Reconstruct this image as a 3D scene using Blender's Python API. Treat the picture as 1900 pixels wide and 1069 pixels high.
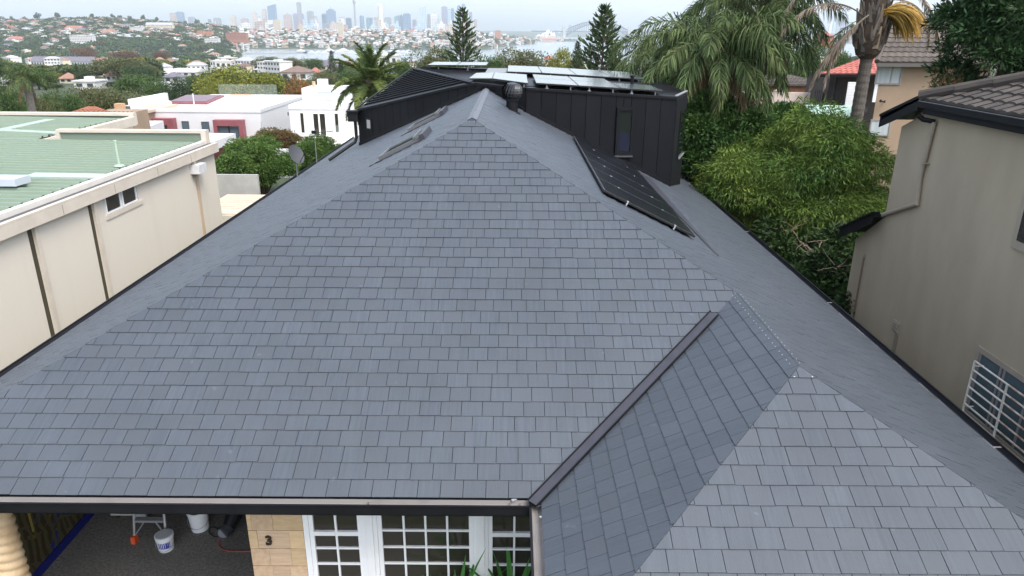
import bpy, math, random
import numpy as np
from mathutils import Matrix, Vector

# ------------------------------------------------------------------ camera, sky, sun, exposure
SC = bpy.context.scene
COL = SC.collection
for o in list(bpy.data.objects):
    bpy.data.objects.remove(o)
CAMZ = 7.9
FPX, HY, ROLL = 1332.3, 55.9, 0.0067
PITCH = math.atan((534.5 - HY) / FPX)
_F = np.array([0, math.cos(PITCH), -math.sin(PITCH)])
_U0 = np.array([0, math.sin(PITCH), math.cos(PITCH)])
_a = math.atan(ROLL)
_R = np.array([1.0, 0, 0]) * math.cos(_a) + _U0 * math.sin(_a)
_U = np.cross(_R, _F)
CAM = np.array([0, 0, CAMZ])
cd = bpy.data.cameras.new('camera')
cd.sensor_width = 36.0
cd.lens = FPX / 1900 * 36.0
cd.clip_start = 0.1
cd.clip_end = 40000
cam = bpy.data.objects.new('camera', cd)
COL.objects.link(cam)
cam.matrix_world = Matrix(((_R[0], _U[0], -_F[0], 0), (_R[1], _U[1], -_F[1], 0), (_R[2], _U[2], -_F[2], CAMZ), (0, 0, 0, 1)))
SC.camera = cam

SUN_EL, SUN_AZ = 58.0, 142.0          # degrees; azimuth clockwise from +Y (the view direction)
W = bpy.data.worlds.new('World')
SC.world = W
W.use_nodes = True
nt = W.node_tree
nt.nodes.clear()
sky = nt.nodes.new('ShaderNodeTexSky')
sky.sky_type = 'NISHITA'
sky.sun_disc = False
sky.sun_elevation = math.radians(SUN_EL)
sky.sun_rotation = math.radians(SUN_AZ)
sky.air_density = 1.0
sky.dust_density = 3.0
sky.ozone_density = 1.0
hsv = nt.nodes.new('ShaderNodeHueSaturation')   # thin overcast: the blue of the clear sky is mostly washed out
hsv.inputs['Saturation'].default_value = 0.6
hsv.inputs['Value'].default_value = 1.0
bg = nt.nodes.new('ShaderNodeBackground')
bg.inputs['Strength'].default_value = 0.15
wo = nt.nodes.new('ShaderNodeOutputWorld')
nt.links.new(sky.outputs[0], hsv.inputs['Color'])
nt.links.new(hsv.outputs[0], bg.inputs[0])
nt.links.new(bg.outputs[0], wo.inputs[0])

sl = bpy.data.lights.new('sun', 'SUN')
sl.energy = 0.95
sl.angle = math.radians(24)
sl.color = (1.0, 0.96, 0.9)
so = bpy.data.objects.new('sun', sl)
COL.objects.link(so)
_el, _az = math.radians(SUN_EL), math.radians(SUN_AZ)
_sd = Vector((math.sin(_az) * math.cos(_el), math.cos(_az) * math.cos(_el), math.sin(_el)))
so.rotation_euler = _sd.to_track_quat('Z', 'Y').to_euler()
so.location = (30, -30, 60)

SC.render.engine = 'CYCLES'
SC.view_settings.view_transform = 'Standard'
SC.view_settings.look = 'None'
SC.view_settings.gamma = 1.0
SC.view_settings.use_curve_mapping = False
SC.view_settings.exposure = 1.5
SC.cycles.use_denoising = True
SC.cycles.max_bounces = 6
SC.cycles.transparent_max_bounces = 8
SC.cycles.volume_bounces = 1
SC.cycles.caustics_reflective = False
SC.cycles.caustics_refractive = False

# ------------------------------------------------------------------ layout helpers: photo point -> place in the world
def ray(x, y):
    return _F + _R * (x - 950) / FPX + _U * (534.5 - y) / FPX
def at_y(x, y, Y):
    r = ray(x, y); return CAM + r * (Y / r[1])
def at_x(x, y, X):
    r = ray(x, y); return CAM + r * (X / r[0])
def at_z(x, y, z):
    r = ray(x, y); return CAM + r * ((z - CAMZ) / r[2])
def on_plane(x, y, p0, n):
    r = ray(x, y); p0 = np.asarray(p0, float); n = np.asarray(n, float)
    return CAM + r * (np.dot(p0 - CAM, n) / np.dot(r, n))

# ------------------------------------------------------------------ materials
MATS = {}
def mat(name, c, rough=0.6, var=0.0, vs=1.0, rnd=0.0, c2=None, stretch=(1, 1, 1), spec=0.4, metal=0.0, bump=0.0, bs=40.0, dirt=0.0, ds=0.35, alpha=None, trans=0.0, coord='pos', hue2=None, speck=0.0):
    if name in MATS:
        return MATS[name]
    m = bpy.data.materials.new(name); m.use_nodes = True
    t = m.node_tree; N = t.nodes; L = t.links
    b = N['Principled BSDF']
    b.inputs['Roughness'].default_value = rough
    b.inputs['Metallic'].default_value = metal
    b.inputs['Specular IOR Level'].default_value = spec
    col = None
    if coord == 'pos':
        g = N.new('ShaderNodeNewGeometry'); src = g.outputs['Position']
    else:
        g = N.new('ShaderNodeTexCoord'); src = g.outputs['Object']
    mp = N.new('ShaderNodeMapping'); mp.inputs['Scale'].default_value = stretch
    L.new(src, mp.inputs['Vector'])
    def noise(scale, detail=4.0, rgh=0.55, v=None):
        n = N.new('ShaderNodeTexNoise'); n.inputs['Scale'].default_value = scale
        n.inputs['Detail'].default_value = detail; n.inputs['Roughness'].default_value = rgh
        L.new(v or mp.outputs[0], n.inputs['Vector']); return n
    def mix(a, bb, f):
        x = N.new('ShaderNodeMix'); x.data_type = 'RGBA'
        for s, v in ((x.inputs[6], a), (x.inputs[7], bb)):
            if hasattr(v, 'links'): L.new(v, s)
            else: s.default_value = (*v[:3], 1)
        if hasattr(f, 'links'): L.new(f, x.inputs[0])
        else: x.inputs[0].default_value = f
        return x.outputs[2]
    c = tuple(c)
    if c2 is None:
        c2 = tuple(min(1, v * (1 + var)) for v in c); ca = tuple(v * (1 - var) for v in c)
    else:
        ca = c
    if var > 0 or c2 != ca:
        n = noise(vs)
        rp = N.new('ShaderNodeMapRange'); rp.inputs[1].default_value = 0.3; rp.inputs[2].default_value = 0.7
        L.new(n.outputs['Fac'], rp.inputs[0])
        col = mix(ca, c2, rp.outputs[0])
    if rnd > 0:
        gi = N.new('ShaderNodeNewGeometry'); oi = N.new('ShaderNodeObjectInfo')
        ad = N.new('ShaderNodeMath'); ad.operation = 'ADD'
        L.new(gi.outputs['Random Per Island'], ad.inputs[0]); L.new(oi.outputs['Random'], ad.inputs[1])
        fr = N.new('ShaderNodeMath'); fr.operation = 'FRACT'; L.new(ad.outputs[0], fr.inputs[0])
        mr = N.new('ShaderNodeMapRange'); mr.inputs[3].default_value = 1 - rnd; mr.inputs[4].default_value = 1 + rnd
        L.new(fr.outputs[0], mr.inputs[0])
        if hue2 is not None:
            f2 = N.new('ShaderNodeMath'); f2.operation = 'MULTIPLY'; f2.inputs[1].default_value = 7.31
            L.new(fr.outputs[0], f2.inputs[0])
            f3 = N.new('ShaderNodeMath'); f3.operation = 'FRACT'; L.new(f2.outputs[0], f3.inputs[0])
            col = mix(col if col is not None else c, hue2, f3.outputs[0])
        vm = N.new('ShaderNodeVectorMath'); vm.operation = 'SCALE'
        if col is None:
            vm.inputs[0].default_value = c
        else:
            L.new(col, vm.inputs[0])
        L.new(mr.outputs[0], vm.inputs['Scale']); col = vm.outputs[0]
    if dirt > 0:
        n2 = noise(ds, 6.0, 0.65)
        r2 = N.new('ShaderNodeMapRange'); r2.inputs[1].default_value = 0.45; r2.inputs[2].default_value = 0.75
        r2.inputs[4].default_value = dirt
        L.new(n2.outputs['Fac'], r2.inputs[0])
        col = mix(col if col is not None else c, tuple(v * 0.45 for v in c), r2.outputs[0])
    if speck > 0:
        n5 = noise(7.0, 2.0, .5, src); r5 = N.new('ShaderNodeMapRange'); r5.inputs[1].default_value = .735; r5.inputs[2].default_value = .76; r5.inputs[4].default_value = speck
        L.new(n5.outputs['Fac'], r5.inputs[0]); col = mix(col if col is not None else c, tuple(min(1, v * 2.2) for v in c), r5.outputs[0])
        n6 = noise(.8, 5.0, .6, src); r6 = N.new('ShaderNodeMapRange'); r6.inputs[1].default_value = .3; r6.inputs[2].default_value = .7; r6.inputs[3].default_value = .92; r6.inputs[4].default_value = 1.08
        v6 = N.new('ShaderNodeVectorMath'); v6.operation = 'SCALE'; L.new(n6.outputs['Fac'], r6.inputs[0]); L.new(col, v6.inputs[0]); L.new(r6.outputs[0], v6.inputs['Scale']); col = v6.outputs[0]
    if col is None:
        b.inputs['Base Color'].default_value = (*c, 1)
    else:
        L.new(col, b.inputs['Base Color'])
    if bump > 0:
        n3 = noise(bs, 3.0)
        bp = N.new('ShaderNodeBump'); bp.inputs['Strength'].default_value = bump; bp.inputs['Distance'].default_value = 0.02
        L.new(n3.outputs['Fac'], bp.inputs['Height']); L.new(bp.outputs[0], b.inputs['Normal'])
    if alpha is not None:
        b.inputs['Alpha'].default_value = alpha
    if trans > 0:
        b.inputs['Transmission Weight'].default_value = trans
    MATS[name] = m
    return m

def leafmat(name, c, c2, tr=0.25, rnd=0.35):
    if name in MATS:
        return MATS[name]
    m = mat(name, c, rough=0.6, c2=c2, vs=0.9, rnd=rnd, spec=0.25)
    N = m.node_tree.nodes; L = m.node_tree.links
    b = N['Principled BSDF']; out = N['Material Output']
    td = N.new('ShaderNodeBsdfTranslucent'); ms = N.new('ShaderNodeMixShader'); ms.inputs[0].default_value = tr
    lk = b.inputs['Base Color'].links
    if lk: L.new(lk[0].from_socket, td.inputs['Color'])
    else: td.inputs['Color'].default_value = (*c, 1)
    L.new(b.outputs[0], ms.inputs[1]); L.new(td.outputs[0], ms.inputs[2]); L.new(ms.outputs[0], out.inputs['Surface'])
    return m

# ------------------------------------------------------------------ mesh helpers
class MB:
    def __init__(s):
        s.v = []; s.f = []; s.m = []
    def add(s, vs, fs, mi=0):
        k = len(s.v); s.v.extend([tuple(map(float, p)) for p in vs])
        s.f.extend([tuple(i + k for i in f) for f in fs]); s.m.extend([mi] * len(fs)); return s
    def hexa(s, b4, t4, mi=0):
        return s.add(list(b4) + list(t4), [(3, 2, 1, 0), (4, 5, 6, 7), (0, 1, 5, 4), (1, 2, 6, 5), (2, 3, 7, 6), (3, 0, 4, 7)], mi)
    def box(s, x0, x1, y0, y1, z0, z1, mi=0):
        return s.hexa([(x0, y0, z0), (x1, y0, z0), (x1, y1, z0), (x0, y1, z0)], [(x0, y0, z1), (x1, y0, z1), (x1, y1, z1), (x0, y1, z1)], mi)
    def obox(s, p, ux, uy, uz, lx, ly, lz, mi=0):
        p, ux, uy, uz = (np.asarray(q, float) for q in (p, ux, uy, uz))
        q = lambda a, b, c: p + ux * a * lx + uy * b * ly + uz * c * lz
        return s.hexa([q(0, 0, 0), q(1, 0, 0), q(1, 1, 0), q(0, 1, 0)], [q(0, 0, 1), q(1, 0, 1), q(1, 1, 1), q(0, 1, 1)], mi)
    def slab(s, poly, off, mi=0):
        n = len(poly); a = [np.asarray(p, float) for p in poly]; b = [p + np.asarray(off, float) for p in a]
        fs = [tuple(range(n - 1, -1, -1)), tuple(range(n, 2 * n))] + [(i, (i + 1) % n, n + (i + 1) % n, n + i) for i in range(n)]
        return s.add(a + b, fs, mi)
    def tube(s, pts, r, n=8, mi=0, cap=True):
        P = [np.asarray(p, float) for p in pts]; R = r if hasattr(r, '__len__') else [r] * len(P)
        vs = []; up = None
        for i, p in enumerate(P):
            d = P[min(i + 1, len(P) - 1)] - P[max(i - 1, 0)]; d = d / (np.linalg.norm(d) + 1e-9)
            if up is None:
                up = np.array([0, 0, 1.0]) if abs(d[2]) < 0.9 else np.array([1.0, 0, 0])
            a = np.cross(d, up); a /= np.linalg.norm(a) + 1e-9; b = np.cross(a, d); up = b
            for k in range(n):
                t = 2 * math.pi * k / n; vs.append(p + (a * math.cos(t) + b * math.sin(t)) * R[i])
        fs = [(i * n + k, i * n + (k + 1) % n, (i + 1) * n + (k + 1) % n, (i + 1) * n + k) for i in range(len(P) - 1) for k in range(n)]
        if cap:
            fs += [tuple(range(n - 1, -1, -1)), tuple((len(P) - 1) * n + k for k in range(n))]
        return s.add(vs, fs, mi)
    def lathe(s, c, prof, n=20, mi=0, a0=0.0, squash=1.0):
        c = np.asarray(c, float); vs = []
        for r, z in prof:
            for k in range(n):
                t = a0 + 2 * math.pi * k / n; vs.append(c + np.array([r * math.cos(t), r * math.sin(t) * squash, z]))
        fs = [(i * n + k, i * n + (k + 1) % n, (i + 1) * n + (k + 1) % n, (i + 1) * n + k) for i in range(len(prof) - 1) for k in range(n)]
        fs += [tuple(range(n - 1, -1, -1)), tuple((len(prof) - 1) * n + k for k in range(n))]
        return s.add(vs, fs, mi)
    def build(s, name, mats, parent=None, smooth=False):
        me = bpy.data.meshes.new(name); me.from_pydata(s.v, [], s.f)
        if not isinstance(mats, (list, tuple)): mats = [mats]
        for m in mats: me.materials.append(m)
        if len(mats) > 1: me.polygons.foreach_set('material_index', s.m)
        if smooth: me.polygons.foreach_set('use_smooth', [True] * len(me.polygons))
        me.update()
        return link(name, me, parent)

def link(name, me, parent=None):
    o = bpy.data.objects.new(name, me); COL.objects.link(o)
    if parent is not None:
        o.parent = parent
        if parent.type == 'EMPTY': o.matrix_parent_inverse = Matrix.Translation(-parent.location)
    return o
def npmesh(name, v, f, mats, mi=None, smooth=False):
    me = bpy.data.meshes.new(name); v = np.asarray(v, np.float32); f = np.asarray(f, np.int32); k = f.shape[1]
    me.vertices.add(len(v)); me.vertices.foreach_set('co', v.ravel())
    me.loops.add(f.size); me.loops.foreach_set('vertex_index', f.ravel())
    me.polygons.add(len(f)); me.polygons.foreach_set('loop_start', np.arange(0, f.size, k, dtype=np.int32))
    me.polygons.foreach_set('loop_total', np.full(len(f), k, np.int32))
    if not isinstance(mats, (list, tuple)): mats = [mats]
    for m in mats: me.materials.append(m)
    if mi is not None: me.polygons.foreach_set('material_index', np.asarray(mi, np.int32))
    if smooth: me.polygons.foreach_set('use_smooth', np.ones(len(f), bool))
    me.update(calc_edges=True); me.validate()
    return me
def tag(o, label=None, cat=None, group=None, kind=None):
    for k, v in (('label', label), ('category', cat), ('group', group), ('kind', kind)):
        if v: o[k] = v
    return o
def thing(name, loc, label, cat, group=None):
    o = bpy.data.objects.new(name, None); COL.objects.link(o); o.location = Vector([float(q) for q in loc]); o.empty_display_size = 0.2
    return tag(o, label, cat, group)
def copy_tree(root, loc, rz=0.0, sc=1.0, label=None, group=None):
    r = root.copy(); COL.objects.link(r); r.location = Vector([float(q) for q in loc]); r.rotation_euler = (0, 0, rz)
    r.scale = (sc, sc, sc) if not hasattr(sc, '__len__') else sc
    if label: r['label'] = label
    if group: r['group'] = group
    for ch in list(root.children):
        c = ch.copy(); COL.objects.link(c); c.parent = r
        for g in list(ch.children):
            d = g.copy(); COL.objects.link(d); d.parent = c
    return r
def nrm(v):
    v = np.asarray(v, float); return v / np.linalg.norm(v)
def quads_of_leaves(c, d, L, Wd, rng, flat=None):
    """c (n,3) leaf bases, d (n,3) leaf directions -> diamond leaves"""
    n = len(c); d = d / (np.linalg.norm(d, axis=1, keepdims=True) + 1e-9)
    r = rng.normal(size=(n, 3)) if flat is None else np.tile(flat, (n, 1)) + rng.normal(size=(n, 3)) * 0.3
    s = np.cross(d, r); s /= np.linalg.norm(s, axis=1, keepdims=True) + 1e-9
    L = np.broadcast_to(L, (n,))[:, None]; Wd = np.broadcast_to(Wd, (n,))[:, None]
    v = np.stack([c, c + d * L * 0.45 + s * Wd * 0.5, c + d * L, c + d * L * 0.45 - s * Wd * 0.5], 1).reshape(-1, 3)
    return v, np.arange(4 * n).reshape(n, 4)
def np_tube(P, R, n=6):
    m = MB().tube(P, R, n, cap=False); return np.array(m.v), np.array(m.f)
def join(parts):
    """[(v,f,mi)] -> v,f,mi"""
    V = []; F = []; Mi = []; k = 0
    for v, f, mi in parts:
        V.append(v); F.append(f + k); Mi.append(np.full(len(f), mi)); k += len(v)
    return np.vstack(V), np.vstack(F), np.concatenate(Mi)
# ------------------------------------------------------------------ terrain, water, haze
SEA = -57.0
def sstep(x):
    x = np.clip(x, 0, 1); return x * x * (3 - 2 * x)
def elev(X, Y):
    X = np.asarray(X, float); Y = np.asarray(Y, float); Yc = np.maximum(Y, 1.0)
    u = np.clip(950 + 1415 * X / Yc, -900, 2800)
    near = np.where(Y < 40, -0.35, np.where(Y < 62, -0.35 - 4.65 * sstep((Y - 40) / 22), -5 - 0.0373 * (Y - 62)))
    near = near + 15 * np.exp(-((u - 1700) / 260) ** 2) * sstep((Y - 90) / 160) * (1 - sstep((Y - 450) / 700))
    # the hill across the bay on the left, and the headland in the middle
    wl = 1 - sstep((u - 400) / 60)
    Ys = wl * 1250 + (1 - wl) * (2383 + 1350 * sstep((u - 880) / 115))
    zs = wl * -48 + (1 - wl) * -60
    Yt = wl * 2500 + (1 - wl) * (3450 + 500 * sstep((u - 880) / 115))
    zt = np.interp(u, [-900, -200, 0, 50, 100, 200, 300, 400, 480, 600, 700, 800, 880, 930, 990, 1000], [20, 20, 25, 18, 25, 29, 18, 6, -2, -3, -3, -3, -8, -22, -50, -62])
    far = zs + (zt - zs) * sstep((Y - Ys) / (Yt - Ys))
    far = np.where(Y > Yt, zt + (np.minimum(zt, -32) - zt) * sstep((Y - Yt - 100) / 900), far)
    far = np.where(u < 1010, far, -62)
    lowl = np.where((u < 440) & (Y > 900), -48 - 9 * sstep((u - 380) / 60), -62)
    pt = np.where((u > 945) & (u < 1085), -62 + 14 * sstep((Y - 4680) / 60) * (1 - sstep((Y - 5400) / 200)) * sstep((u - 945) / 12) * (1 - sstep((u - 1060) / 25)), -62)
    ns0 = 7200 - 3000 * sstep((u - 1190) / 80)
    north = -62 + 55 * sstep((Y - ns0) / 2200)
    z = np.maximum.reduce([near, far, lowl, pt, north])
    return np.maximum(z, -60.5)
def hit(x, y, tmin=30, tmax=12000):
    """where the line of sight through a photo point meets the ground"""
    r = ray(x, y); t = np.geomspace(tmin, tmax, 3000)
    P = CAM + r * t[:, None]; below = P[:, 2] < np.maximum(elev(P[:, 0], P[:, 1]), SEA)
    if not below.any(): return None
    return P[np.argmax(below)]

ys = np.concatenate([np.linspace(-60, 30, 10), np.geomspace(36, 14000, 230)])
ss = np.linspace(-1, 1, 200)
YY, SSs = np.meshgrid(ys, ss, indexing='ij')
XX = SSs * np.maximum(80, 0.95 * YY)
ZZ = elev(XX, YY)
_rng = np.random.default_rng(5)
ZZ = ZZ + _rng.normal(size=ZZ.shape) * np.clip((YY - 80) / 1500, 0, 1.2) * (ZZ > -56)
v = np.stack([XX, YY, ZZ], -1).reshape(-1, 3)
n0, n1 = XX.shape
ii, jj = np.meshgrid(np.arange(n0 - 1), np.arange(n1 - 1), indexing='ij')
k = (ii * n1 + jj).ravel()
f = np.stack([k, k + 1, k + n1 + 1, k + n1], 1)
M_ground = mat('ground_earth_grass', (0.032, 0.052, 0.022), 0.9, c2=(0.07, 0.075, 0.042), vs=0.02, dirt=0.4, ds=0.006)
g = link('ground', npmesh('ground', v, f, M_ground, smooth=True)); g['kind'] = 'structure'

M_water = mat('harbour_water', (0.10, 0.14, 0.16), 0.16, c2=(0.13, 0.17, 0.19), vs=0.004, spec=0.5, bump=0.3, bs=0.25)
wv = np.array([(-14000, 700, SEA), (14000, 700, SEA), (14000, 14000, SEA), (-14000, 14000, SEA)], float)
wt = link('harbour_water', npmesh('harbour_water', wv, [[0, 1, 2, 3]], M_water)); wt['kind'] = 'structure'

hz = MB().box(-15500, 15500, -150, 15200, -63.5, 420).build('haze', mat('haze_air', (0.8, 0.9, 1.0)))
hz['kind'] = 'stuff'
hm = hz.data.materials[0]; hm.node_tree.nodes.clear()
_pv = hm.node_tree.nodes.new('ShaderNodeVolumePrincipled'); _ho = hm.node_tree.nodes.new('ShaderNodeOutputMaterial')
_pv.inputs['Color'].default_value = (0.86, 0.94, 1.0, 1)
_pv.inputs['Density'].default_value = 0.000085
_pv.inputs['Anisotropy'].default_value = 0.2
hm.node_tree.links.new(_pv.outputs[0], _ho.inputs['Volume'])
# ------------------------------------------------------------------ the slate roofed house
EZ = 2.9                                   # eave height above the porch floor
D0, XR, XL, XV, YW = 6.857, 6.162, -7.704, 0.349, 4.453
TP = math.tan(math.radians(26.27)); CP = math.cos(math.radians(26.27)); SP = math.sin(math.radians(26.27))
XC = (XL + XR) / 2; HW = (XR - XL) / 2; RZ = EZ + HW * TP
WH = (XR - XV) / 2; WX = (XR + XV) / 2; WZ = EZ + WH * TP
YB = 27.0                                  # rear end of the main ridge
house = thing('slate_house', (XC, 14, 0), 'large house with grey slate hip roof and black metal clad upper storey, in the foreground', 'house')

M_slate = mat('slate', (0.050, 0.0605, 0.075), 0.5, c2=(0.066, 0.0785, 0.094), vs=2.0, stretch=(13, .7, .7), rnd=0.045, spec=0.38, bump=0.2, bs=18, hue2=(0.058, 0.067, 0.080), speck=.35)
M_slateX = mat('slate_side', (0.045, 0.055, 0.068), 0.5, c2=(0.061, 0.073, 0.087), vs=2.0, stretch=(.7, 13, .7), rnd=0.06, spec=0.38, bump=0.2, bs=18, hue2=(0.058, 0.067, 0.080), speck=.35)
M_under = mat('roof_underlay', (0.008, 0.008, 0.009), 0.95, spec=0.1)
M_black = mat('black_steel', (0.009, 0.0095, 0.0115), 0.5, var=0.25, vs=3, spec=0.16, rnd=0.06)
M_char = mat('charcoal_cladding', (0.0095, 0.010, 0.0125), 0.55, var=0.15, vs=2, rnd=0.18, spec=0.12, bump=0.12, bs=3)
M_flash = mat('lead_flashing', (0.036, 0.036, 0.046), 0.45, var=0.2, vs=4, spec=0.5)
M_gutin = mat('gutter_lining', (0.235, 0.222, 0.215), 0.5, var=0.18, vs=2.5, dirt=0.35, ds=2.5)
M_screw = mat('bright_fixing', (0.42, 0.44, 0.47), 0.35, metal=0.3)

# roof planes: outline in (u along the eave, v up the slope)
def plane(o, U, V, N, poly):
    return dict(o=np.array(o, float), U=np.array(U, float), V=np.array(V, float), N=np.array(N, float), poly=[np.array(p, float) for p in poly])
S = lambda run: run / CP
PL = dict(
    front=plane((0, D0, EZ), (1, 0, 0), (0, CP, SP), (0, -SP, CP), [(XL, 0), (XV, 0), (WX, S(WH)), (XC, S(HW))]),
    right=plane((XR, 0, EZ), (0, 1, 0), (-CP, 0, SP), (SP, 0, CP), [(YW, 0), (YB, 0), (YB, S(HW)), (D0 + HW, S(HW)), (D0 + WH, S(WH)), (YW + WH, S(WH))]),
    left=plane((XL, 0, EZ), (0, -1, 0), (CP, 0, SP), (-SP, 0, CP), [(-36, 0), (-D0, 0), (-D0 - HW, S(HW)), (-YB, S(HW)), (-36, S(HW) - 3.2)]),
    wing_left=plane((XV, 0, EZ), (0, -1, 0), (CP, 0, SP), (-SP, 0, CP), [(-D0, 0), (-YW, 0), (-YW - WH, S(WH)), (-D0 - WH, S(WH))]),
    wing_front=plane((0, YW, EZ), (1, 0, 0), (0, CP, SP), (0, -SP, CP), [(XV, 0), (XR, 0), (WX, S(WH))]),
)
def clip(poly, cp):
    """clip polygon by convex or concave-safe half planes of a CCW outline (list of edges)"""
    out = poly
    for a, b in cp:
        e = b - a; res = []
        for i in range(len(out)):
            p, q = out[i], out[(i + 1) % len(out)]
            dp = e[0] * (p[1] - a[1]) - e[1] * (p[0] - a[0]); dq = e[0] * (q[1] - a[1]) - e[1] * (q[0] - a[0])
            if dp >= 0: res.append(p)
            if dp * dq < 0: res.append(p + (q - p) * dp / (dp - dq))
        out = res
        if len(out) < 3: return []
    return out
def world(pl, u, v, h=0.0):
    return pl['o'] + pl['U'] * u + pl['V'] * v + pl['N'] * h
# convex pieces of each outline that slates are trimmed to (the right plane is L-shaped)
def edges(poly): return [(poly[i], poly[(i + 1) % len(poly)]) for i in range(len(poly))]
CONV = {k: [p['poly']] for k, p in PL.items()}
A2 = lambda *q: [np.array(p, float) for p in q]
CONV['right'] = [A2((YW, 0), (D0 + WH, 0), (D0 + WH, S(WH)), (YW + WH, S(WH))),
                 A2((D0 + WH, 0), (YB, 0), (YB, S(HW)), (D0 + HW, S(HW)), (D0 + WH, S(WH)))]
def shoelace(p):
    return 0.5 * sum(p[i][0] * p[(i + 1) % len(p)][1] - p[(i + 1) % len(p)][0] * p[i][1] for i in range(len(p)))
SLATES = []        # (plane key, top verts, bottom-edge lift...)
def slates(key, w=0.2595, e=0.2195, gap=0.0065, seed=1, lift=0.0105):
    pl = PL[key]; rg = random.Random(seed)
    P = pl['poly']; u0 = min(p[0] for p in P); u1 = max(p[0] for p in P); v1 = max(p[1] for p in P)
    nr = int(v1 / e) + 1
    for r in range(nr):
        va, vb = r * e, (r + 1) * e + 0.012
        off = (r % 2) * w * 0.5 + rg.uniform(-0.05, 0.05) * w
        u = u0 - w + off
        while u < u1:
            ww = w * rg.choice([1, 1, 1, 1, 1, 1.0, 1.22, 0.8]) if rg.random() < 0.25 else w
            jit = rg.uniform(-0.0025, 0.0025); sag = rg.uniform(-0.0025, 0.003)
            q = A2((u + gap / 2, va + sag), (u + ww - gap / 2, va + sag + rg.uniform(-0.002, 0.002)), (u + ww - gap / 2, vb), (u + gap / 2, vb))
            for cp in CONV[key]:
                if shoelace(cp) < 0: cp = cp[::-1]
                c = clip(q, edges(cp))
                if len(c) >= 3 and abs(shoelace(c)) > 0.0002:
                    hh = lambda v: 0.004 + lift * (1 - (v - va) / (vb - va)) + jit * (1 - (v - va) / (vb - va))
                    top = [world(pl, p[0], p[1], hh(p[1])) for p in c]
                    bot = [world(pl, p[0], p[1], max(0.0005, hh(p[1]) - 0.009)) for p in c]
                    SLATES.append((key, top, bot))
            u += ww
for i, kk in enumerate(('front', 'wing_left', 'wing_front', 'right', 'left')):
    slates(kk, seed=11 + i, **(dict(gap=.009, lift=.016) if kk in ('right', 'left') else {}))
M_roofs = MB()
for kk, p in PL.items():
    M_roofs.slab([world(p, q[0], q[1], -0.02) for q in p['poly']], -p['N'] * 0.05)
roof = M_roofs.build('roof', M_under, house)
# the slates that show largest are single sub-parts, the rest are joined per slope
def px_size(top):
    c = np.mean(top, 0) - CAM; zc = c @ _F
    if zc < 0.5: return 0
    x, y = 950 + FPX * (c @ _R) / zc, 534.5 - FPX * (c @ _U) / zc
    if not (-30 < x < 1930 and -30 < y < 1099): return 0
    a = np.array([[(p - CAM) @ _R, (p - CAM) @ _U] for p in top]) / np.array([[(p - CAM) @ _F] for p in top])
    return abs(0.5 * np.sum(a[:, 0] * np.roll(a[:, 1], -1) - np.roll(a[:, 0], -1) * a[:, 1]))
order = sorted(range(len(SLATES)), key=lambda i: -px_size(SLATES[i][1]))
single = set(order[:300])
def slate_faces(top, bot):
    n = len(top)
    return [tuple(range(n))] + [(i, n + i, n + (i + 1) % n, (i + 1) % n) for i in range(n)]
rest = {}
for i, (kk, top, bot) in enumerate(SLATES):
    mt_ = M_slate if kk in ('front', 'wing_front') else M_slateX
    if i in single:
        c = np.mean(top, 0); me = bpy.data.meshes.new('slate')
        me.from_pydata([tuple(p - c) for p in top] + [tuple(p - c) for p in bot], [], slate_faces(top, bot)); me.materials.append(mt_); me.update()
        o = bpy.data.objects.new('slate', me); COL.objects.link(o); o.parent = roof; o.location = c
    else:
        rest.setdefault(kk, MB()).add(list(top) + list(bot), slate_faces(top, bot))
for kk, m in rest.items():
    o = m.build('slate_courses', M_slate if kk in ('front', 'wing_front') else M_slateX, roof); o['kind'] = 'stuff'

# valley, ridge, hips, gutters
def strip(a, b, side, up, w, t, name, mt_, parent=roof):
    a, b = np.asarray(a, float), np.asarray(b, float); d = nrm(b - a)
    return MB().obox(a - np.asarray(side) * w / 2, d, np.asarray(side, float), np.asarray(up, float), np.linalg.norm(b - a), w, t).build(name, mt_, parent)
va = np.array([XV - 0.10, D0 - 0.10, EZ + 0.0]); vd = nrm((1, 1, TP)); vs_ = nrm((1, -1, 0)); vu = np.cross(vs_, vd); vu = vu if vu[2] > 0 else -vu
vl = (WH - 0.33) * math.sqrt(2 + TP * TP)
m = MB()
m.obox(va - vs_ * 0.06 + vu * 0.012, vd, vs_, vu, vl, 0.12, 0.010)
m.build('valley_flashing', M_flash, roof)
m = MB(); m.obox(va - vs_ * 0.078 + vu * 0.005, vd, vs_, vu, vl + .03, 0.018, 0.026); m.obox(va + vs_ * 0.06 + vu * 0.005, vd, vs_, vu, vl, 0.016, 0.024)
m.build('valley_lip', M_black, roof)
m = MB()
for sx in (-1, 1):
    m.obox((XC, D0 + HW - 0.03, RZ + 0.022), (0, 1, 0), nrm((sx, 0, -TP)), nrm((sx * TP, 0, 1)), YB - D0 - HW, 0.10, 0.008)
m.build('ridge_capping', mat('ridge_lead', (0.095, 0.105, 0.12), 0.5, var=0.15, vs=5), roof)
def fixing(pl, u, v, r=0.006):
    MB().lathe(world(pl, u, v, 0.015), [(r, 0), (r, 0.006), (r * .5, 0.01)], 8).build('fixing', M_screw, roof)
for sx in (-1, 1):
    fixing(PL['front'], XC + sx * 0.045, S(HW) - 0.12); fixing(PL['wing_front'], WX + sx * 0.1, S(WH) - 0.16, .010)
Lr = D0 - YW
for i in range(10):
    yy = YW + WH + 0.1 + i * (Lr - 0.25) / 9
    for du in (0.0, 0.10):
        fixing(PL['wing_left'], -yy - du, S(WH) - .07); fixing(PL['right'], yy + du, S(WH) - .042)

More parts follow.
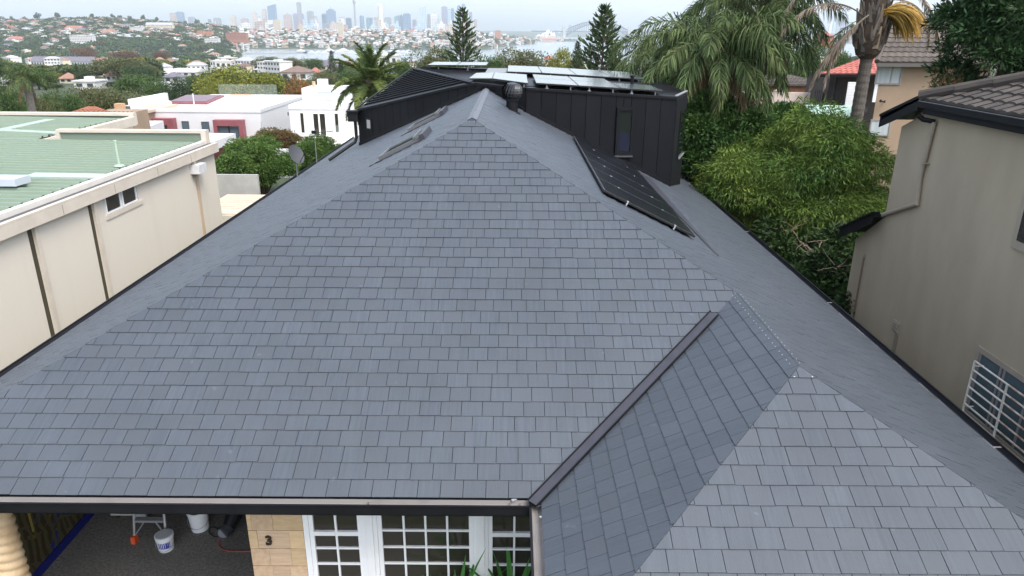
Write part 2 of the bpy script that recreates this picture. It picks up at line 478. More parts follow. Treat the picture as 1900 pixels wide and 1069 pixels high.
def gutter(name, a, b, out, mi_in=M_gutin, w=0.12, fh=0.13, fascia=True):
    """open channel from a to b at the slate edge, 'out' pointing away from the roof"""
    a, b, out = (np.asarray(q, float) for q in (a, b, out)); d = nrm(b - a); Lg = np.linalg.norm(b - a); Z = np.array([0, 0, 1.0])
    m = MB(); m.obox(a - out * 0.02 - Z * 0.14, d, out, Z, Lg, w + 0.02, 0.02, 0)
    n = 8
    prof = [(-.02, -.03), (0.0, -.085), (.03, -.112), (w - .045, -.112), (w - .015, -.085), (w, -.03)]
    pv = [a + out * p[0] + Z * p[1] for p in prof] + [b + out * p[0] + Z * p[1] for p in prof]
    k_ = len(prof); m.add(pv, [(i, i + 1, k_ + i + 1, k_ + i) for i in range(k_ - 1)], 0)
    o = m.build(name, mi_in, house)
    m = MB(); m.obox(a + out * w - Z * fh, d, out, Z, Lg, 0.014, fh - 0.012); m.obox(a + out * (w - 0.006) - Z * 0.022, d, out, Z, Lg, 0.026, 0.014)
    m.build('gutter_front', M_black, house)
    if fascia:
        MB().obox(a - out * 0.05 - Z * 0.26, d, out, Z, Lg, 0.03, 0.24).build('fascia', M_black, house)
    return o
gutter('gutter', (XL, D0, EZ), (XV - 0.12, D0, EZ), (0, -1, 0))
gutter('gutter', (XV, D0 - 0.0, EZ), (XV, YW, EZ), (-1, 0, 0))
M_gutdark = mat('gutter_lining_dark', (0.02, 0.021, 0.025), 0.5)
gutter('gutter', (XR, YW, EZ), (XR, YB, EZ), (1, 0, 0), M_gutdark, w=.18)
gutter('gutter', (XL, D0 - .1, EZ), (XL, 36, EZ), (-1, 0, 0), M_gutdark, w=.18)
gutter('gutter', (XV - .1, YW, EZ), (XR + .1, YW, EZ), (0, -1, 0))
# pale metal edge along the right eave, gutter brackets
strip((XR + 0.012, YW, EZ - 0.012), (XR + 0.012, YB, EZ - 0.012), (1, 0, 0), (0, 0, 1), 0.034, 0.014, 'drip_edge', mat('drip_edge_metal', (0.42, 0.43, 0.45), 0.4), house)
for yy in (8.0, 13.2, 18.5, 23.6):
    MB().obox((XR - 0.01, yy, EZ - 0.01), (1, 0, 0), (0, 1, 0), (0, 0, 1), 0.15, 0.02, 0.006).build('gutter_strap', M_gutin, house)
# joints of the front gutter lining and shiny ends near the valley
for xx in (-1.62, -0.02, 0.1):
    MB().obox((xx, D0 - 0.118, EZ - 0.095), (1, 0, 0), (0, 1, 0), (0, 0, 1), 0.014, 0.10, 0.05).build('gutter_joint', mat('gutter_seal', (0.12, 0.1, 0.085), 0.6), house)
for xx, yy in ((0.02, D0 - 0.03), (0.33, D0 - 0.33)):
    MB().obox((xx, yy, EZ - 0.02), nrm((1, .6, 0)), nrm((-.6, 1, 0)), (0, 0, 1), 0.06, 0.03, 0.012).build('gutter_clip', M_screw, house)

# walls under the roof, the garage and the front room
M_render = mat('house_render', (0.42, 0.40, 0.37), 0.8, var=0.08, vs=1.5)
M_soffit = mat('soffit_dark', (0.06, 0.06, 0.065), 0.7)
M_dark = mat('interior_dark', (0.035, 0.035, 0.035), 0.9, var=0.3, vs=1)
m = MB()
m.box(-7.42, -7.22, 7.55, 34, -0.35, 2.72); m.box(5.55, 5.75, 4.9, 26.8, -0.35, 2.72); m.box(-7.2, 5.5, 33.8, 34.0, -0.35, 2.72)
m.box(0.62, 0.8, 4.9, 7.7, -0.35, 2.72); m.box(0.82, 5.53, 4.9, 5.08, -0.35, 2.72)
m.build('wall', M_render, house)
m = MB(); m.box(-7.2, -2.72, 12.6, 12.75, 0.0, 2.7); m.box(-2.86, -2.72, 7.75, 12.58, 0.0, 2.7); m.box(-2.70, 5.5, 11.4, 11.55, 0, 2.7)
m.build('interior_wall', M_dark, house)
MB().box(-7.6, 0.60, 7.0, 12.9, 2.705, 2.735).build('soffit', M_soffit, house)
gr = mat('garage_floor_concrete', (0.085, 0.080, 0.070), 0.85, c2=(0.21, 0.20, 0.18), vs=26, dirt=0.4, ds=1.2, bump=0.3, bs=60)
MB().box(-7.2, 0.6, 5.2, 12.6, -0.34, 0.0).build('porch_floor', gr, house)
MB().box(-2.7, 0.6, 7.9, 11.4, 0.0, 0.02).build('room_floor', mat('timber_floor', (0.10, 0.06, 0.035), 0.5), house)

# sandstone pier with the house number
FY = 7.6
stones = [mat('sandstone_a', (0.52, 0.36, 0.20), 0.8, c2=(0.62, 0.46, 0.28), vs=3, stretch=(2, 1, 9), bump=0.2, bs=40, rnd=0.12),
          mat('sandstone_b', (0.50, 0.33, 0.21), 0.8, c2=(0.60, 0.45, 0.30), vs=3, stretch=(5, 1, 5), bump=0.2, bs=40, rnd=0.12),
          mat('sandstone_c', (0.45, 0.31, 0.2), 0.8, c2=(0.60, 0.44, 0.3), vs=2.4, stretch=(1, 1, 14), bump=0.2, bs=40, rnd=0.12)]
pier = MB().box(-3.355, -2.655, FY + 0.03, FY + 0.4, 0.0, 2.7).build('stone_pier', mat('mortar', (0.45, 0.35, 0.23), 0.9), house)
rg = random.Random(4)
rows = [(2.16, 2.36, [(-3.36, -3.1, 0), (-3.1, -2.65, 2)]), (1.86, 2.15, [(-3.36, -3.30, 0), (-3.30, -3.03, 1), (-3.03, -2.65, 0)]), (1.575, 1.85, [(-3.36, -3.25, 0), (-3.25, -2.84, 2), (-2.84, -2.65, 0)]),
        (1.30, 1.565, [(-3.36, -3.12, 1), (-3.12, -2.84, 2), (-2.84, -2.65, 0)]), (1.0, 1.29, [(-3.36, -3.1, 1), (-3.1, -2.88, 2), (-2.88, -2.65, 1)])]
zz = 1.0
while zz > 0.1:
    x1 = -3.36 + rg.uniform(.2, .45); rows.append((zz - .27, zz - .01, [(-3.36, x1, rg.randrange(3)), (x1, -2.65, rg.randrange(3))])); zz -= 0.28
for z0, z1, bl in rows:
    for x0, x1, mi in bl:
        MB().box(x0 + .0015, x1 - .0015, FY - 0.005 - rg.random() * .006, FY + 0.06, z0, z1).build('stone', stones[mi], pier)
fc = bpy.data.curves.new('house_number', 'FONT'); fc.body = '3'; fc.size = 0.19; fc.extrude = 0.008; fc.offset = 0.006
fo = bpy.data.objects.new('house_number', fc); COL.objects.link(fo)
dg = bpy.context.evaluated_depsgraph_get(); fme = bpy.data.meshes.new_from_object(fo.evaluated_get(dg)); bpy.data.objects.remove(fo)
fme.materials.append(mat('bronze_number', (0.045, 0.035, 0.025), 0.45, metal=0.4))
no = link('house_number', fme, pier); no.rotation_euler = (math.pi / 2, 0, 0); no.location = (-3.15, FY - 0.024, 1.645)
# ------------------------------------------------------------------ front windows
M_white = mat('white_paint', (0.78, 0.79, 0.8), 0.45, var=0.04, vs=3)
M_pane = mat('window_glass', (0.030, 0.027, 0.021), 0.04, spec=0.6)  # brownish base colour stands in for concrete reflected in the glass
M_panegreen = mat('green_blind', (0.012, 0.09, 0.06), 0.4)
def window(name, x0, x1, z0, z1, cols, rws, y=FY, mid=None, parent=house, green=0):
    fr = MB(); t = 0.055
    fr.box(x0, x0 + t, y, y + .09, z0, z1); fr.box(x1 - t, x1, y, y + .09, z0, z1); fr.box(x0 + t, x1 - t, y, y + .09, z1 - t, z1); fr.box(x0 + t, x1 - t, y, y + .09, z0, z0 + t)
    w = fr.build(name, M_white, parent)
    xs = np.linspace(x0 + t, x1 - t, cols + 1); zs = np.linspace(z0 + t, z1 - t, rws + 1)
    if mid: zs = np.array(mid)
    for i in range(1, cols): MB().box(xs[i] - .013, xs[i] + .013, y + .012, y + .07, z0 + t, z1 - t).build('glazing_bar', M_white, w)
    for j in range(1, len(zs) - 1):
        hb = 0.03 if (mid and j == len(zs) - 2) else 0.012
        for i in range(cols):
            MB().box(xs[i] + (.0135 if i else 0), xs[i + 1] - (.0135 if i < cols - 1 else 0), y + (.0 if hb > .02 else .014), y + .066, zs[j] - hb, zs[j] + hb).build('glazing_bar', M_white, w)
    for i in range(cols):
        for j in range(len(zs) - 1):
            MB().box(xs[i], xs[i + 1], y + .04, y + .045, zs[j], zs[j + 1]).build('pane', M_pane, w)
    if green:
        MB().box(x0 + t + .12, x1 - t, y + .05, y + .055, zs[-2], z1 - t).build('blind', M_panegreen, w)
    return w
window('sash_window', -2.575, -1.90, 0.75, 2.42, 2, 5, mid=[0.805, 1.06, 1.31, 1.56, 1.80, 2.365], green=1)
window('fixed_window', -1.70, -0.475, 0.75, 2.42, 4, 6)
window('sash_window', -0.285, 0.385, 0.75, 2.42, 2, 6, mid=[0.805, 1.06, 1.31, 1.56, 1.80, 2.365])
m = MB()
for x0, x1 in ((-2.645, -2.577), (-1.898, -1.702), (-0.473, -0.287), (0.387, 0.61)):
    m.box(x0, x1, FY - .012, FY + .12, 0.0, 2.7)
    if x1 - x0 > .15: m.box((x0 + x1) / 2 - .045, (x0 + x1) / 2 + .045, FY - .035, FY - .0125, 0.0, 2.7)
m.build('window_surround', M_white, house)
m = MB(); 
for x0, x1 in ((-2.575, -1.90), (-1.70, -0.475), (-0.285, 0.385)): m.box(x0, x1, FY, FY + .12, 0.0, 0.747); m.box(x0, x1, FY, FY + .12, 2.424, 2.7)
m.build('window_apron', M_white, house)

# twisted stone column
col_r = []
th = thing('rope_column', (-6.36, 7.35, 0), 'tan rope-twist stone column at the left end of the porch', 'column')
vs, fs = [], []; nseg, nring = 28, 150
for i in range(nring + 1):
    z = 0.25 + 2.4 * i / nring
    for k in range(nseg):
        a = 2 * math.pi * k / nseg
        ph = (a + z * 2 * math.pi / 0.38) * 3
        r = 0.185 + 0.026 * abs(math.cos(ph / 2))
        vs.append((-6.36 + r * math.cos(a), 7.35 + r * math.sin(a), z))
for i in range(nring):
    for k in range(nseg): fs.append((i * nseg + k, i * nseg + (k + 1) % nseg, (i + 1) * nseg + (k + 1) % nseg, (i + 1) * nseg + k))
M_tan = mat('carved_sandstone', (0.50, 0.35, 0.20), 0.8, c2=(0.60, 0.47, 0.30), vs=5, bump=0.3, bs=25, dirt=0.25, ds=3)
MB().add(vs, fs).build('shaft', M_tan, th, smooth=True)
MB().box(-6.6, -6.12, 7.11, 7.59, 0.0, 0.25).build('plinth', M_tan, th)
MB().box(-6.6, -6.12, 7.11, 7.59, 2.65, 2.704).build('capital', M_tan, th)

# painted panel on the left garage wall
pw = bpy.data.materials.new('blue_gold_painting'); pw.use_nodes = True; MATS['blue_gold_painting'] = pw
t = pw.node_tree; N = t.nodes; L = t.links; b = N['Principled BSDF']; b.inputs['Roughness'].default_value = 0.5
gp = N.new('ShaderNodeNewGeometry'); mp = N.new('ShaderNodeMapping'); mp.inputs['Scale'].default_value = (1, 1, 1); L.new(gp.outputs['Position'], mp.inputs['Vector'])
w1 = N.new('ShaderNodeTexNoise'); w1.inputs['Scale'].default_value = 1.1; w1.inputs['Distortion'].default_value = 2.5; L.new(mp.outputs[0], w1.inputs['Vector'])
w2 = N.new('ShaderNodeTexWave'); w2.wave_type = 'RINGS'; w2.inputs['Scale'].default_value = 2.2; w2.inputs['Distortion'].default_value = 7; L.new(mp.outputs[0], w2.inputs['Vector'])
r1 = N.new('ShaderNodeValToRGB'); r1.color_ramp.interpolation = 'CONSTANT'
r1.color_ramp.elements[0].color = (0.03, 0.02, 0.006, 1); r1.color_ramp.elements[1].position = 0.56; r1.color_ramp.elements[1].color = (0.012, 0.02, 0.16, 1)
e = r1.color_ramp.elements.new(0.535); e.color = (0.12, 0.09, 0.015, 1)
L.new(w1.outputs['Fac'], r1.inputs[0])
r2 = N.new('ShaderNodeValToRGB'); r2.color_ramp.elements[0].position = 0.44; r2.color_ramp.elements[1].position = 0.5; L.new(w2.outputs['Fac'], r2.inputs[0])
mx = N.new('ShaderNodeMix'); mx.data_type = 'RGBA'; mx.inputs[6].default_value = (0.07, 0.065, 0.03, 1); L.new(r2.outputs[0], mx.inputs[0]); L.new(r1.outputs[0], mx.inputs[7]); L.new(mx.outputs[2], b.inputs['Base Color'])
pt = thing('painted_panel', (-7.19, 9.6, 0), 'dark panel painted with blue and gold swirls beside the garage floor', 'panel')
MB().box(-7.205, -7.185, 7.6, 12.2, 0.16, 2.5).build('board', pw, pt)
MB().box(-7.205, -7.165, 7.6, 12.2, 0.0, 0.155).build('skirting', mat('blue_border', (0.008, 0.014, 0.14), 0.45), pt)
gt = at_z(180, 960, 1.0)
MB().obox((-7.183, 8.9, 0.75), (0, 1, 0), (0, 0, 1), (1, 0, 0), 0.04, 0.7, 0.006).build('gold_stripe', mat('gold_paint', (0.28, 0.22, 0.05), 0.5), pt)

# garage clutter
M_bucket = mat('white_plastic', (0.72, 0.74, 0.76), 0.35, var=0.05, vs=6)
def bucket(label, c, r, h, blue=True, lid=True):
    t = thing('plastic_bucket', c, label, 'bucket', None)
    MB().lathe(c, [(r * .82, 0), (r * .86, .02), (r * .99, h - .05), (r * 1.06, h - .048), (r * 1.06, h - .004), (r * 1.02, h)], 28).build('body', M_bucket, t, smooth=False)
    MB().lathe(np.array(c) + [0, 0, h - .01], [(r * .95, 0), (r * .95, .014), (r * .9, .018)], 28).build('lid', mat('bucket_lid_grey', (0.42, 0.45, 0.46), 0.4) if lid else M_dark, t)
    if blue:
        m = MB(); vs = []
        for i in range(9):
            a = math.radians(-118 + i * 11)
            for z in (h * .28, h * .70):
                rr = r * (0.82 + .17 * z / h) + .004; vs.append((c[0] + rr * math.cos(a), c[1] + rr * math.sin(a), c[2] + z))
        m.add(vs, [(2 * i, 2 * i + 2, 2 * i + 3, 2 * i + 1) for i in range(8)])
        m.build('paper_label', mat('blue_label', (0.02, 0.03, 0.30), 0.4), t)
    pts = [np.array(c) + [r * 1.07 * math.cos(a), r * 1.07 * math.sin(a) * .75 - .02, h * .55 - .12 * math.sin(a * 1.0) * -1] for a in np.linspace(math.pi, 2 * math.pi, 12)]
    MB().tube(pts, .004, 5).build('handle', mat('wire', (0.4, 0.4, 0.42), .35, metal=.8), t)
    return t
bucket('small white bucket with blue label standing in front of the stepladder', at_z(309, 1018, 0.0), 0.135, 0.28)
bucket('taller white pail without label to the right of the stepladder', at_z(372, 980, 0.0), 0.165, 0.38, False, False)
# step ladder
lc = at_z(292, 990, 0.0); M_alu = mat('ladder_aluminium', (0.42, 0.44, 0.46), 0.35, metal=0.6, var=.1, vs=8); M_or = mat('orange_plastic', (0.65, 0.09, 0.03), 0.45)
ld = thing('stepladder', lc, 'aluminium stepladder with orange feet in the garage', 'ladder'); lx, ly = lc[0], lc[1]
for sx in (-1, 1):
    MB().tube([(lx + sx * .26, ly - .22, 0.06), (lx + sx * .2, ly + .12, 1.7)], .022, 6).build('stile', M_alu, ld)
    MB().tube([(lx + sx * .26, ly + .62, 0.06), (lx + sx * .2, ly + .2, 1.68)], .018, 6).build('rear_stile', M_alu, ld)
    MB().box(lx + sx * .26 - .035, lx + sx * .26 + .035, ly - .27, ly - .17, 0, .13).build('foot', M_or, ld)
    MB().box(lx + sx * .26 - .03, lx + sx * .26 + .03, ly + .57, ly + .67, 0, .12).build('foot', M_or, ld)
    MB().tube([(lx + sx * .25, ly - .20, .12), (lx + sx * .08, ly - .14, .36)], .012, 5).build('brace', M_alu, ld)
for i in range(5):
    z = .38 + i * .29; yy = ly - .22 + .34 * (z / 1.64)
    MB().box(lx - .23 + i * .012, lx + .23 - i * .012, yy - .045, yy + .05, z - .02, z + .02).build('tread', M_alu, ld)
MB().box(lx - .22, lx + .22, ly + .02, ly + .3, 1.7, 1.75).build('top_cap', M_or, ld)
# machine box with a wheel
mc = at_z(240, 966, 0.0); mt_ = thing('wheeled_machine', mc, 'cream wheeled machine standing behind the stepladder', 'machine')
MB().slab([mc + [-.3, 0, .10], mc + [.12, 0, .10], mc + [.2, 0, .17], mc + [.3, 0, .17], mc + [.3, 0, .48], mc + [-.3, 0, .48]], (0, .35, 0)).build('body', mat('cream_plastic', (0.45, 0.46, 0.40), .5), mt_)
MB().box(mc[0] - .03, mc[0] + .11, mc[1] - .012, mc[1] - .002, .26, .37).build('recess', M_black, mt_)
m = MB(); m.tube([mc + [.21, -.03, .11], mc + [.21, .02, .11]], .105, 18); m.build('wheel', mat('grey_plastic', (.4, .41, .42), .5), mt_)
MB().lathe(mc + [-.24, .1, 0], [(.03, 0), (.03, .10)], 10).build('caster', M_black, mt_)
# vacuum hose / lamp heap and cords
vc = at_z(424, 988, 0.0)
vt = thing('shop_vacuum', vc, 'black ribbed vacuum with round nozzle leaning beside the stone pier', 'vacuum')
MB().tube([vc + [.02, -.02, .12], vc + [.08, .12, .25], vc + [.16, .35, .5]], [.10, .13, .15], 14).build('body', M_black, vt)
MB().tube([vc + [-.03, -.14, .09], vc + [.02, -.02, .12]], [.105, .1], 16).build('nozzle', mat('dull_rubber', (.05, .053, .06), .5), vt)
MB().tube([vc + [-.03, -.146, .09], vc + [-.03, -.142, .09]], [.085, .085], 16).build('lens', mat('grey_lens', (.2, .22, .25), .2), vt)
def cord(name, pts, r, mt, label):
    P = [np.array(p) for p in pts]; out = []
    for i in range(len(P) - 1):
        p0, p1, p2, p3 = P[max(i - 1, 0)], P[i], P[i + 1], P[min(i + 2, len(P) - 1)]
        for s in np.linspace(0, 1, 7, endpoint=False):
            out.append(.5 * ((2 * p1) + (-p0 + p2) * s + (2 * p0 - 5 * p1 + 4 * p2 - p3) * s * s + (-p0 + 3 * p1 - 3 * p2 + p3) * s ** 3))
    out.append(P[-1]); o = MB().tube(out, r, 6).build(name, mt); tag(o, label, 'cord'); return o
cord('extension_cord', [at_z(x, y, .012) for x, y in ((418, 990), (408, 1002), (406, 1012), (415, 1020), (432, 1023), (466, 1023))], .008, mat('orange_cord', (.35, .05, .03), .5), 'orange extension cord curling across the garage floor')
cord('power_cable', [at_z(x, y, .012) for x, y in ((416, 990), (400, 996), (390, 990), (388, 983), (395, 978), (410, 984))], .007, M_black, 'black power cable looped beside the tall pail')
# potted plants before the windows
def fan_plant(label, c, h, seed, grp=None):
    r = np.random.default_rng(seed); t = thing('potted_plant', c, label, 'plant', grp)
    MB().lathe(c, [(.13, 0), (.15, .05), (.2, .34), (.215, .36), (.19, .36), (.17, .32)], 22).build('pot', mat('dark_pot', (.05, .05, .055), .5), t)
    ml = leafmat('strap_leaf', (0.03, 0.12, 0.025), (0.06, 0.2, 0.035), .2, .3)
    for i in range(60):
        a = r.uniform(0, 2 * math.pi); el = r.uniform(.25, 1.4); Lf = h * r.uniform(.55, .8); base = np.array(c) + [0, 0, .34 + r.uniform(0, h * .45)]
        d = np.array([math.cos(a) * math.cos(el), math.sin(a) * math.cos(el), math.sin(el)]); s = nrm(np.cross(d, (0, 0, 1.0))); w = r.uniform(.026, .042)
        vs = []; p = base.copy(); dd = d.copy()
        for j, ww in enumerate((.5, 1, .95, .6, .05)):
            vs += [p - s * w * ww, p + s * w * ww]; p = p + dd * Lf / 4; dd = nrm(dd - np.array([0, 0, .16]))
        MB().add(vs, [(2 * j, 2 * j + 1, 2 * j + 3, 2 * j + 2) for j in range(4)]).build('leaf', ml, t)
    return t
fan_plant('green strap-leaved pot plant before the wide middle window', at_y(848, 1062, 7.2) * [1, 1, 0] , 1.26, 3)
fan_plant('dark green pot plant before the window next to the inner gutter', at_y(952, 1062, 7.25) * [1, 1, 0], 1.22, 9)

# ------------------------------------------------------------------ black clad upper storey
C0 = np.array([0.35, 20.15]); A0 = np.array([-5.3, 25.15]); DR = np.array([4.44, 20.15]); ER = np.array([5.25, 22.45])
def roofz(x, y):
    return EZ + min(XR - x, x - XL) * TP if XL < x < XR else EZ
def topz(x): return float(np.interp(x, [-5.3, -1.15, 0.35, 4.44, 5.25], [5.30, 6.46, 6.42, 6.20, 6.16]))
upper = MB()
core = [(*A0, 2.0), (*C0, 2.0), (*DR, 2.0), (*ER, 2.0), (5.35, 28.3, 2.0), (4.1, 32, 2.0), (-4.0, 31.5, 2.0)]
def off2(p, q, d):
    t_ = nrm(np.array(q) - np.array(p)); return np.array([-t_[1], t_[0]]) * d
ins = []
cen = np.array([0.3, 26.0])
for c_ in core:
    v_ = np.array(c_[:2]); ins.append(v_ + nrm(cen - v_) * 0.06)
zt_ = [5.26, 6.38, 6.16, 6.12, 6.1, 6.2, 6.3]
bq = [(p[0], p[1], 2.5) for p in ins]; tq = [(p[0], p[1], z - .02) for p, z in zip(ins, zt_)]
n_ = len(bq); upper.add(bq + tq, [(i, (i + 1) % n_, n_ + (i + 1) % n_, n_ + i) for i in range(n_)])
up = upper.build('upper_storey', M_black, house)
def wall_panels(p, q, wdt, hole=None, proud=0.03):
    """standing seam panels from plan point p to q, bottom on the slates, top on the roof edge"""
    p, q = np.array(p, float), np.array(q, float); Lw = np.linalg.norm(q - p); d = (q - p) / Lw; nn = np.array([d[1], -d[0]])
    k = max(1, round(Lw / wdt)); e = np.linspace(0, Lw, k + 1)
    for i in range(k):
        a, b_ = e[i] + .006, e[i + 1] - .006
        segs = [(a, b_, None, None)]
        if hole and hole[0] - .02 < (a + b_) / 2 < hole[1] + .02:
            am = (a + b_) / 2
            segs = [(a, am - .006, hole[3], None), (am + .006, b_, hole[3], None), (a, am - .006, None, hole[2]), (am + .006, b_, None, hole[2])]
        for s0, s1, zlo, zhi in segs:
            P0, P1 = p + d * s0, p + d * s1
            zb0 = zlo if zlo else roofz(*P0) + .06; zb1 = zlo if zlo else roofz(*P1) + .06
            zt0 = zhi if zhi else topz(P0[0]) - .05; zt1 = zhi if zhi else topz(P1[0]) - .05
            if zt0 - zb0 < .03 and zt1 - zb1 < .03: continue
            m = MB(); m.slab([(*P0, zb0), (*P1, zb1), (*P1, max(zt1, zb1 + .01)), (*P0, max(zt0, zb0 + .01))], (nn[0] * proud, nn[1] * proud, 0)); m.build('cladding_panel', M_char, up)
HX0, HX1 = 2.86 - .35, 3.30 - .35
wall_panels(C0, DR, 0.41, hole=(HX0, HX1, 4.66, 5.92))
wall_panels(A0, C0, 0.385, hole=(0.42, 0.75, 4.72, 5.05))
def wall_strip(p, q, w, zo, name, fz, mt, th_=.05, side=1):
    p, q = np.array(p, float), np.array(q, float); d = nrm(q - p); nn = np.array([d[1], -d[0]])
    pts = [p + d * s for s in np.linspace(0, np.linalg.norm(q - p), 9)]
    m = MB()
    for a, b_ in zip(pts[:-1], pts[1:]):
        m.slab([(*a, fz(*a) + zo), (*b_, fz(*b_) + zo), (*b_, fz(*b_) + zo + w), (*a, fz(*a) + zo + w)], (nn[0] * th_, nn[1] * th_, 0))
    return m.build(name, mt, up)
wall_strip(C0, DR, .10, .015, 'apron_flashing', roofz, M_black, .07); wall_strip(A0, C0, .10, .015, 'apron_flashing', roofz, M_black, .07)
tz = lambda x, y: topz(x)
wall_strip(C0, DR, .07, -.05, 'parapet_capping', tz, M_black, .06); wall_strip(A0, C0, .07, -.05, 'parapet_capping', tz, M_black, .06)
# right return wall with its large window, flared corner
m = MB(); d_ = nrm(ER - DR); nn_ = np.array([d_[1], -d_[0]])
m.slab([(*DR, roofz(*DR) + .03), (*ER, roofz(*ER) + .02), (*ER, 6.12), (*DR, 6.14)], (nn_[0] * .03, nn_[1] * .03, 0))
m.build('side_cladding', M_char, up)
MB().slab([(ER[0], ER[1], 2.2), (5.35, 28.3, 2.2), (5.35, 28.3, 6.1), (ER[0], ER[1], 6.1)], (.03, 0, 0)).build('side_cladding', M_char, up)
MB().slab([(*DR, EZ + .80), (*(DR + nn_ * .3), EZ + .66), (*(ER + nn_ * .3), EZ + .28), (*ER, EZ + .42)], (0, 0, .03)).build('apron_flashing', M_flash, up)
M_refl = mat('dark_reflective_glass', (0.010, 0.014, 0.013), 0.03, spec=0.4)
s0, s1 = DR + d_ * .95, DR + d_ * 2.15
w_ = MB().slab([(*(s0 + nn_ * .031), 4.35), (*(s1 + nn_ * .031), 4.35), (*(s1 + nn_ * .031), 5.75), (*(s0 + nn_ * .031), 5.75)], (nn_[0] * .03, nn_[1] * .03, 0)).build('side_window', M_black, up)
s0, s1 = DR + d_ * 1.0, DR + d_ * 2.1
MB().slab([(*(s0 + nn_ * .062), 4.42), (*(s1 + nn_ * .062), 4.42), (*(s1 + nn_ * .062), 5.70), (*(s0 + nn_ * .062), 5.70)], (nn_[0] * .006, nn_[1] * .006, 0)).build('pane', M_refl, w_)
MB().slab([(*(s0 + nn_ * .07), 4.37), (*(s1 + nn_ * .07), 4.37), (*(s1 + nn_ * .07), 4.405), (*(s0 + nn_ * .07), 4.405)], (nn_[0] * .04, nn_[1] * .04, 0)).build('sill', mat('grey_alu', (.2, .21, .22), .4), w_)
# tall slim window of the front
fy = 20.15 - .034
fr = MB(); X0, X1, Z0, Z1 = 2.84, 3.32, 4.62, 5.94
for a in ((X0, X0 + .07, Z0, Z1), (X1 - .07, X1, Z0, Z1), (X0 + .07, X1 - .07, Z1 - .08, Z1), (X0 + .07, X1 - .07, Z0, Z0 + .12)): fr.box(a[0], a[1], fy - .05, fy + .03, a[2], a[3])
w_ = fr.build('slim_window', M_black, up)
MB().box(X0 + .07, X1 - .07, fy - .012, fy - .004, Z0 + .12, Z1 - .08).build('pane', M_refl, w_)
MB().box(X0 - .01, X1 + .01, fy - .08, fy - .051, Z0 - .03, Z0 + .01).build('sill', mat('grey_alu2', (.07, .072, .078), .4), w_)
MB().box(X0 + .09, X1 - .09, fy - .018, fy - .013, Z0 + .14, Z0 + .62).build('lower_sash', mat('blue_tinted_glass', (.010, .013, .028), .08, spec=.35), w_)
# little window on the angled wall
d2 = nrm(C0 - A0); n2 = np.array([d2[1], -d2[0]])
a_, b_ = A0 + d2 * .44, A0 + d2 * .76
w_ = MB().slab([(*(a_ + n2 * .032), 4.68), (*(b_ + n2 * .032), 4.68), (*(b_ + n2 * .032), 5.08), (*(a_ + n2 * .032), 5.08)], (n2[0] * .03, n2[1] * .03, 0)).build('small_window', M_black, up)
a_, b_ = A0 + d2 * .52, A0 + d2 * .70
MB().slab([(*(a_ + n2 * .063), 4.74), (*(b_ + n2 * .063), 4.74), (*(b_ + n2 * .063), 5.02), (*(a_ + n2 * .063), 5.02)], (n2[0] * .006, n2[1] * .006, 0)).build('pane', mat('pale_blind_glass', (.32, .33, .33), .2), w_)
# roof of the upper storey
TA = np.array([A0[0], A0[1], 5.33]); TB = np.array([-1.15, 21.5, 6.46]); TG = np.array([-4.0, 30.2, 6.42])
TC = np.array([C0[0], C0[1], 6.42]); TD = np.array([DR[0], DR[1], 6.2]); TE = np.array([ER[0], ER[1], 6.16]); TFb = np.array([5.35, 28.3, 6.18]); TH = np.array([4.0, 32, 6.3]); TI = np.array([-3.6, 32, 6.4])
M_seam = mat('standing_seam_black', (0.009, 0.0095, 0.0115), 0.45, var=.2, vs=2, spec=.2)
m = MB(); m.slab([TA, TB, TG], (0, 0, -.06)); rt = m.build('hip_roof', M_seam, up)
m = MB(); m.slab([TB, TC, TD, TE, TFb, TH, TI, TG], (0, 0, -.06)); rt2 = m.build('flat_roof', M_seam, up)
ab = TB - TA; ag = TG - TA; nn3 = nrm(np.cross(ab, ag)); nn3 = nn3 if nn3[2] > 0 else -nn3
for i in range(1, 15):
    s = i / 15; p0 = TA + ag * s; p1 = TB + (TG - TB) * s
    if np.linalg.norm(p1 - p0) < .2: continue
    d = nrm(p1 - p0); MB().obox(p0 + d * .12, d, nrm(np.cross(nn3, d)), nn3, np.linalg.norm(p1 - p0) - .12, .03, .045).build('seam', M_black, rt)
for a, b_ in ((TA, TG), (TB, TG)):
    d = nrm(b_ - a); MB().obox(a + nn3 * .03, d, nrm(np.cross(nn3, d)), nn3, np.linalg.norm(b_ - a), .10, .03).build('edge_capping', M_black, rt)
for i in range(22):
    yy = 21.2 + i * .48; x0 = np.interp(yy, [20.2, 21.5, 30.2], [.3, -1.0, -3.8]); x1 = np.interp(yy, [20.15, 22.45, 28.3, 32], [4.4, 5.2, 5.3, 3.9])
    z0, z1 = 6.43, 6.18
    MB().hexa([(x0, yy, z0 - .03), (x1, yy, z1 - .03), (x1, yy + .03, z1 - .03), (x0, yy + .03, z0 - .03)], [(x0, yy, z0 + .025), (x1, yy, z1 + .02), (x1, yy + .03, z1 + .02), (x0, yy + .03, z0 + .025)]).build('seam', M_black, rt2)
for i in range(7):
    p = TE + (TD - TE) * (i + .5) / 7; MB().obox(p + np.array([-.05, 0, .03]), nrm((1, .35, 0)), nrm((-.35, 1, 0)), (0, 0, 1), .10, .02, .035).build('seam_end', mat('seam_end_light', (.3, .31, .33), .4), rt2)
MB().lathe((3.65, 22.9, 6.2), [(.05, 0), (.05, .36), (.07, .36), (.07, .42)], 12).build('vent_pipe', M_black, up)
MB().obox((-1.0, 26.6, 6.46), (1, 0, 0), (0, 1, 0), (0, 0, 1), .75, 3.0, .02).build('grey_roof_sheet', mat('roof_sheet_grey', (.20, .21, .22), .5), up)
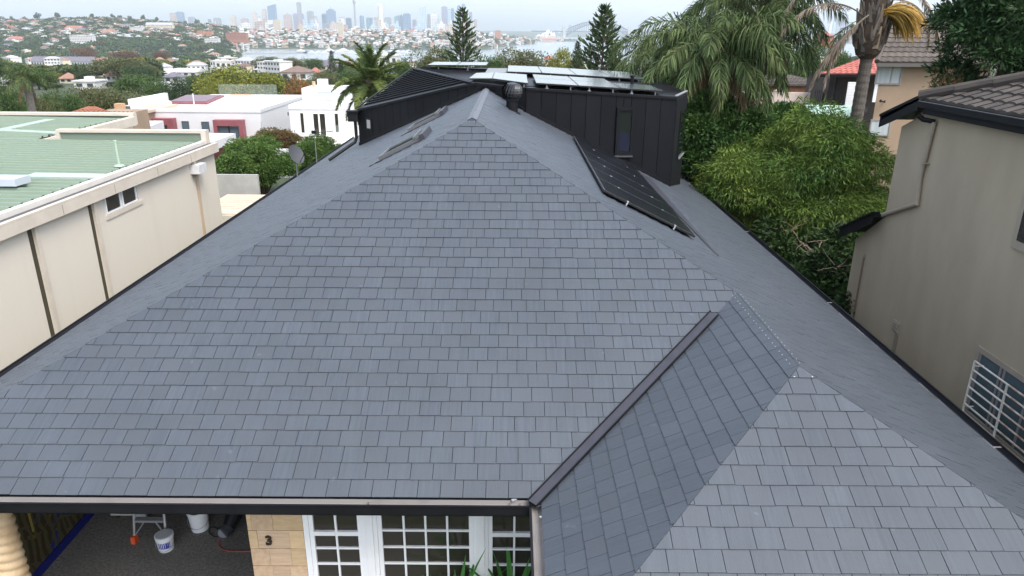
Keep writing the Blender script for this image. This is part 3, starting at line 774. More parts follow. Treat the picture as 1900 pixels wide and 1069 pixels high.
# rain head and downpipe at the left corner
rh = MB(); c_ = np.array([A0[0] - .16, A0[1] - .12])
rh.box(c_[0] - .16, c_[0] + .18, c_[1] - .14, c_[1] + .14, 4.93, 5.24); rh.box(c_[0] - .2, c_[0] + .22, c_[1] - .18, c_[1] + .18, 5.24, 5.29)
rh.build('rain_head', M_black, up)
pz = roofz(A0[0] - .1, 0) + .14
MB().tube([(c_[0] + .06, c_[1], 4.95), (c_[0] + .07, c_[1] - .02, pz + .22), (c_[0] + .03, c_[1] - .08, pz + .06), (c_[0] - .1, c_[1] - .2, pz - .02), (c_[0] - .75, c_[1] - .75, roofz(c_[0] - .75, 0) + .09)], .055, 10).build('downpipe', M_black, up)

# ------------------------------------------------------------------ skylights, vent, solar panels, dish, aerial
M_skyglass = mat('skylight_glass', (0.05, 0.066, 0.07), 0.05, spec=0.5); M_skyfr = mat('skylight_frame', (0.13, 0.135, 0.14), 0.45, metal=.3)
def skylight(y0, y1, x0, x1, label):
    pl = PL['left']; u0, u1 = -y0, -y1; v0, v1 = S(x0 - XL), S(x1 - XL); h = .10
    fr = MB(); t = .07
    def bx(m, ua, ub, va_, vb_, h0, h1): m.hexa([world(pl, ua, va_, h0), world(pl, ub, va_, h0), world(pl, ub, vb_, h0), world(pl, ua, vb_, h0)], [world(pl, ua, va_, h1), world(pl, ub, va_, h1), world(pl, ub, vb_, h1), world(pl, ua, vb_, h1)])
    bx(fr, u0, u0 - t, v0, v1, .0, h); bx(fr, u1 + t, u1, v0, v1, .0, h); bx(fr, u0 - t, u1 + t, v0, v0 + t, .0, h); bx(fr, u0 - t, u1 + t, v1 - t, v1, .0, h)
    s = fr.build('skylight', M_skyfr, house)
    m = MB(); bx(m, u0 - t, u1 + t, v0 + t, v1 - t, h - .03, h - .015); m.build('pane', M_skyglass, s)
    m = MB(); bx(m, u0 + .05, u1 - .05, v1, v1 + .1, .0, h + .03); bx(m, u0 + .1, u0 + .005, v0 - .08, v1, .01, .035); bx(m, u1 - .005, u1 - .1, v0 - .08, v1, .01, .035); bx(m, u0 + .1, u1 - .1, v0 - .22, v0 - .003, .012, .03); m.build('flashing', M_flash, s)
    m = MB(); bx(m, u0 + .02, u1 - .02, v1 - .13, v1 - .075, h + .001, h + .045); m.build('hood', M_skyfr, s)
    return s
skylight(14.5, 15.65, -2.68, -1.83, 'front'); skylight(19.0, 20.15, -2.72, -1.86, 'rear')
vb = np.array([-0.03, 18.92, roofz(-.03, 0)])
tv = thing('turbine_vent', vb, 'black turbine roof ventilator beside the slate ridge', 'roof vent')
MB().lathe(vb, [(.15, -.1), (.15, .24), (.17, .25), (.17, .30)], 20).build('neck', M_black, tv)
MB().slab([vb + [-.22, -.22, .10], vb + [.22, -.22, -.10], vb + [.22, .22, -.10], vb + [-.22, .22, .10]], (0, 0, .02)).build('base_flashing', M_black, tv)
for k in range(18):
    a = 2 * math.pi * k / 18; vs = []
    for j in range(9):
        t_ = -1.25 + 2.6 * j / 8; r = .24 * math.cos(t_ * .93) ** .6 if math.cos(t_ * .93) > 0 else .02; z = .48 + .19 * math.sin(t_)
        for da, rr in ((0, 0), (.30, .028)):
            aa = a + da + t_ * .25; vs.append(vb + [(r + rr) * math.cos(aa), (r + rr) * math.sin(aa), z])
    MB().add(vs, [(2 * j, 2 * j + 1, 2 * j + 3, 2 * j + 2) for j in range(8)]).build('vane', mat('gloss_black', (.02, .02, .022), .25, spec=.6), tv)
MB().lathe(vb, [(.17, .30), (.2, .36), (.21, .48), (.19, .6), (.1, .66)], 18).build('drum', M_black, tv)
MB().lathe(vb, [(.13, .655), (.11, .675), (.03, .69)], 18).build('cap', mat('gloss_black', (.02, .02, .022), .25, spec=.6), tv)

M_pv = mat('solar_cells_black', (0.007, 0.008, 0.011), 0.28, spec=0.14); M_pvfr = mat('solar_frame', (0.13, 0.13, 0.14), 0.4); M_pvedge = mat('solar_frame_black', (.012, .012, .013), .4)
M_pvtop = mat('solar_glass_sky_tint', (0.07, 0.085, 0.10), 0.12, spec=1.0); M_pvrail = mat('solar_rail', (0.45, 0.46, 0.48), 0.35, metal=.5)  # upper panels: pale base colour stands in for sky reflected at a grazing angle
def solar(c4, label, group, face, frame, thick=.04, feet=None, cells=True):
    c4 = [np.asarray(p, float) for p in c4]; n = nrm(np.cross(c4[1] - c4[0], c4[3] - c4[0])); n = n if n[2] > 0 else -n
    t = thing('solar_panel', np.mean(c4, 0) - n * thick, label, 'solar panel', group)
    MB().slab([p - n * thick for p in c4], n * (thick - .004)).build('frame', M_pvedge, t); MB().slab([p - n * .0038 for p in c4], n * .0038).build('frame_rim', frame, t)
    ce = np.mean(c4, 0); q = [p + (ce - p) * .014 + n * .0015 for p in c4]
    MB().slab(q, n * .003).build('glass', face, t)
    for fp in feet or []:
        p = np.asarray(fp, float); MB().lathe(p, [(.05, 0), (.05, .03), (.02, .035), (.02, .13)], 8).build('foot', M_pvrail, t)
    return t
names = ['nearest', 'second', 'third', 'fourth', 'fifth', 'farthest']
pr = PL['right']; ve0, ve1 = S(XR - 3.27), S(XR - 1.58)
for i in range(6):
    y0 = 12.55 + i * 1.16; y1 = y0 + 1.15
    t = solar([world(pr, y0, ve0, .10), world(pr, y1, ve0, .10), world(pr, y1, ve1, .10), world(pr, y0, ve1, .10)], f'black solar panel on the right slate slope, {names[i]} of the six in the row', 'solar panels on the slate slope', M_pv, M_pvfr)
    if i: MB().obox(world(pr, y0 - .012, ve0, .095), pr['U'], pr['V'], pr['N'], .014, ve1 - ve0, .008).build('mid_rail', M_pvrail, t)
    for vv in (.22, .74):
        p = world(pr, y0 - .008, ve0 + (ve1 - ve0) * vv, .097)
        m = MB(); m.obox(p, pr['U'], pr['V'], pr['N'], .022, .034, .014)
        if i == 0: m.obox(p - pr['U'] * .02, pr['U'], pr['V'], pr['N'], .018, .026, -.07)
        m.build('clamp', M_screw, t)
# thin raised strip, darker than the slates, tapering beside the panels
m = MB(); pl = pr
m.hexa([world(pl, 12.2, S(XR - 3.66), .012), world(pl, 19.3, S(XR - 3.72), .012), world(pl, 19.3, S(XR - 3.36), .012), world(pl, 12.2, S(XR - 3.58), .012)],
       [world(pl, 12.2, S(XR - 3.66), .022), world(pl, 19.3, S(XR - 3.72), .04), world(pl, 19.3, S(XR - 3.36), .04), world(pl, 12.2, S(XR - 3.58), .03)])
m.build('tapered_strip', M_flash, house)
# arrays on the upper roof
def zp(x): return 6.55 - .052 * max(x - .3, 0)
def arr(xs, y0, y1, label, nm='upper', tilt=0.0):
    c = [(xs[0], y0, zp(xs[0])), (xs[1], y0, zp(xs[1])), (xs[1], y1, zp(xs[1]) + tilt), (xs[0], y1, zp(xs[0]) + tilt)]
    return solar(c, label, 'solar panels on the black upper roof', M_pvtop, M_pvfr, .035, [(xs[0] + .3, y0 + .1, zp(xs[0]) - .16), (xs[1] - .2, y0 + .1, zp(xs[1]) - .17)])
fx = [0.62, 1.80, 2.98, 4.16]
for i in range(3): arr((fx[i] + .01, fx[i + 1] - .01), 20.55, 22.55, f'pale solar panel in the front row of the upper roof, {("leftmost", "middle", "rightmost")[i]} of three')
for i in range(2): arr((fx[i] + .01, fx[i + 1] - .01), 22.58, 24.6, f'pale solar panel in the second row of the upper roof, {("left", "right")[i]} of two')
bxs = [-0.22, 0.98, 2.18, 3.38, 4.58]
for j in range(2):
    for i in range(4):
        arr((bxs[i] + .01, bxs[i + 1] - .01), 25.9 + j * 2.05, 27.92 + j * 2.05, f'pale solar panel in the {("third", "rearmost")[j]} row of the upper roof, {("first", "second", "third", "fourth")[i]} from the left', tilt=.02)
ps = [np.array(p) for p in ((-1.32, 22.05, 6.55), (-.62, 21.75, 6.57), (.40, 20.45, 6.53), (.42, 24.0, 6.56), (-.62, 24.4, 6.60), (-1.22, 24.5, 6.57))]
solar([ps[0], ps[1], ps[4], ps[5]], 'narrow pale solar panel over the slate ridge, left of the folded pair', 'solar panels on the black upper roof', M_pvtop, M_pvfr, .035)
solar([ps[1] + [.01, 0, 0], ps[2], ps[3], ps[4] + [.01, 0, 0]], 'wide pale solar panel over the slate ridge, right of the folded pair', 'solar panels on the black upper roof', M_pvtop, M_pvfr, .035, [(.3, 20.7, 6.38)])
for i in range(2):
    xa = -3.35 + i * 1.15
    solar([(xa, 29.3, 6.60), (xa + 1.13, 29.35, 6.60), (xa + 1.16, 31.4, 6.63), (xa + .04, 31.4, 6.63)], f'pale solar panel at the rear left of the upper roof, {("left", "right")[i]} one of the pair', 'solar panels on the black upper roof', M_pvtop, M_pvfr, .035, [(xa + .4, 29.5, 6.38)])

dc = np.array([XL - .05, 25.7, EZ]); dt_ = thing('satellite_dish', dc, 'grey satellite dish on a pole at the left gutter', 'satellite dish')
MB().tube([dc + [0, 0, -.2], dc + [0, 0, .45], dc + [.05, -.1, .6]], .022, 8).build('mast', mat('galvanised', (.35, .36, .37), .4, metal=.7), dt_)
nD = nrm((.78, -.42, .42)); e1 = nrm(np.cross(nD, (0, 0, 1.0))); e2 = np.cross(e1, nD); cD = dc + np.array([.03, -.12, .78]); vs = []; fs = []
for i in range(6):
    rr = .36 * i / 5
    for k in range(24):
        a = 2 * math.pi * k / 24; vs.append(cD + e1 * rr * .92 * math.cos(a) + e2 * rr * math.sin(a) + nD * (.5 * rr * rr))
for i in range(5):
    for k in range(24): fs.append((i * 24 + k, i * 24 + (k + 1) % 24, (i + 1) * 24 + (k + 1) % 24, (i + 1) * 24 + k))
m = MB().add(vs, fs); m.add([np.array(p) - nD * .012 for p in vs], [f_[::-1] for f_ in fs]); m.build('reflector', mat('dish_grey', (.065, .07, .078), .6), dt_)
MB().tube([cD - e2 * .34, cD + nD * .42 - e2 * .12], .012, 6).build('feed_arm', M_black, dt_)
MB().lathe(cD + nD * .42 - e2 * .12, [(.03, -.04), (.03, .04)], 8).build('feed_horn', M_black, dt_)
ac = np.array([XL - .05, 28.4, EZ]); at_ = thing('tv_aerial', ac, 'thin television aerial on a pole behind the satellite dish', 'aerial')
MB().tube([ac + [0, 0, -.1], ac + [0, 0, 1.24]], .016, 6).build('mast', mat('galvanised', (.35, .36, .37), .4, metal=.7), at_)
MB().tube([ac + [-.05, 0, 1.15], ac + [.72, .1, 1.24]], .014, 6).build('boom', M_black, at_)
MB().box(ac[0] - .1, ac[0] + .06, ac[1] - .06, ac[1] + .06, EZ + 1.14, EZ + 1.26).build('junction_box', M_black, at_)
for i in range(7):
    p = ac + np.array([.06 + i * .1, .02, 1.175 + i * .01]); MB().tube([p + [0, -.16, 0], p + [0, .16, 0]], .006, 5).build('element', M_black, at_)
# ------------------------------------------------------------------ left neighbour: cream building with green metal roof
WXL = -11.0
M_cream = mat('cream_render', (0.60, 0.55, 0.465), 0.8, c2=(0.65, 0.60, 0.51), vs=0.8, stretch=(1, 2.2, .22), bump=0.12, bs=30, dirt=0.16, ds=0.8)
M_creamtrim = mat('cream_trim', (0.56, 0.50, 0.42), 0.6, var=.06, vs=2, dirt=.12, ds=1.5)
M_green = mat('green_roof_sheet', (0.168, 0.222, 0.166), 0.6, c2=(0.20, 0.255, 0.192), vs=.6, dirt=.22, ds=.6)
M_greenflash = mat('green_roof_flashing', (0.31, 0.385, 0.32), 0.5, var=.06, vs=1)
M_slot = mat('brown_slot', (0.055, 0.047, 0.028), .7)
lb = thing('green_roof_building', (-18, 20, -.35), 'cream rendered building with green corrugated metal roof beside the left gutter', 'building')
YE = 26.5; ZG = 3.92
m = MB()
slots = [15.82, 18.28]
segs = [(6.0, slots[0] - .1), (slots[0] + .1, slots[1] - .1), (slots[1] + .1, 18.92), (18.92, 20.72), (20.72, YE)]
for y0, y1 in segs[:3] + segs[4:]:
    m.box(WXL - .25, WXL, y0, y1, -.4, ZG - .12)
m.box(WXL - .25, WXL, 18.92, 20.72, -.4, 3.12); m.box(WXL - .25, WXL, 18.92, 20.72, 3.62, ZG - .12)
m.box(-32, WXL - .25, YE - .25, YE, -.4, ZG - .1); m.box(-32, -31.7, 6, YE - .25, -.4, ZG - .1)
m.box(-32, -17.2, 32.6, 33.0, -.4, ZG + .2); m.box(-17.4, -17.2, YE, 32.6, -.4, ZG + .1)
m.build('wall', M_cream, lb)
for s_ in slots:
    MB().box(WXL - .25, WXL - .03, s_ - .1, s_ + .1, -.4, ZG - .12).build('wall_slot', M_slot, lb)
    MB().box(WXL + .002, WXL + .05, s_ + .1, s_ + .24, -.4, ZG - .14).build('pilaster', M_creamtrim, lb)
for y0, y1 in ((18.98, 19.78), (19.86, 20.66)):
    fr = MB(); t = .045
    for a in ((y0, y0 + t, 3.12, 3.62), (y1 - t, y1, 3.12, 3.62), (y0 + t, y1 - t, 3.12, 3.12 + t), (y0 + t, y1 - t, 3.62 - t, 3.62)): fr.box(WXL - .10, WXL + .015, *a)
    w = fr.build('high_window', M_white, lb)
    MB().box(WXL - .025, WXL - .015, y0 + t, y1 - t, 3.12 + t, 3.62 - t).build('pane', M_pane, w)
MB().box(WXL + .002, WXL + .03, 18.9, 20.9, 2.98, 3.10).build('window_ledge', M_creamtrim, lb)
# fascia, gutter, roof edge
MB().box(WXL - .02, WXL + .16, 6, YE + .1, ZG - .30, ZG - .02).build('fascia', M_creamtrim, lb)
m = MB(); m.box(WXL - .12, WXL + .04, 6, YE, ZG - .02, ZG + .02); m.build('gutter', mat('gutter_grey', (.07, .072, .075), .6), lb); MB().box(WXL + .045, WXL + .16, 6, YE + .1, ZG - .015, ZG + .03).build('fascia_top', M_creamtrim, lb)
MB().box(WXL - .30, WXL - .14, 6, YE - .1, ZG - .02, ZG + .14).build('roof_edge_capping', mat('white_capping', (.62, .59, .54), .5, var=.05, vs=2), lb)
for yy in (9.5, 12.0, 14.4, 16.9, 19.3, 21.8, 24.2):
    MB().box(WXL + .161, WXL + .166, yy, yy + .02, ZG - .29, ZG - .04).build('fascia_joint', mat('joint_dark', (.3, .27, .23), .8), lb)
MB().box(WXL + .005, WXL + .32, 24.35, 24.95, ZG - .72, ZG - .42).build('rain_head', mat('rainhead_white', (.6, .6, .6), .5, var=.1, vs=5), lb)
MB().box(WXL + .02, WXL + .09, 24.55, 24.7, ZG - .42, ZG - .30).build('spout', M_creamtrim, lb)
M_rust = mat('rust_stain', (0.42, 0.27, 0.14), .85, c2=(.62, .52, .40), vs=2.0, stretch=(3, 9, .4))
MB().box(WXL + .002, WXL + .008, 24.66, 24.92, 0.3, ZG - .72).build('rust_streak', M_rust, lb)
# corrugated roof: ribs run across (along X)
def ribbed(x0, x1, y0, y1, zf, pitch=.40, rib=.07):
    V = []; F = []; n = int((y1 - y0) / pitch); xs = [x0, x1]
    for i in range(n):
        y = y0 + i * pitch
        for dy, dz in ((0, 0), (pitch * .66, 0), (pitch * .72, rib), (pitch * .95, rib)):
            for x in xs: V.append((x, y + dy, zf(x, y + dy) + dz))
    k = len(V) // 2
    F = [(2 * i, 2 * i + 1, 2 * i + 3, 2 * i + 2) for i in range(k - 1)]
    return MB().add(V, F)
rzl = lambda x, y: ZG + .06 + .012 * (WXL - x)
m = ribbed(-32, WXL - .4, 6, 26.3, rzl); m.build('roof', M_green, lb)
ribbed(-32, -17.3, 26.35, 32.55, lambda x, y: ZG + .07 + .012 * (WXL - x) + .0 * y).build('roof', M_green, lb)
# parapets with cream capping
MB().box(-16.4, WXL - .2, YE - .2, YE - .06, ZG - .1, ZG + .40).build('parapet', M_green, lb)
m = MB(); m.box(-16.5, WXL - .1, YE - .26, YE + .06, ZG + .402, ZG + .50); m.box(WXL - .28, WXL - .1, YE - .26, YE + .06, ZG - .05, ZG + .40); m.box(-16.52, -16.38, YE - .26, YE + .06, ZG + .05, ZG + .40); m.build('parapet_capping', M_creamtrim, lb)
MB().box(-32, -16.9, 32.5, 32.62, ZG, ZG + .30).build('parapet', M_green, lb)
m = MB(); m.box(-32, -16.8, 32.4, 32.72, ZG + .30, ZG + .42); m.box(-17.0, -16.8, 32.4, 32.72, ZG - .1, ZG + .298); m.build('parapet_capping', M_creamtrim, lb)
MB().hexa([(-16.95, 26.6, ZG - .1), (-16.7, 26.6, ZG - .1), (-16.7, 32.4, ZG - .1), (-16.95, 32.4, ZG - .1)], [(-16.95, 26.6, ZG + .2), (-16.7, 26.6, ZG + .2), (-16.7, 32.4, ZG + .28), (-16.95, 32.4, ZG + .28)]).build('parapet_capping', M_creamtrim, lb)
# flashings, roof hatch and a vent pipe
def roof_strip(a, b, w, name, mt, h=.045):
    a, b = np.array([*a, rzl(*a) + .038]), np.array([*b, rzl(*b) + .038]); d = nrm(b - a); MB().obox(a, d, nrm((-d[1], d[0], 0)), (0, 0, 1), np.linalg.norm(b - a), w, h).build(name, mt, lb)
q0, q1 = at_z(0, 247, 4.08), at_z(158, 254, 4.05); roof_strip(q0[:2], q1[:2], .45, 'roof_flashing', M_greenflash, .05)
q0, q1 = at_z(0, 247, 4.1), at_z(105, 224, 4.1); roof_strip(q0[:2], q1[:2], .45, 'roof_flashing', M_greenflash, .05)
q0, q1 = at_z(42, 327, 4.1), at_z(180, 333, 4.02); roof_strip(q0[:2], q1[:2], .55, 'roof_flashing', mat('pale_flashing', (.36, .43, .40), .5), .05)
c = at_z(0, 335, 4.2); MB().box(c[0] - 1.6, c[0] + .62, c[1] - .35, c[1] + .25, 4.12, 4.30).build('roof_hatch', mat('hatch_white', (.45, .49, .54), .4), lb)
c = at_z(222, 311, 4.0); MB().lathe((c[0], c[1], 4.0), [(.035, 0), (.035, .75), (.05, .75), (.05, .8)], 10).build('vent_pipe', mat('vent_green', (.36, .46, .36), .5), lb)
MB().lathe((c[0], c[1], 4.04), [(.16, 0), (.13, .04), (.04, .06)], 10).build('pipe_collar', M_greenflash, lb)

# deck slats and glass balustrade beyond the cream wall
dk = at_y(452, 378, 31.0); t = thing('timber_deck', (dk[0], 31.5, dk[2] - .2), 'pale slatted timber deck in the gap between cream wall and slate roof', 'deck')
for i in range(9):
    MB().box(dk[0] - 1.6, dk[0] + 2.4, 29.6 + i * .42, 29.6 + i * .42 + .34, dk[2] - .15, dk[2] - .1).build('slat', mat('pale_timber', (.55, .47, .37), .7, var=.12, vs=4, rnd=.1), t)
MB().box(dk[0] - 1.6, dk[0] + 2.4, 29.5, 33.4, -.5, dk[2] - .16).build('base', M_cream, t)
bl = thing('glass_balustrade', (dk[0] - .9, 29.4, dk[2] - .15), 'glass balustrade with steel rail in front of the slatted deck', 'balustrade')
M_glassrail = mat('balustrade_glass', (.55, .65, .6), .05, spec=.6, alpha=.09)
MB().box(dk[0] - 1.6, dk[0] - .45, 29.4, 29.415, dk[2] - .1, dk[2] + .75).build('pane', M_glassrail, bl)
MB().box(dk[0] - 1.62, dk[0] - .4, 29.38, 29.44, dk[2] + .755, dk[2] + .8).build('rail', mat('steel_rail', (.3, .31, .32), .4, metal=.5), bl)
MB().box(dk[0] - .445, dk[0] - .39, 29.38, 29.44, dk[2] - .15, dk[2] + .75).build('post', mat('dark_post', (.07, .07, .075), .5), bl)
gw = at_y(430, 350, 33.2); o = MB().box(gw[0] - 1.4, gw[0] + .9, 34.2, 34.4, -.6, gw[2] + .45).build('planter_wall', mat('grey_concrete', (.36, .36, .34), .85, var=.1, vs=2)); tag(o, 'low grey concrete garden wall beneath the left hedge tree', 'wall')

# ------------------------------------------------------------------ white modern house with maroon surrounds
M_wht = mat('white_render', (0.60, 0.60, 0.60), 0.7, var=.03, vs=1)
M_whtroof = mat('white_roof', (0.56, 0.55, 0.53), 0.7, var=.05, vs=.5, dirt=.15, ds=.6)
M_mar = mat('maroon_cladding', (0.21, 0.065, 0.075), .5, c2=(.27, .09, .1), vs=2)
M_gl = mat('blue_grey_glass', (0.09, 0.12, 0.14), .08, spec=.7)
wh = thing('white_modern_house', (-24, 64, -5), 'white flat roofed modern house with maroon window surrounds, behind the green roof', 'house')
YA = 62.0
a0, a1 = at_y(238, 207, YA), at_y(483, 210, YA); zt = (a0[2] + a1[2]) / 2
MB().box(a0[0], a1[0], YA, YA + 17, -6, zt).build('wall', M_wht, wh)
m = MB(); m.box(a0[0] - .05, a1[0] + .05, YA - .05, YA + .3, zt + .002, zt + .30); m.box(a1[0] - .3, a1[0] + .05, YA + .3, YA + 17, zt + .002, zt + .30); m.box(a0[0] - .05, a0[0] + .3, YA + .3, YA + 7, zt + .002, zt + 1.0); m.build('parapet', M_wht, wh)
MB().box(a0[0] + .3, a1[0] - .3, YA + .31, YA + 17, zt + .003, zt + .06).build('roof_deck', M_whtroof, wh)
# right block with the sliding door
YB2 = 58.0
b0, b1 = at_y(536, 203, YB2), at_y(664, 204, YB2); zb = b0[2]
MB().box(b0[0], b1[0] + 3, YB2, YB2 + 15, -6, zb).build('wall', M_wht, wh)
m = MB(); m.box(b0[0] - .04, b1[0] + 3, YB2 - .04, YB2 + .3, zb + .002, zb + .35); m.box(b0[0] - .04, b0[0] + .3, YB2 + .3, YB2 + 15, zb + .002, zb + .35); m.build('parapet', M_wht, wh)
c0, c1 = at_y(561, 187, YB2 + 5), at_y(631, 187, YB2 + 5); zc = at_y(600, 164, YB2 + 5)[2]
MB().box(c0[0], c1[0], YB2 + 5, YB2 + 9, zb, zc).build('stair_box', M_wht, wh)
def rect(x0, y0, x1, y1, Y, name, mt, parent, proud=.04, frame=None, fw=.07):
    p, q = at_y(x0, y0, Y), at_y(x1, y1, Y); xa, xb, za, zb_ = min(p[0], q[0]), max(p[0], q[0]), min(p[2], q[2]), max(p[2], q[2])
    if frame is None:
        return MB().box(xa, xb, Y - proud, Y - .004, za, zb_).build(name, mt, parent)
    m = MB()
    for a in ((xa - fw, xa, za - fw, zb_ + fw), (xb, xb + fw, za - fw, zb_ + fw), (xa, xb, zb_, zb_ + fw), (xa, xb, za - fw, za)): m.box(a[0], a[1], Y - proud - .03, Y - .004, a[2], a[3])
    w = m.build(name, frame, parent); MB().box(xa, xb, Y - proud, Y - .006, za, zb_).build('pane', mt, w); return w
rect(589, 171, 620, 184, YB2 + 5, 'clerestory_window', mat('pale_glass', (.45, .5, .5), .2), wh, frame=M_wht)
for q in ((557, 210, 566, 246), (621, 211, 629.5, 245)): rect(*q, YB2, 'window', M_pane, wh, frame=M_wht)
w = rect(581, 211, 606, 251, YB2, 'sliding_door', M_pane, wh, frame=M_white, fw=.1); p = at_y(593, 230, YB2)
MB().box(p[0] - .06, p[0] + .06, YB2 - .08, YB2 - .041, at_y(593, 251, YB2)[2], at_y(593, 211, YB2)[2]).build('stile', M_white, w)
rect(533.5, 208, 536, 215, YB2 + .5, 'slot_window', M_gl, wh)
for q in ((338.5, 226, 351, 241), (375, 227, 388.5, 242)): rect(*q, YA, 'window', M_gl, wh, frame=M_gl, fw=.06)
def surround(x0, y0, x1, y1, gx0, gy0, gx1, gy1):
    p, q = at_y(x0, y0, YA - .7), at_y(x1, y1, YA - .7); r, s = at_y(gx0, gy0, YA - .7), at_y(gx1, gy1, YA - .7); m = MB()
    m.box(p[0], r[0], YA - .7, YA - .004, q[2], p[2]); m.box(s[0], q[0], YA - .7, YA - .004, q[2], p[2]); m.box(r[0], s[0], YA - .7, YA - .004, r[2], p[2]); m.box(r[0], s[0], YA - .7, YA - .004, q[2], s[2])
    w = m.build('window_surround', M_mar, wh); MB().box(r[0], s[0], YA - .45, YA - .40, s[2], r[2]).build('pane', M_gl, w)
    xm = (r[0] + s[0]) / 2; MB().box(xm - .04, xm + .04, YA - .5, YA - .452, s[2], r[2]).build('mullion', M_black, w)
surround(394, 223, 458, 300, 402, 234, 446, 262)
surround(262, 220, 326, 262, 268, 232, 311, 241)
rect(484.5, 226, 487.5, 255, YA, 'slot_window', M_gl, wh)
# white canopies in front of the windows
for (x0, y0), (x1, y1), (x2, y2) in (((388, 247), (437, 247.5), (393, 264)), ((258, 224), (303, 224), (274, 237))):
    z = at_y(x1, y1, 59.5)[2]; MB().slab([at_z(x0, y0, z), at_z(x1, y1, z), at_z(x2, y2, z), at_z(x0 - 8, y2, z)], (0, 0, -.65)).build('canopy', M_wht, wh)
p, q = at_y(400, 300, 60), at_y(438, 264, 60); MB().box(p[0] - 2, q[0], 60, 60.3, p[2] - 2, q[2]).build('maroon_wall', M_mar, wh)
# maroon roof lantern
l0, l1 = at_y(309, 193, 68), at_y(386, 195, 68); lz = at_z; zz0 = l0[2]
pv = [at_y(309, 190, 68), at_y(384, 192, 68), at_y(416, 181, 76), at_y(346, 180, 76)]
zz = max(p[2] for p in pv); pv = [np.array([p[0], p[1], zz]) for p in pv]
o = MB().slab(pv, (0, 0, -.45)).build('roof_lantern', M_mar, wh)
ce = np.mean(pv, 0); MB().slab([p + (ce - p) * .12 + np.array([0, 0, .004]) for p in pv], (0, 0, .05)).build('lantern_top', mat('lantern_glass', (.15, .085, .10), .4), o)
MB().slab([p + (ce - p) * .16 - np.array([0, 0, .46]) for p in pv], (0, 0, zt - zz + .46)).build('lantern_glazing', M_pane, o)
for i in range(8):
    p = pv[0] + (pv[1] - pv[0]) * (.08 + i * .12); p = p + (ce - p) * .13; MB().box(p[0] - .04, p[0] + .04, p[1] - .04, p[1] + .04, zt, zz - .46).build('lantern_post', M_mar, o)
p = at_y(362, 206, 66); MB().tube([(p[0], 66, zt), (p[0], 66, zt + 1.2)], .05, 6).build('roof_mast', M_wht, wh)
p = at_y(313, 196, 66.5); MB().lathe((p[0], 66.5, zt), [(.3, 0), (.3, .35), (.22, .5), (.05, .55)], 12).build('roof_cowl', M_wht, wh)
# roof furniture: air conditioner, table, glass screens
ac_ = at_y(598, 163, 66); t = thing('air_conditioner', (ac_[0], 66, zc), 'white air conditioner unit on the roof box of the white house', 'air conditioner')
MB().box(ac_[0] - .42, ac_[0] + .42, 66, 66.6, zc, zc + .55).build('casing', M_wht, t); m = MB(); m.tube([(ac_[0] - .12, 65.995, zc + .28), (ac_[0] - .12, 65.97, zc + .28)], .2, 16); m.build('fan_grille', mat('grille_grey', (.45, .46, .47), .5), t)
MB().box(ac_[0] - 3.2, ac_[0] + 1, 62.5, 67.2, zc - .06, zc).build('roof_deck', M_whtroof, wh) if False else None
p = at_y(583, 164, 64); MB().lathe((p[0], 64, zc), [(.14, 0), (.14, .45), (.18, .5)], 10).build('flue', mat('terracotta_flue', (.6, .38, .25), .7), wh)
tb = at_y(447, 188, 78); t = thing('roof_table', (tb[0], 78, zt), 'timber topped table with white legs on the white roof terrace', 'table')
zt1 = tb[2] + .55
MB().box(tb[0] - 1.0, tb[0] + 1.0, 77.5, 78.5, zt1, zt1 + .12).build('top', mat('teak', (.55, .33, .2), .6), t); MB().box(tb[0] - .35, tb[0] + .35, 77.8, 78.2, zt, zt1).build('pedestal', M_wht, t)
gs = at_y(500, 182, 80); o = MB().box(gs[0] - 5, gs[0] + 1.2, 79.0, 79.03, zt, zt + 1.1).build('glass_screen', M_glassrail); tag(o, 'clear glass screen along the back of the white roof terrace', 'screen')
gs = at_y(618, 240, 56); o = MB().slab([at_y(605, 250, 57), at_y(634, 256, 57), at_y(632, 228, 57), at_y(606, 245, 57)], (0, .03, 0)).build('glass_screen', M_glassrail); tag(o, 'sloping glass balustrade beside the sliding door of the white house', 'balustrade')
p0, p1 = at_y(505, 275, 52), at_y(640, 268, 52); MB().box(p0[0], p1[0], 52, 58, p0[2] - 3, p0[2]).build('terrace', mat('terrace_stone', (.6, .56, .5), .8, var=.08, vs=2), wh)
p0, p1 = at_y(500, 300, 48), at_y(640, 278, 48); o = MB().box(p0[0], p1[0], 48, 48.3, p0[2] - 3, p1[2]).build('garden_wall', M_wht); tag(o, 'white garden wall behind the hedge and aerial', 'wall')

# ------------------------------------------------------------------ right neighbour: taupe house
WXR = 8.6
M_taupe = mat('taupe_render', (0.36, 0.30, 0.212), 0.85, c2=(0.42, 0.355, 0.255), vs=.8, stretch=(1, 1.3, .45), bump=0.15, bs=45, dirt=.16, ds=.6)
M_taupetrim = mat('taupe_trim', (0.33, 0.285, 0.22), .7, var=.08, vs=3)
rb = thing('taupe_house', (11, 12, -.35), 'taupe rendered house with dark tiled roof close to the right gutter', 'house')
P = lambda x, y: at_x(x, y, WXR)
c_top, c_mid, c_lo, c_eave = P(1673, 235), P(1640, 402), P(1588, 444), P(1740, 195)
yc1 = c_top[1]; yc2 = c_lo[1]; ze = P(1820, 212)[2]; zlow = c_mid[2]
MB().slab([(WXR, 2, -.4), (WXR, yc2, -.4), (WXR, yc2, c_lo[2]), (WXR, yc1, zlow), (WXR, yc1, c_top[2]), (WXR, c_eave[1], ze), (WXR, 2, ze)], (.25, 0, 0)).build('wall', M_taupe, rb)
MB().box(WXR + .25, WXR + 7, yc2 - .25, yc2, -.4, 2.5).build('wall', M_taupe, rb)
MB().box(WXR + .25, WXR + 7, yc1 - .25, yc1, -.4, ze).build('wall', M_taupe, rb)
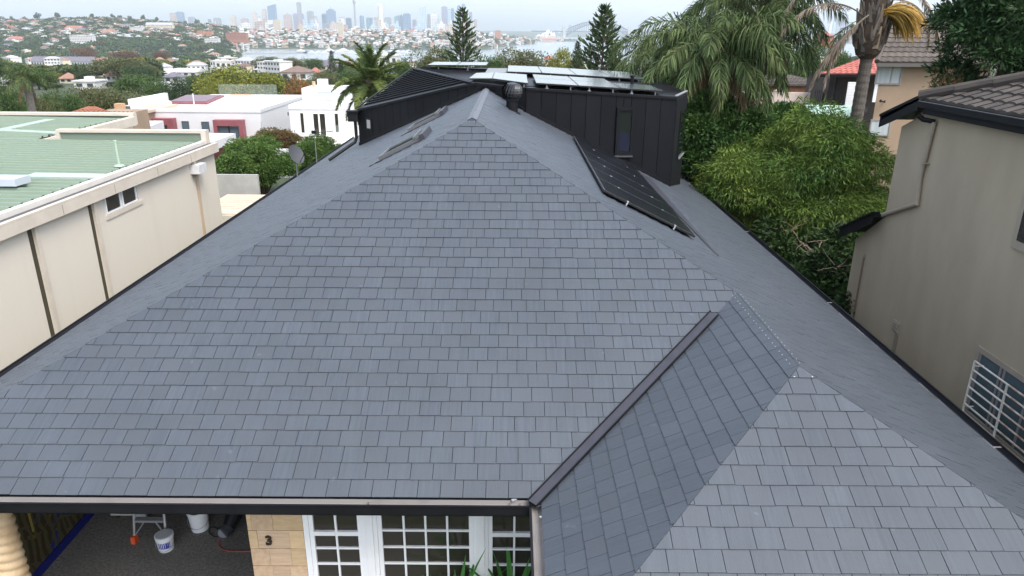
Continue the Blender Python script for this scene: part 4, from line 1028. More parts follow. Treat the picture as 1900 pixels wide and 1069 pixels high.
# eave: fascia, gutter, raking barge boards
GX = WXR - .32
m = MB(); m.box(GX + .12, WXR + .1, 2, c_eave[1] + .1, ze - .04, ze + .0); m.build('soffit', M_soffit, rb)
MB().box(GX + .1, GX + .125, 2, c_eave[1] + .1, ze - .16, ze + .06).build('fascia', M_black, rb)
gq = MB(); gq.box(GX, GX + .098, 2, c_eave[1] + .15, ze - .03, ze + .085); gq.build('gutter', M_black, rb)
MB().box(GX - .012, GX + .012, 2, c_eave[1] + .15, ze + .086, ze + .10).build('gutter_bead', mat('gutter_bead', (.12, .125, .13), .35), rb)
def barge(p, q, name='barge_board', w=.24, out=.3):
    p, q = np.asarray(p, float), np.asarray(q, float)
    m = MB(); m.slab([p + [-out, 0, -w], q + [-out, 0, -w], q + [-out, 0, 0], p + [-out, 0, 0]], (.03, 0, 0)); m.slab([p + [-out - .03, 0, -.005], q + [-out - .03, 0, -.005], q + [-out - .03, 0, .05], p + [-out - .03, 0, .05]], (.2, 0, 0)); return m.build(name, M_black, rb)
bp, bq = P(1655, 212), P(1732, 184)
barge(P(1658, 216), P(1733, 182)); barge(P(1580, 425), P(1643, 397))
MB().slab([P(1660, 222) + [-.3, 0, .06], P(1733, 186) + [-.3, 0, .06], P(1733, 186) + [5, 0, .06], P(1660, 222) + [5, 0, .06]], (0, 0, -.06)).build('lean_to_roof', M_seam, rb)
MB().slab([P(1582, 430) + [-.28, 0, .06], P(1643, 402) + [-.28, 0, .06], P(1643, 402) + [5, 0, .06], P(1582, 430) + [5, 0, .06]], (0, 0, -.06)).build('lean_to_roof', M_seam, rb)
# downpipe
dp = [P(1729, 214) + [-.28, 0, 0], P(1731, 222) + [-.20, 0, 0], P(1739, 226) + [-.06, 0, 0], P(1712, 330) + [-.06, 0, 0], P(1707, 378) + [-.06, 0, 0], P(1640, 401) + [-.06, 0, .02]]
MB().tube(dp[:3], .05, 10).build('downpipe', M_black, rb); MB().tube(dp[2:], .05, 10).build('downpipe', M_taupetrim, rb)
p = P(1722, 303); MB().box(WXR - .12, WXR - .003, p[1] - .07, p[1] + .07, p[2] - .012, p[2] + .012).build('pipe_clip', M_taupetrim, rb)
q0, q1 = P(1605, 478), P(1586, 585); MB().tube([q0 + [-.03, 0, 0], [WXR - .03, q0[1], q1[2] - 1]], .018, 6).build('conduit', mat('conduit_brown', (.16, .11, .085), .6), rb)
MB().lathe(q0 + [-.03, 0, 0], [(.03, 0), (.03, .05), (.012, .09)], 8).build('conduit_tap', M_gutin, rb)
# air brick
p = P(1664, 606); ab_ = MB(); ab_.box(WXR - .03, WXR - .002, p[1] - .13, p[1] + .13, p[2] - .12, p[2] + .12); a_ = ab_.build('air_vent', M_taupetrim, rb)
for i in range(3): MB().box(WXR - .045, WXR - .031, p[1] - .1, p[1] + .1, p[2] - .09 + i * .07, p[2] - .05 + i * .07).build('louvre', M_taupetrim, a_)
M_stain = mat('damp_stain', (0.20, 0.18, 0.145), .9, c2=(0.30, 0.255, 0.185), vs=2.2, stretch=(1, 4, .5))
for px, py, wd, ht in ((1664, 622, .16, .75), ):
    p = P(px, py); MB().box(WXR - .002, WXR - .0008, p[1] - wd / 2, p[1] + wd / 2, p[2] - ht, p[2]).build('damp_streak', M_stain, rb)
# grilled window
zw0, zw1 = P(1790, 755)[2], P(1815, 650)[2]; yw1 = P(1812, 660)[1]; yw0 = yw1 - 2.3
w = MB()
for a in ((yw0, yw0 + .1, zw0, zw1), (yw1 - .1, yw1, zw0, zw1), (yw0, yw1, zw1, zw1 + .1), (yw0, yw1, zw0 - .12, zw0)): w.box(WXR - .035, WXR - .003, *a)
w = w.build('window_frame', M_taupetrim, rb)
MB().box(WXR - .02, WXR - .004, yw0 + .1, yw1 - .1, zw0, zw1).build('pane', mat('teal_glass', (.06, .10, .12), .1, spec=.6), w)
for yy in (yw1 - .14, yw1 - .72, yw1 - .82, yw1 - 1.45): MB().box(WXR - .034, WXR - .0205, yy - .025, yy + .025, zw0, zw1).build('sash_stile', M_gutin, w)
gl = thing('window_grille', (WXR - .3, (yw0 + yw1) / 2, zw0), 'white rusting steel security grille over the right neighbour window', 'window grille')
M_grille = mat('grille_white_paint', (.60, .56, .48), .5, c2=(.72, .70, .66), vs=6, dirt=.0)
M_grilleR = mat('grille_rusty', (.66, .62, .55), .6, c2=(.28, .13, .06), vs=5)
gxx = WXR - .2; gq1 = at_x(1809, 670, gxx); g1 = gq1[2]; g0 = at_x(1787, 764, gxx)[2]; yw1 = gq1[1] - .06; yw0 = yw1 - 2.3
for i in range(7):
    z = g0 + (g1 - g0) * i / 6; MB().tube([(gxx, yw1 + .06, z), (gxx, yw1 - .9, z)], .017, 6).build('bar', M_grille, gl); MB().tube([(gxx, yw1 - .9, z), (gxx, yw0 - .1, z)], .017, 6).build('bar', M_grilleR, gl)
for yy in (yw1 + .06, yw1 - .85, yw1 - 1.75): MB().tube([(gxx, yy, g0), (gxx, yy, g1)], .02, 6).build('upright', M_grille, gl)
for yy in (yw1 + .06, yw1 - 1.75):
    for z in (g0 + .1, g1 - .1): MB().tube([(gxx, yy, z), (WXR, yy, z)], .014, 6).build('bracket', M_grille, gl)
p = P(1893, 400); MB().box(WXR - .04, WXR - .003, p[1] - 1.2, p[1], p[2] - .55, p[2] + .5).build('upper_window_frame', M_taupetrim, rb); MB().box(WXR - .05, WXR - .041, p[1] - 1.1, p[1] - .12, p[2] - .4, p[2] + .4).build('upper_pane', M_pane, rb)
# tiled hip roof, tile by tile
M_tile = mat('dark_roof_tile', (0.044, 0.037, 0.032), .75, c2=(.066, .056, .048), vs=3, rnd=.18, bump=.3, bs=20)
RT = math.radians(20); ex, ey1 = GX + .1, c_eave[1] + .25
tiles = MB().slab([(ex, 2, ze + .08), (ex, ey1, ze + .08), (ex + 4, ey1 - 4, ze + .08 + 4 * math.tan(RT)), (ex + 4, 2, ze + .08 + 4 * math.tan(RT))], (0, 0, -.04)).build('roof', M_under, rb)
tw, tl = .30, .34
k = 0
prof = [0, .012, .03, .034, .03, .012]
for r in range(11):
    v0, v1 = r * tl, (r + 1) * tl + .05
    y = ey1 - v0 * math.cos(RT) - .02
    while y > 8.0:
        ya = y - tw; vs = []; e0 = ex + v0 * math.cos(RT); e1_ = ex + v1 * math.cos(RT); z0 = ze + .085 + v0 * math.sin(RT) + .045; z1 = ze + .085 + v1 * math.sin(RT) + .01
        ylim = lambda x: ey1 - (x - ex)
        for x, z in ((e0, z0), (e1_, z1)):
            for j in range(6):
                yy = y - tw * j / 5.0; vs.append((x, min(yy, ylim(x)), z + prof[j]))
        vs += [(e0, y, z0 - .03), (e0, ya, z0 - .03)]
        MB().add(vs, [(j, j + 1, 7 + j, 6 + j) for j in range(5)] + [(0, 12, 13, 5, 4, 3, 2, 1)]).build('tile', M_tile, tiles)
        y -= tw
m = MB(); pa = np.array([ex - .02, ey1 + .02, ze + .17]); pb = np.array([ex + 4, ey1 - 4, ze + .19 + 4 * math.tan(RT)])
for i in range(9):
    q0 = pa + (pb - pa) * i / 9; q1 = pa + (pb - pa) * (i + 1.08) / 9; MB().tube([q0, q1 + [0, 0, .02]], [.13, .11], 10).build('hip_tile', M_tile, tiles)
# ------------------------------------------------------------------ houses behind on the right
M_beige = mat('beige_render', (0.27, 0.195, 0.135), .85, c2=(.31, .23, .16), vs=.8, dirt=.12, ds=.5, bump=.1, bs=30)
M_btile = mat('brown_roof_tile', (0.062, 0.050, 0.042), .8, c2=(.09, .075, .062), vs=3, rnd=.2)
M_rtile = mat('red_roof_tile', (0.30, 0.085, 0.065), .75, c2=(.36, .12, .09), vs=2, rnd=.15)
M_curt = mat('curtain_glass', (.30, .34, .36), .15, c2=(.42, .46, .47), vs=2.5, stretch=(6, 6, .2))
def course_roof(a, b, c, d, n, mt, name, parent, lip=.05):
    """tile courses between eave a-b and ridge d-c; every course a stepped row of its own"""
    a, b, c, d = (np.asarray(q, float) for q in (a, b, c, d)); nn = nrm(np.cross(b - a, d - a)); nn = nn if nn[2] > 0 else -nn
    base = MB().slab([a, b, c, d], -nn * .08).build(name, mt, parent)
    for i in range(n):
        s0, s1 = i / n, min(1, (i + 1.12) / n); p0, p1 = a + (d - a) * s0, b + (c - b) * s0; q0, q1 = a + (d - a) * s1, b + (c - b) * s1
        L = np.linalg.norm(p1 - p0); k = max(2, int(L / .33)); vs = []; fs = []
        for j in range(2 * k + 1):
            s = j / (2 * k); h = lip + (.035 if j % 2 else 0); vs += [p0 + (p1 - p0) * s, p0 + (p1 - p0) * s + nn * h, q0 + (q1 - q0) * s + nn * (.008 + (.03 if j % 2 else 0))]
        for j in range(2 * k): fs += [(3 * j, 3 * j + 3, 3 * j + 4, 3 * j + 1), (3 * j + 1, 3 * j + 4, 3 * j + 5, 3 * j + 2)]
        MB().add(vs, fs).build('tile_course', mt, base)
    return base
YH = 36.0
bh = thing('beige_house', (20, 39, -3), 'beige rendered house with brown tiled roof behind the tall palm', 'house')
A_, B_ = at_y(1638, 112, YH), at_y(1742, 122, YH); xl, xr, zt2 = A_[0], B_[0] + 2.5, at_y(1690, 118, YH)[2]
MB().slab([(xl, YH, -4), (xr, YH, -4), (xr, YH + 7, -4), (xl * (YH + 7) / YH + .3, YH + 7, -4)], (0, 0, zt2 + 4)).build('wall', M_beige, bh)
w = rect(1632, 114, 1667, 154, YH, 'window', M_curt, bh, frame=M_gutin, fw=.08)
p = at_y(1655, 130, YH); MB().box(p[0] - .03, p[0] + .03, YH - .06, YH - .041, at_y(1650, 154, YH)[2], at_y(1650, 114, YH)[2]).build('mullion', M_gutin, w)
rect(1617, 224, 1646, 250, YH, 'window', M_curt, bh, frame=M_gutin, fw=.06)
e0, e1 = at_y(1622, 112, YH - .5), at_y(1735, 117, YH - .5); ze2 = zt2 + .05
ra, rb_ = np.array([xl - .5, YH - .5, ze2]), np.array([B_[0] + .2, YH - .5, ze2]); rd, rc = np.array([xl + 2.0, YH + 4, ze2 + 1.9]), np.array([B_[0] + 2.6, YH + 4, ze2 + 1.9])
course_roof(ra, rb_, rc, rd, 9, M_btile, 'roof', bh)
MB().obox(ra + [0, -.06, -.18], (1, 0, 0), (0, 1, 0), (0, 0, 1), rb_[0] - ra[0], .08, .16).build('gutter', mat('brown_gutter', (.09, .085, .08), .5), bh)
for a, b in ((ra, rd), (rb_, rc), (rd, rc)):
    MB().tube([a + [0, 0, .05], b + [0, 0, .1]], .12, 8).build('ridge_tiles', M_btile, bh)
MB().slab([rb_, np.array([rb_[0] + 5, YH - .5, ze2]), rc], (0, 0, -.05)).build('side_roof', M_btile, bh)
p = at_y(1642, 187, YH); t = thing('wall_lamp', p, 'small dark bracket lamp on the beige house wall', 'lamp'); MB().tube([p, p + [-.12, -.25, -.05], p + [-.35, -.3, .02]], .03, 6).build('bracket', M_black, t); MB().lathe(p + [-.35, -.3, -.05], [(.03, 0), (.09, .05), (.02, .14)], 8).build('shade', M_black, t)

YR = 47.0
rh = thing('red_roof_house', (21, 50, -4), 'house with red tiled roof, dark veranda posts and white shutters', 'house')
a, b = at_y(1521, 137, YR), at_y(1640, 118, YR); z = a[2]
ra, rb_ = np.array([a[0], YR, z]), np.array([a[0] + 6, YR - 1.5, z + .1]); rd, rc = at_y(1600, 108, YR + 5), at_y(1690, 108, YR + 5)
course_roof(ra, rb_, rc, rd, 8, M_rtile, 'roof', rh)
MB().obox(ra + [0, -.05, -.2], nrm(rb_ - ra), (0, 1, 0), (0, 0, 1), 6.1, .06, .18).build('fascia', M_black, rh)
MB().box(a[0] + 1.6, a[0] + 7, YR + 2.2, YR + 6, -6, z - .15).build('wall', mat('dark_weatherboard', (.06, .05, .045), .8, var=.2, vs=3), rh)
for px in (1549, 1530, 1590):
    p = at_y(px, 170, YR); MB().box(p[0] - .06, p[0] + .06, YR, YR + .12, -1.5, z - .1).build('post', M_black, rh)
p, q = at_y(1503, 196, YR), at_y(1605, 205, YR); MB().box(p[0], q[0], YR - .3, YR + 2.2, p[2] - .35, p[2] - .05).build('deck', mat('dark_deck', (.05, .05, .05), .7), rh)
for i in range(16):
    x = p[0] + .1 + i * .12; MB().box(x, x + .03, YR - .28, YR - .25, p[2] - .05, p[2] + .95).build('baluster', M_black, rh)
p, q = np.array([at_y(1563, 175, YR)[0], YR, at_y(1569, 201, YR)[2]]), np.array([at_y(1596, 175, YR)[0], YR, at_y(1597, 151, YR)[2]])
for i in range(18):
    z0 = p[2] + (q[2] - p[2]) * i / 18; MB().box(p[0], q[0], YR - .6, YR - .54, z0, z0 + (q[2] - p[2]) / 18 * .86).build('shutter_slat', M_white, rh)
p, q = at_y(1610, 188, YR), at_y(1622, 152, YR); MB().box(p[0], q[0], YR - .6, YR - .55, p[2], q[2]).build('white_panel', M_white, rh)
p, q = at_y(1515, 222, 42), at_y(1590, 212, 42); o = MB().slab([(p[0], 42, p[2]), (q[0], 42, p[2] - .1), (q[0] + 1, 45, p[2] + .45), (p[0] + .4, 45, p[2] + .5)], (0, 0, .06)).build('green_awning', mat('pale_green_sheet', (.35, .5, .42), .5)); tag(o, 'pale green sheet awning below the red roofed house', 'awning')
YP = 52.0
p, q = at_y(1385, 193, YP), at_y(1508, 172, YP); wl_ = thing('pale_garden_wall', ((p[0] + q[0]) / 2, YP, -4), 'long pale pink garden wall behind the drooping palm', 'wall')
MB().box(p[0] - 1, q[0], YP, YP + .25, -5, q[2]).build('panel', mat('pale_pink_render', (.60, .50, .44), .8, var=.05, vs=1), wl_)
MB().box(p[0] - 1, q[0], YP - .05, YP + .3, at_y(1450, 195, YP)[2] - .1, at_y(1450, 193, YP)[2]).build('string_course', mat('taupe_band', (.4, .33, .27), .8), wl_)
c = at_y(1440, 172, YP); MB().lathe((c[0], YP + .12, c[2]), [(.1, 0), (.14, .1), (.05, .2)], 10).build('finial', M_creamtrim, wl_)
YO = 58.0
p, q = at_y(1375, 180, YO), at_y(1520, 160, YO); ob = thing('orange_brick_house', ((p[0] + q[0]) / 2, YO + 4, -5), 'orange brick house with white windows behind the pale pink wall', 'house')
MB().box(p[0], q[0] + 1, YO, YO + 7, -6, q[2] + .1).build('wall', mat('orange_brick', (.34, .16, .09), .85, var=.2, vs=6), ob)
for px in (1378, 1395, 1450, 1495): rect(px, 176, px + 6, 162, YO, 'window', M_curt, ob, frame=M_white, fw=.05)
zr = q[2] + .1; course_roof((p[0] - .4, YO - .4, zr), (q[0] + 1.4, YO - .4, zr), (q[0] - 1, YO + 4, zr + .5), (p[0] + 2, YO + 4, zr + .5), 7, M_btile, 'roof', ob)
# maroon-orange pergola roof and beige flat roof behind the green parapet
YQ = 50.0
pb = thing('terracotta_pavilion', (-27, YQ, -3), 'pavilion with brown-orange hip roof and dark rafters, behind the green roof', 'house')
p, q, r = at_y(122, 212, YQ), at_y(216, 212, YQ), at_y(163, 198, YQ + 3)
course_roof(p, q, r + [.6, 0, 0], r, 7, mat('terracotta_tile', (.26, .10, .06), .8, c2=(.32, .14, .08), vs=3, rnd=.15), 'roof', pb)
for i in range(12):
    x = q[0] - i * .3; MB().obox((x, YQ - .4, p[2] - .12), (0, 1, 0), (1, 0, 0), (0, 0, 1), 2.5, .06, .10).build('rafter', mat('dark_rafter', (.06, .035, .03), .7), pb)
MB().box(p[0] + .4, q[0] - .3, YQ + .5, YQ + 5, -4, p[2] - .15).build('wall', M_beige, pb)
p, q = at_y(165, 200, 58), at_y(238, 196, 58); fb = thing('beige_flat_roof_house', ((p[0] + q[0]) / 2, 62, -5), 'low beige house with square chimney behind the terracotta pavilion', 'house')
p[2] = at_y(200, 197, 66)[2]; MB().box(p[0], q[0], 58, 66, -5, p[2]).build('wall', M_beige, fb); MB().box(p[0] - .2, q[0] + .2, 57.8, 66.2, p[2] + .002, p[2] + .2).build('roof', mat('beige_roof', (.5, .4, .3), .8), fb)
c = at_y(219, 200, 57); MB().box(c[0] - .28, c[0] + .28, 57, 57.6, c[2] - 1.5, c[2] + .3).build('chimney', mat('pale_brick', (.5, .3, .18), .85, var=.15, vs=8), fb)
rect(231, 197, 244, 207, 57.7, 'window', M_gl, fb, frame=M_white)
# ------------------------------------------------------------------ vegetation
RNG = np.random.default_rng(77)
M_bark = mat('grey_bark', (0.13, 0.115, 0.10), .9, c2=(.19, .17, .15), vs=6, bump=.5, bs=15)
M_barkd = mat('brown_bark', (0.07, 0.05, 0.035), .9, c2=(.11, .08, .06), vs=6, bump=.5, bs=15)
L_palm = leafmat('palm_green', (0.032, 0.072, 0.02), (0.105, 0.135, 0.046), .16, .6)
L_palmdry = leafmat('palm_dry', (0.15, 0.105, 0.055), (0.22, 0.17, 0.095), .15, .3)
L_dead = leafmat('palm_dead_grey', (0.24, 0.19, 0.14), (0.32, 0.26, 0.20), .1, .25)
L_date = leafmat('date_palm_green', (0.055, 0.105, 0.028), (0.14, 0.17, 0.045), .22, .35)
L_rach = mat('frond_rib', (0.11, 0.10, 0.04), .6, var=.2, vs=3)
L_yel = leafmat('weeping_foliage', (0.05, 0.11, 0.022), (0.15, 0.215, 0.038), .3, .45)
L_dk = leafmat('dense_green_foliage', (0.028, 0.072, 0.018), (0.07, 0.14, 0.03), .25, .45)
L_hedge = leafmat('hedge_foliage', (0.05, 0.105, 0.024), (0.12, 0.20, 0.045), .28, .45)
L_con = leafmat('conifer_foliage', (0.022, 0.058, 0.02), (0.05, 0.10, 0.032), .12, .45)
L_brown = leafmat('dry_brown_foliage', (0.085, 0.05, 0.022), (0.12, 0.075, 0.03), .2, .35)

def frond(L, a0, a1, n, ll, lw, droop, fan=0.9, seed=0, rr=.022, plum=0.5, tipdry=0):
    r = np.random.default_rng(seed); N_ = 14; ang = np.linspace(a0, a1, N_); ds = L / (N_ - 1)
    P = np.zeros((N_, 3))
    for i in range(1, N_): P[i] = P[i - 1] + ds * np.array([math.cos(ang[i]), 0, math.sin(ang[i])])
    v0, f0 = np_tube(P, list(np.linspace(rr, rr * .25, N_)), 5)
    s = np.repeat(np.linspace(.14, 1.0, n), 2); sd = np.tile([1, -1], n); t = s * (N_ - 1); i0 = np.minimum(t.astype(int), N_ - 2); fr = (t - i0)[:, None]
    B = P[i0] * (1 - fr) + P[i0 + 1] * fr; T = P[i0 + 1] - P[i0]; T /= np.linalg.norm(T, axis=1, keepdims=True)
    Up = np.stack([-T[:, 2], 0 * T[:, 0], T[:, 0]], 1); Sd = np.zeros_like(T); Sd[:, 1] = sd
    m = len(s); el = r.normal(0.15, plum, m)[:, None]
    D = T * (.45 + .5 * s[:, None] ** 2) + Sd * fan * np.cos(el) + Up * np.sin(el) * fan; D /= np.linalg.norm(D, axis=1, keepdims=True)
    Ln = (ll * np.interp(s, [.14, .35, .75, 1], [.55, 1, .9, .35]) * r.uniform(.8, 1.1, m))[:, None]
    G = np.array([0, 0, -1.0])
    D1 = D + G * droop * .35; D1 /= np.linalg.norm(D1, axis=1, keepdims=True); D2 = D + G * droop * 1.2; D2 /= np.linalg.norm(D2, axis=1, keepdims=True)
    Wv = np.cross(D1, T) ; Wv = np.cross(D1, np.cross(T, D1) + r.normal(0, .5, (m, 3))); Wv /= np.linalg.norm(Wv, axis=1, keepdims=True) + 1e-9
    mid = B + D1 * Ln * .5; tip = mid + D2 * Ln * .55; w = lw * .5
    V = np.stack([B - Wv * w * .6, B + Wv * w * .6, mid - Wv * w, mid + Wv * w, tip - Wv * w * .12, tip + Wv * w * .12], 1).reshape(-1, 3)
    k = np.arange(m)[:, None] * 6; F = np.vstack([k + [0, 1, 3, 2], k + [2, 3, 5, 4]])
    return join([(v0, f0, 1), (V, F, 0)])
def frond_mesh(name, mats, **kw):
    v, f, mi = frond(**kw); return npmesh(name, v, f, mats, mi)
QF = [frond_mesh('queen_frond', [L_palm, L_rach], L=3.3, a0=a, a1=b, n=88, ll=.80, lw=.034, droop=d, plum=.85, seed=i) for i, (a, b, d) in enumerate(((1.25, -.55, .9), (.95, -.95, 1.2), (.55, -1.25, 1.5), (.1, -1.4, 1.7)))]
QD = [frond_mesh('dry_frond', [L_palmdry, L_rach], L=3.0, a0=a, a1=b, n=90, ll=.6, lw=.036, droop=1.8, plum=.8, seed=i + 9) for i, (a, b) in enumerate(((-.2, -1.5), (.2, -1.45)))]
DF = [frond_mesh('date_frond', [L_date, L_rach], L=2.7, a0=a, a1=b, n=110, ll=.46, lw=.045, droop=.15, fan=.75, plum=.25, seed=i + 20) for i, (a, b) in enumerate(((1.45, .55), (1.1, .0), (.7, -.6), (.2, -1.2), (-.5, -1.45)))]
def place(me, name, parent, base, az, tilt=0.0, roll=0.0, sc=1.0):
    o = bpy.data.objects.new(name, me); COL.objects.link(o); o.parent = parent; o.matrix_parent_inverse = Matrix.Translation(-parent.location)
    o.location = Vector([float(q) for q in base]); o.rotation_euler = (roll, tilt, az); o.scale = (sc, sc, sc); return o
def palm(label, base, h, meshes, seed, nf, trunk_r=.16, sc=1.0, dry=0, lean=(0, 0), name='palm_tree', boss=0.0, drym=QD, group=None):
    r = random.Random(seed); t = thing(name, base, label, 'palm', group); base = np.asarray(base, float); top = base + np.array([lean[0], lean[1], h])
    pts = [base + (top - base) * s for s in np.linspace(0, 1, 9)]
    MB().tube(pts, [trunk_r * (1.2 - .25 * s) for s in np.linspace(0, 1, 9)], 12).build('trunk', M_bark, t)
    if boss: MB().lathe(top, [(trunk_r * .9, -1.0 * boss), (trunk_r * 1.5, -.6 * boss), (trunk_r * 1.7, -.1 * boss), (trunk_r * 1.0, .5 * boss), (trunk_r * .4, .9 * boss)], 14).build('crownshaft', M_barkd, t)
    for i in range(nf):
        a = i * 2.39996 + r.uniform(-.25, .25); k = min(len(meshes) - 1, int(i / nf * len(meshes)))
        place(meshes[k], 'frond', t, top + [.08 * math.cos(a), .08 * math.sin(a), r.uniform(-.1, .15)], a, r.uniform(-.12, .12), r.uniform(-.25, .25), sc * r.uniform(.88, 1.1))
    for i in range(dry):
        a = r.uniform(0, 6.28); place(drym[i % len(drym)], 'dry_frond', t, top + [0, 0, -.25], a, r.uniform(0, .2), r.uniform(-.2, .2), sc * r.uniform(.75, .95))
    return t
def to(px, py, Y): return at_y(px, py, Y)
c1 = to(1330, 104, 27); gz = -1.0
palm('large queen palm with drooping green fronds right of the black upper storey', (c1[0], 27, gz), c1[2] - gz, QF, 3, 40, .17, 1.0, 12)
c2 = to(1404, 42, 29); palm('second queen palm with dark fronds, between the large palm and the tall trunk', (c2[0], 29, gz), c2[2] - gz + .3, QF, 8, 36, .16, 1.0, 9)
c2b = to(1228, 108, 33); palm('smaller ragged palm behind the rear corner of the upper roof', (c2b[0], 33, -1.5), c2b[2] + 1.5, QF, 18, 24, .13, .8, 8)
# tall palm with golden flower spray and grey dead fronds
c3 = to(1622, 30, 26.5); tb_ = to(1598, 225, 26.5)
tp = thing('tall_palm', (tb_[0], 26.5, -1.2), 'tall palm with bare grey trunk and golden flower spray at right', 'palm')
b_ = np.array([tb_[0] - .25, 26.5, -1.2]); n1 = to(1608, 110, 26.5); n2 = to(1622, 20, 26.5); n3 = to(1632, -110, 26.5)
pts = [b_ + (n1 - b_) * s for s in np.linspace(0, 1, 70)]
MB().tube(pts, [(.26 - .05 * i / 69) * (1 + .03 * ((i % 2) * 2 - 1)) for i in range(70)], 14).build('trunk', mat('ringed_palm_trunk', (.10, .085, .07), .9, c2=(.165, .145, .125), vs=3, stretch=(1, 1, 6), bump=.6, bs=14), tp)
bossp = [n1, n1 + (n2 - n1) * .12, n1 + (n2 - n1) * .35, n1 + (n2 - n1) * .7, n2, n3]
MB().tube(bossp, [.21, .40, .50, .46, .40, .3], 16).build('crownshaft', M_barkd, tp)
r = random.Random(5)
for i in range(110):   # old leaf bases
    s = r.uniform(.05, .95); a = r.uniform(0, 6.28); q = n1 + (n2 - n1) * s; rr = np.interp(s, [0, .3, .7, 1], [.3, .56, .5, .36]); d = np.array([math.cos(a), math.sin(a), 0])
    q = q + d * rr * .86; w_ = r.uniform(.05, .11); l_ = r.uniform(.28, .75); sd_ = np.cross(d, (0, 0, 1)); tw = sd_ * r.uniform(-.15, .15)
    MB().hexa([q + sd_ * k + d * e for k, e in ((-w_, -.02), (w_, -.02), (w_, .05), (-w_, .05))], [q + tw + sd_ * k + d * e + [0, 0, l_] for k, e in ((-w_ * .2, .09), (w_ * .2, .09), (w_ * .2, .14), (-w_ * .2, .14))]).build('leaf_base', (M_bark, M_barkd, L_dead)[i % 3], tp)
TF = [frond_mesh('tall_frond', [L_palm, L_rach], L=3.7, a0=a, a1=b, n=110, ll=.6, lw=.036, droop=1.3, seed=i + 40, rr=.035) for i, (a, b) in enumerate(((.9, -.6), (.5, -1.1), (1.3, -.1)))]
DD = [frond_mesh('dead_frond', [L_dead, L_dead], L=Lq, a0=a, a1=b, n=70, ll=.42, lw=.03, droop=2.2, fan=.55, seed=i + 50, rr=.03) for i, (a, b, Lq) in enumerate(((.75, -1.25, 3.9), (-.75, -1.5, 2.6), (.2, -1.5, 3.4)))]
top = to(1632, -95, 26.5)
for i in range(18): place(TF[i % 3], 'frond', tp, top + [0, 0, .25 + .1 * (i % 3)], i * 2.4 + .3, r.uniform(-.1, .1), r.uniform(-.2, .2), 1.0)
place(DD[0], 'dead_frond', tp, to(1602, 30, 26.3), math.pi + .05, 0, .1, .95); place(DD[1], 'dead_frond', tp, to(1606, 32, 26.1), math.pi - .25, .0, .3, 1.05)
place(DD[1], 'dead_frond', tp, to(1612, 28, 25.9), math.pi + .35, -.15, -.2, 1.15); place(DD[1], 'dead_frond', tp, to(1690, -30, 26.0), .2, -.1, -.2, 1.0); place(DD[2], 'dead_frond', tp, to(1560, -40, 26.8), math.pi + .1, .0, .2, .9); place(DD[2], 'dead_frond', tp, to(1650, 0, 26.2), .1, .0, .2, .85)
place(QF[3], 'frond', tp, to(1600, 35, 26.2), math.pi - .1, .35, .1, .62)
# golden flower spray
p0 = to(1640, 25, 26.1); V = []; rg2 = np.random.default_rng(3)
parts = []
for i in range(260):
    a = rg2.uniform(-.75, 1.0); e = rg2.uniform(-.6, .6); P = [p0 + rg2.normal(0, .05, 3)]
    d = nrm([math.cos(a) * 1.0, e, .45 * math.sin(a) + .25]); stp = rg2.uniform(.15, .235)
    for j in range(7): P.append(P[-1] + d * stp); d = nrm(d + np.array([0, 0, -.33]))
    vv, ff = np_tube(P, [.010, .014, .016, .016, .016, .014, .012, .006], 4); parts.append((vv, ff, 0))
v, f, mi = join(parts); o = link('flower_spray', npmesh('flower_spray', v, f, leafmat('golden_flowers', (.52, .30, .05), (.62, .42, .12), .2, .25)), tp)
# date palm, left palm
c4 = to(690, 158, 43); palm('stocky date palm with stiff fronds behind the left end of the black roof', (c4[0], 43, -1.5), c4[2] + 1.5, DF, 12, 44, .32, .95, 0, name='date_palm', boss=.6)
c5 = to(48, 150, 58); palm('tall feathery palm at the far left beyond the green roof', (c5[0], 58, -5), c5[2] + 5, QF[:3], 14, 20, .28, .8, 2)

# ---- leafy crowns
def crown(name, clumps, n, ll, lw, mt, seed, droop=.4, inner=.55, out=1.0, mats=None):
    r = np.random.default_rng(seed); parts = []; tot = sum(c[1][0] * c[1][2] for c in clumps)
    for c, R in clumps:
        k = max(20, int(n * R[0] * R[2] / tot)); d = r.normal(size=(k, 3)); d /= np.linalg.norm(d, axis=1, keepdims=True)
        d[:, 2] = np.where((d[:, 2] < -.5) & (r.random(k) < .6), -d[:, 2] * .5, d[:, 2]); rad = r.uniform(inner, 1.0, (k, 1)) ** .6
        lob = 1 + .18 * np.sin(d[:, :1] * 5 + c[0]) * np.cos(d[:, 1:2] * 6 + c[1]) + .1 * np.sin(d[:, 2:] * 9)
        p = np.asarray(c) + d * np.asarray(R) * rad * lob; dr = d * out + r.normal(0, .55, (k, 3)) + np.array([0, 0, -droop])
        v, f = quads_of_leaves(p, dr, ll * r.uniform(.45, 1.5, k), lw * r.uniform(.6, 1.5, k), r); parts.append((v, f, 0))
    v, f, mi = join(parts); return npmesh(name, v, f, mt)
def clumpset(c, R, k, seed, sub=.42, full=False):
    r = np.random.default_rng(seed); out = []
    for i in range(k):
        d = r.normal(size=3); d /= np.linalg.norm(d); d[2] = abs(d[2]) * (1 if r.random() < .8 else -.6) if not full else d[2]; q = np.asarray(c) + d * np.asarray(R) * r.uniform(.55, .85); s = sub * r.uniform(.75, 1.25)
        out.append((q, (R[0] * s, R[1] * s, R[2] * s * .8)))
    out.append((np.asarray(c), tuple(np.asarray(R) * .62))); return out
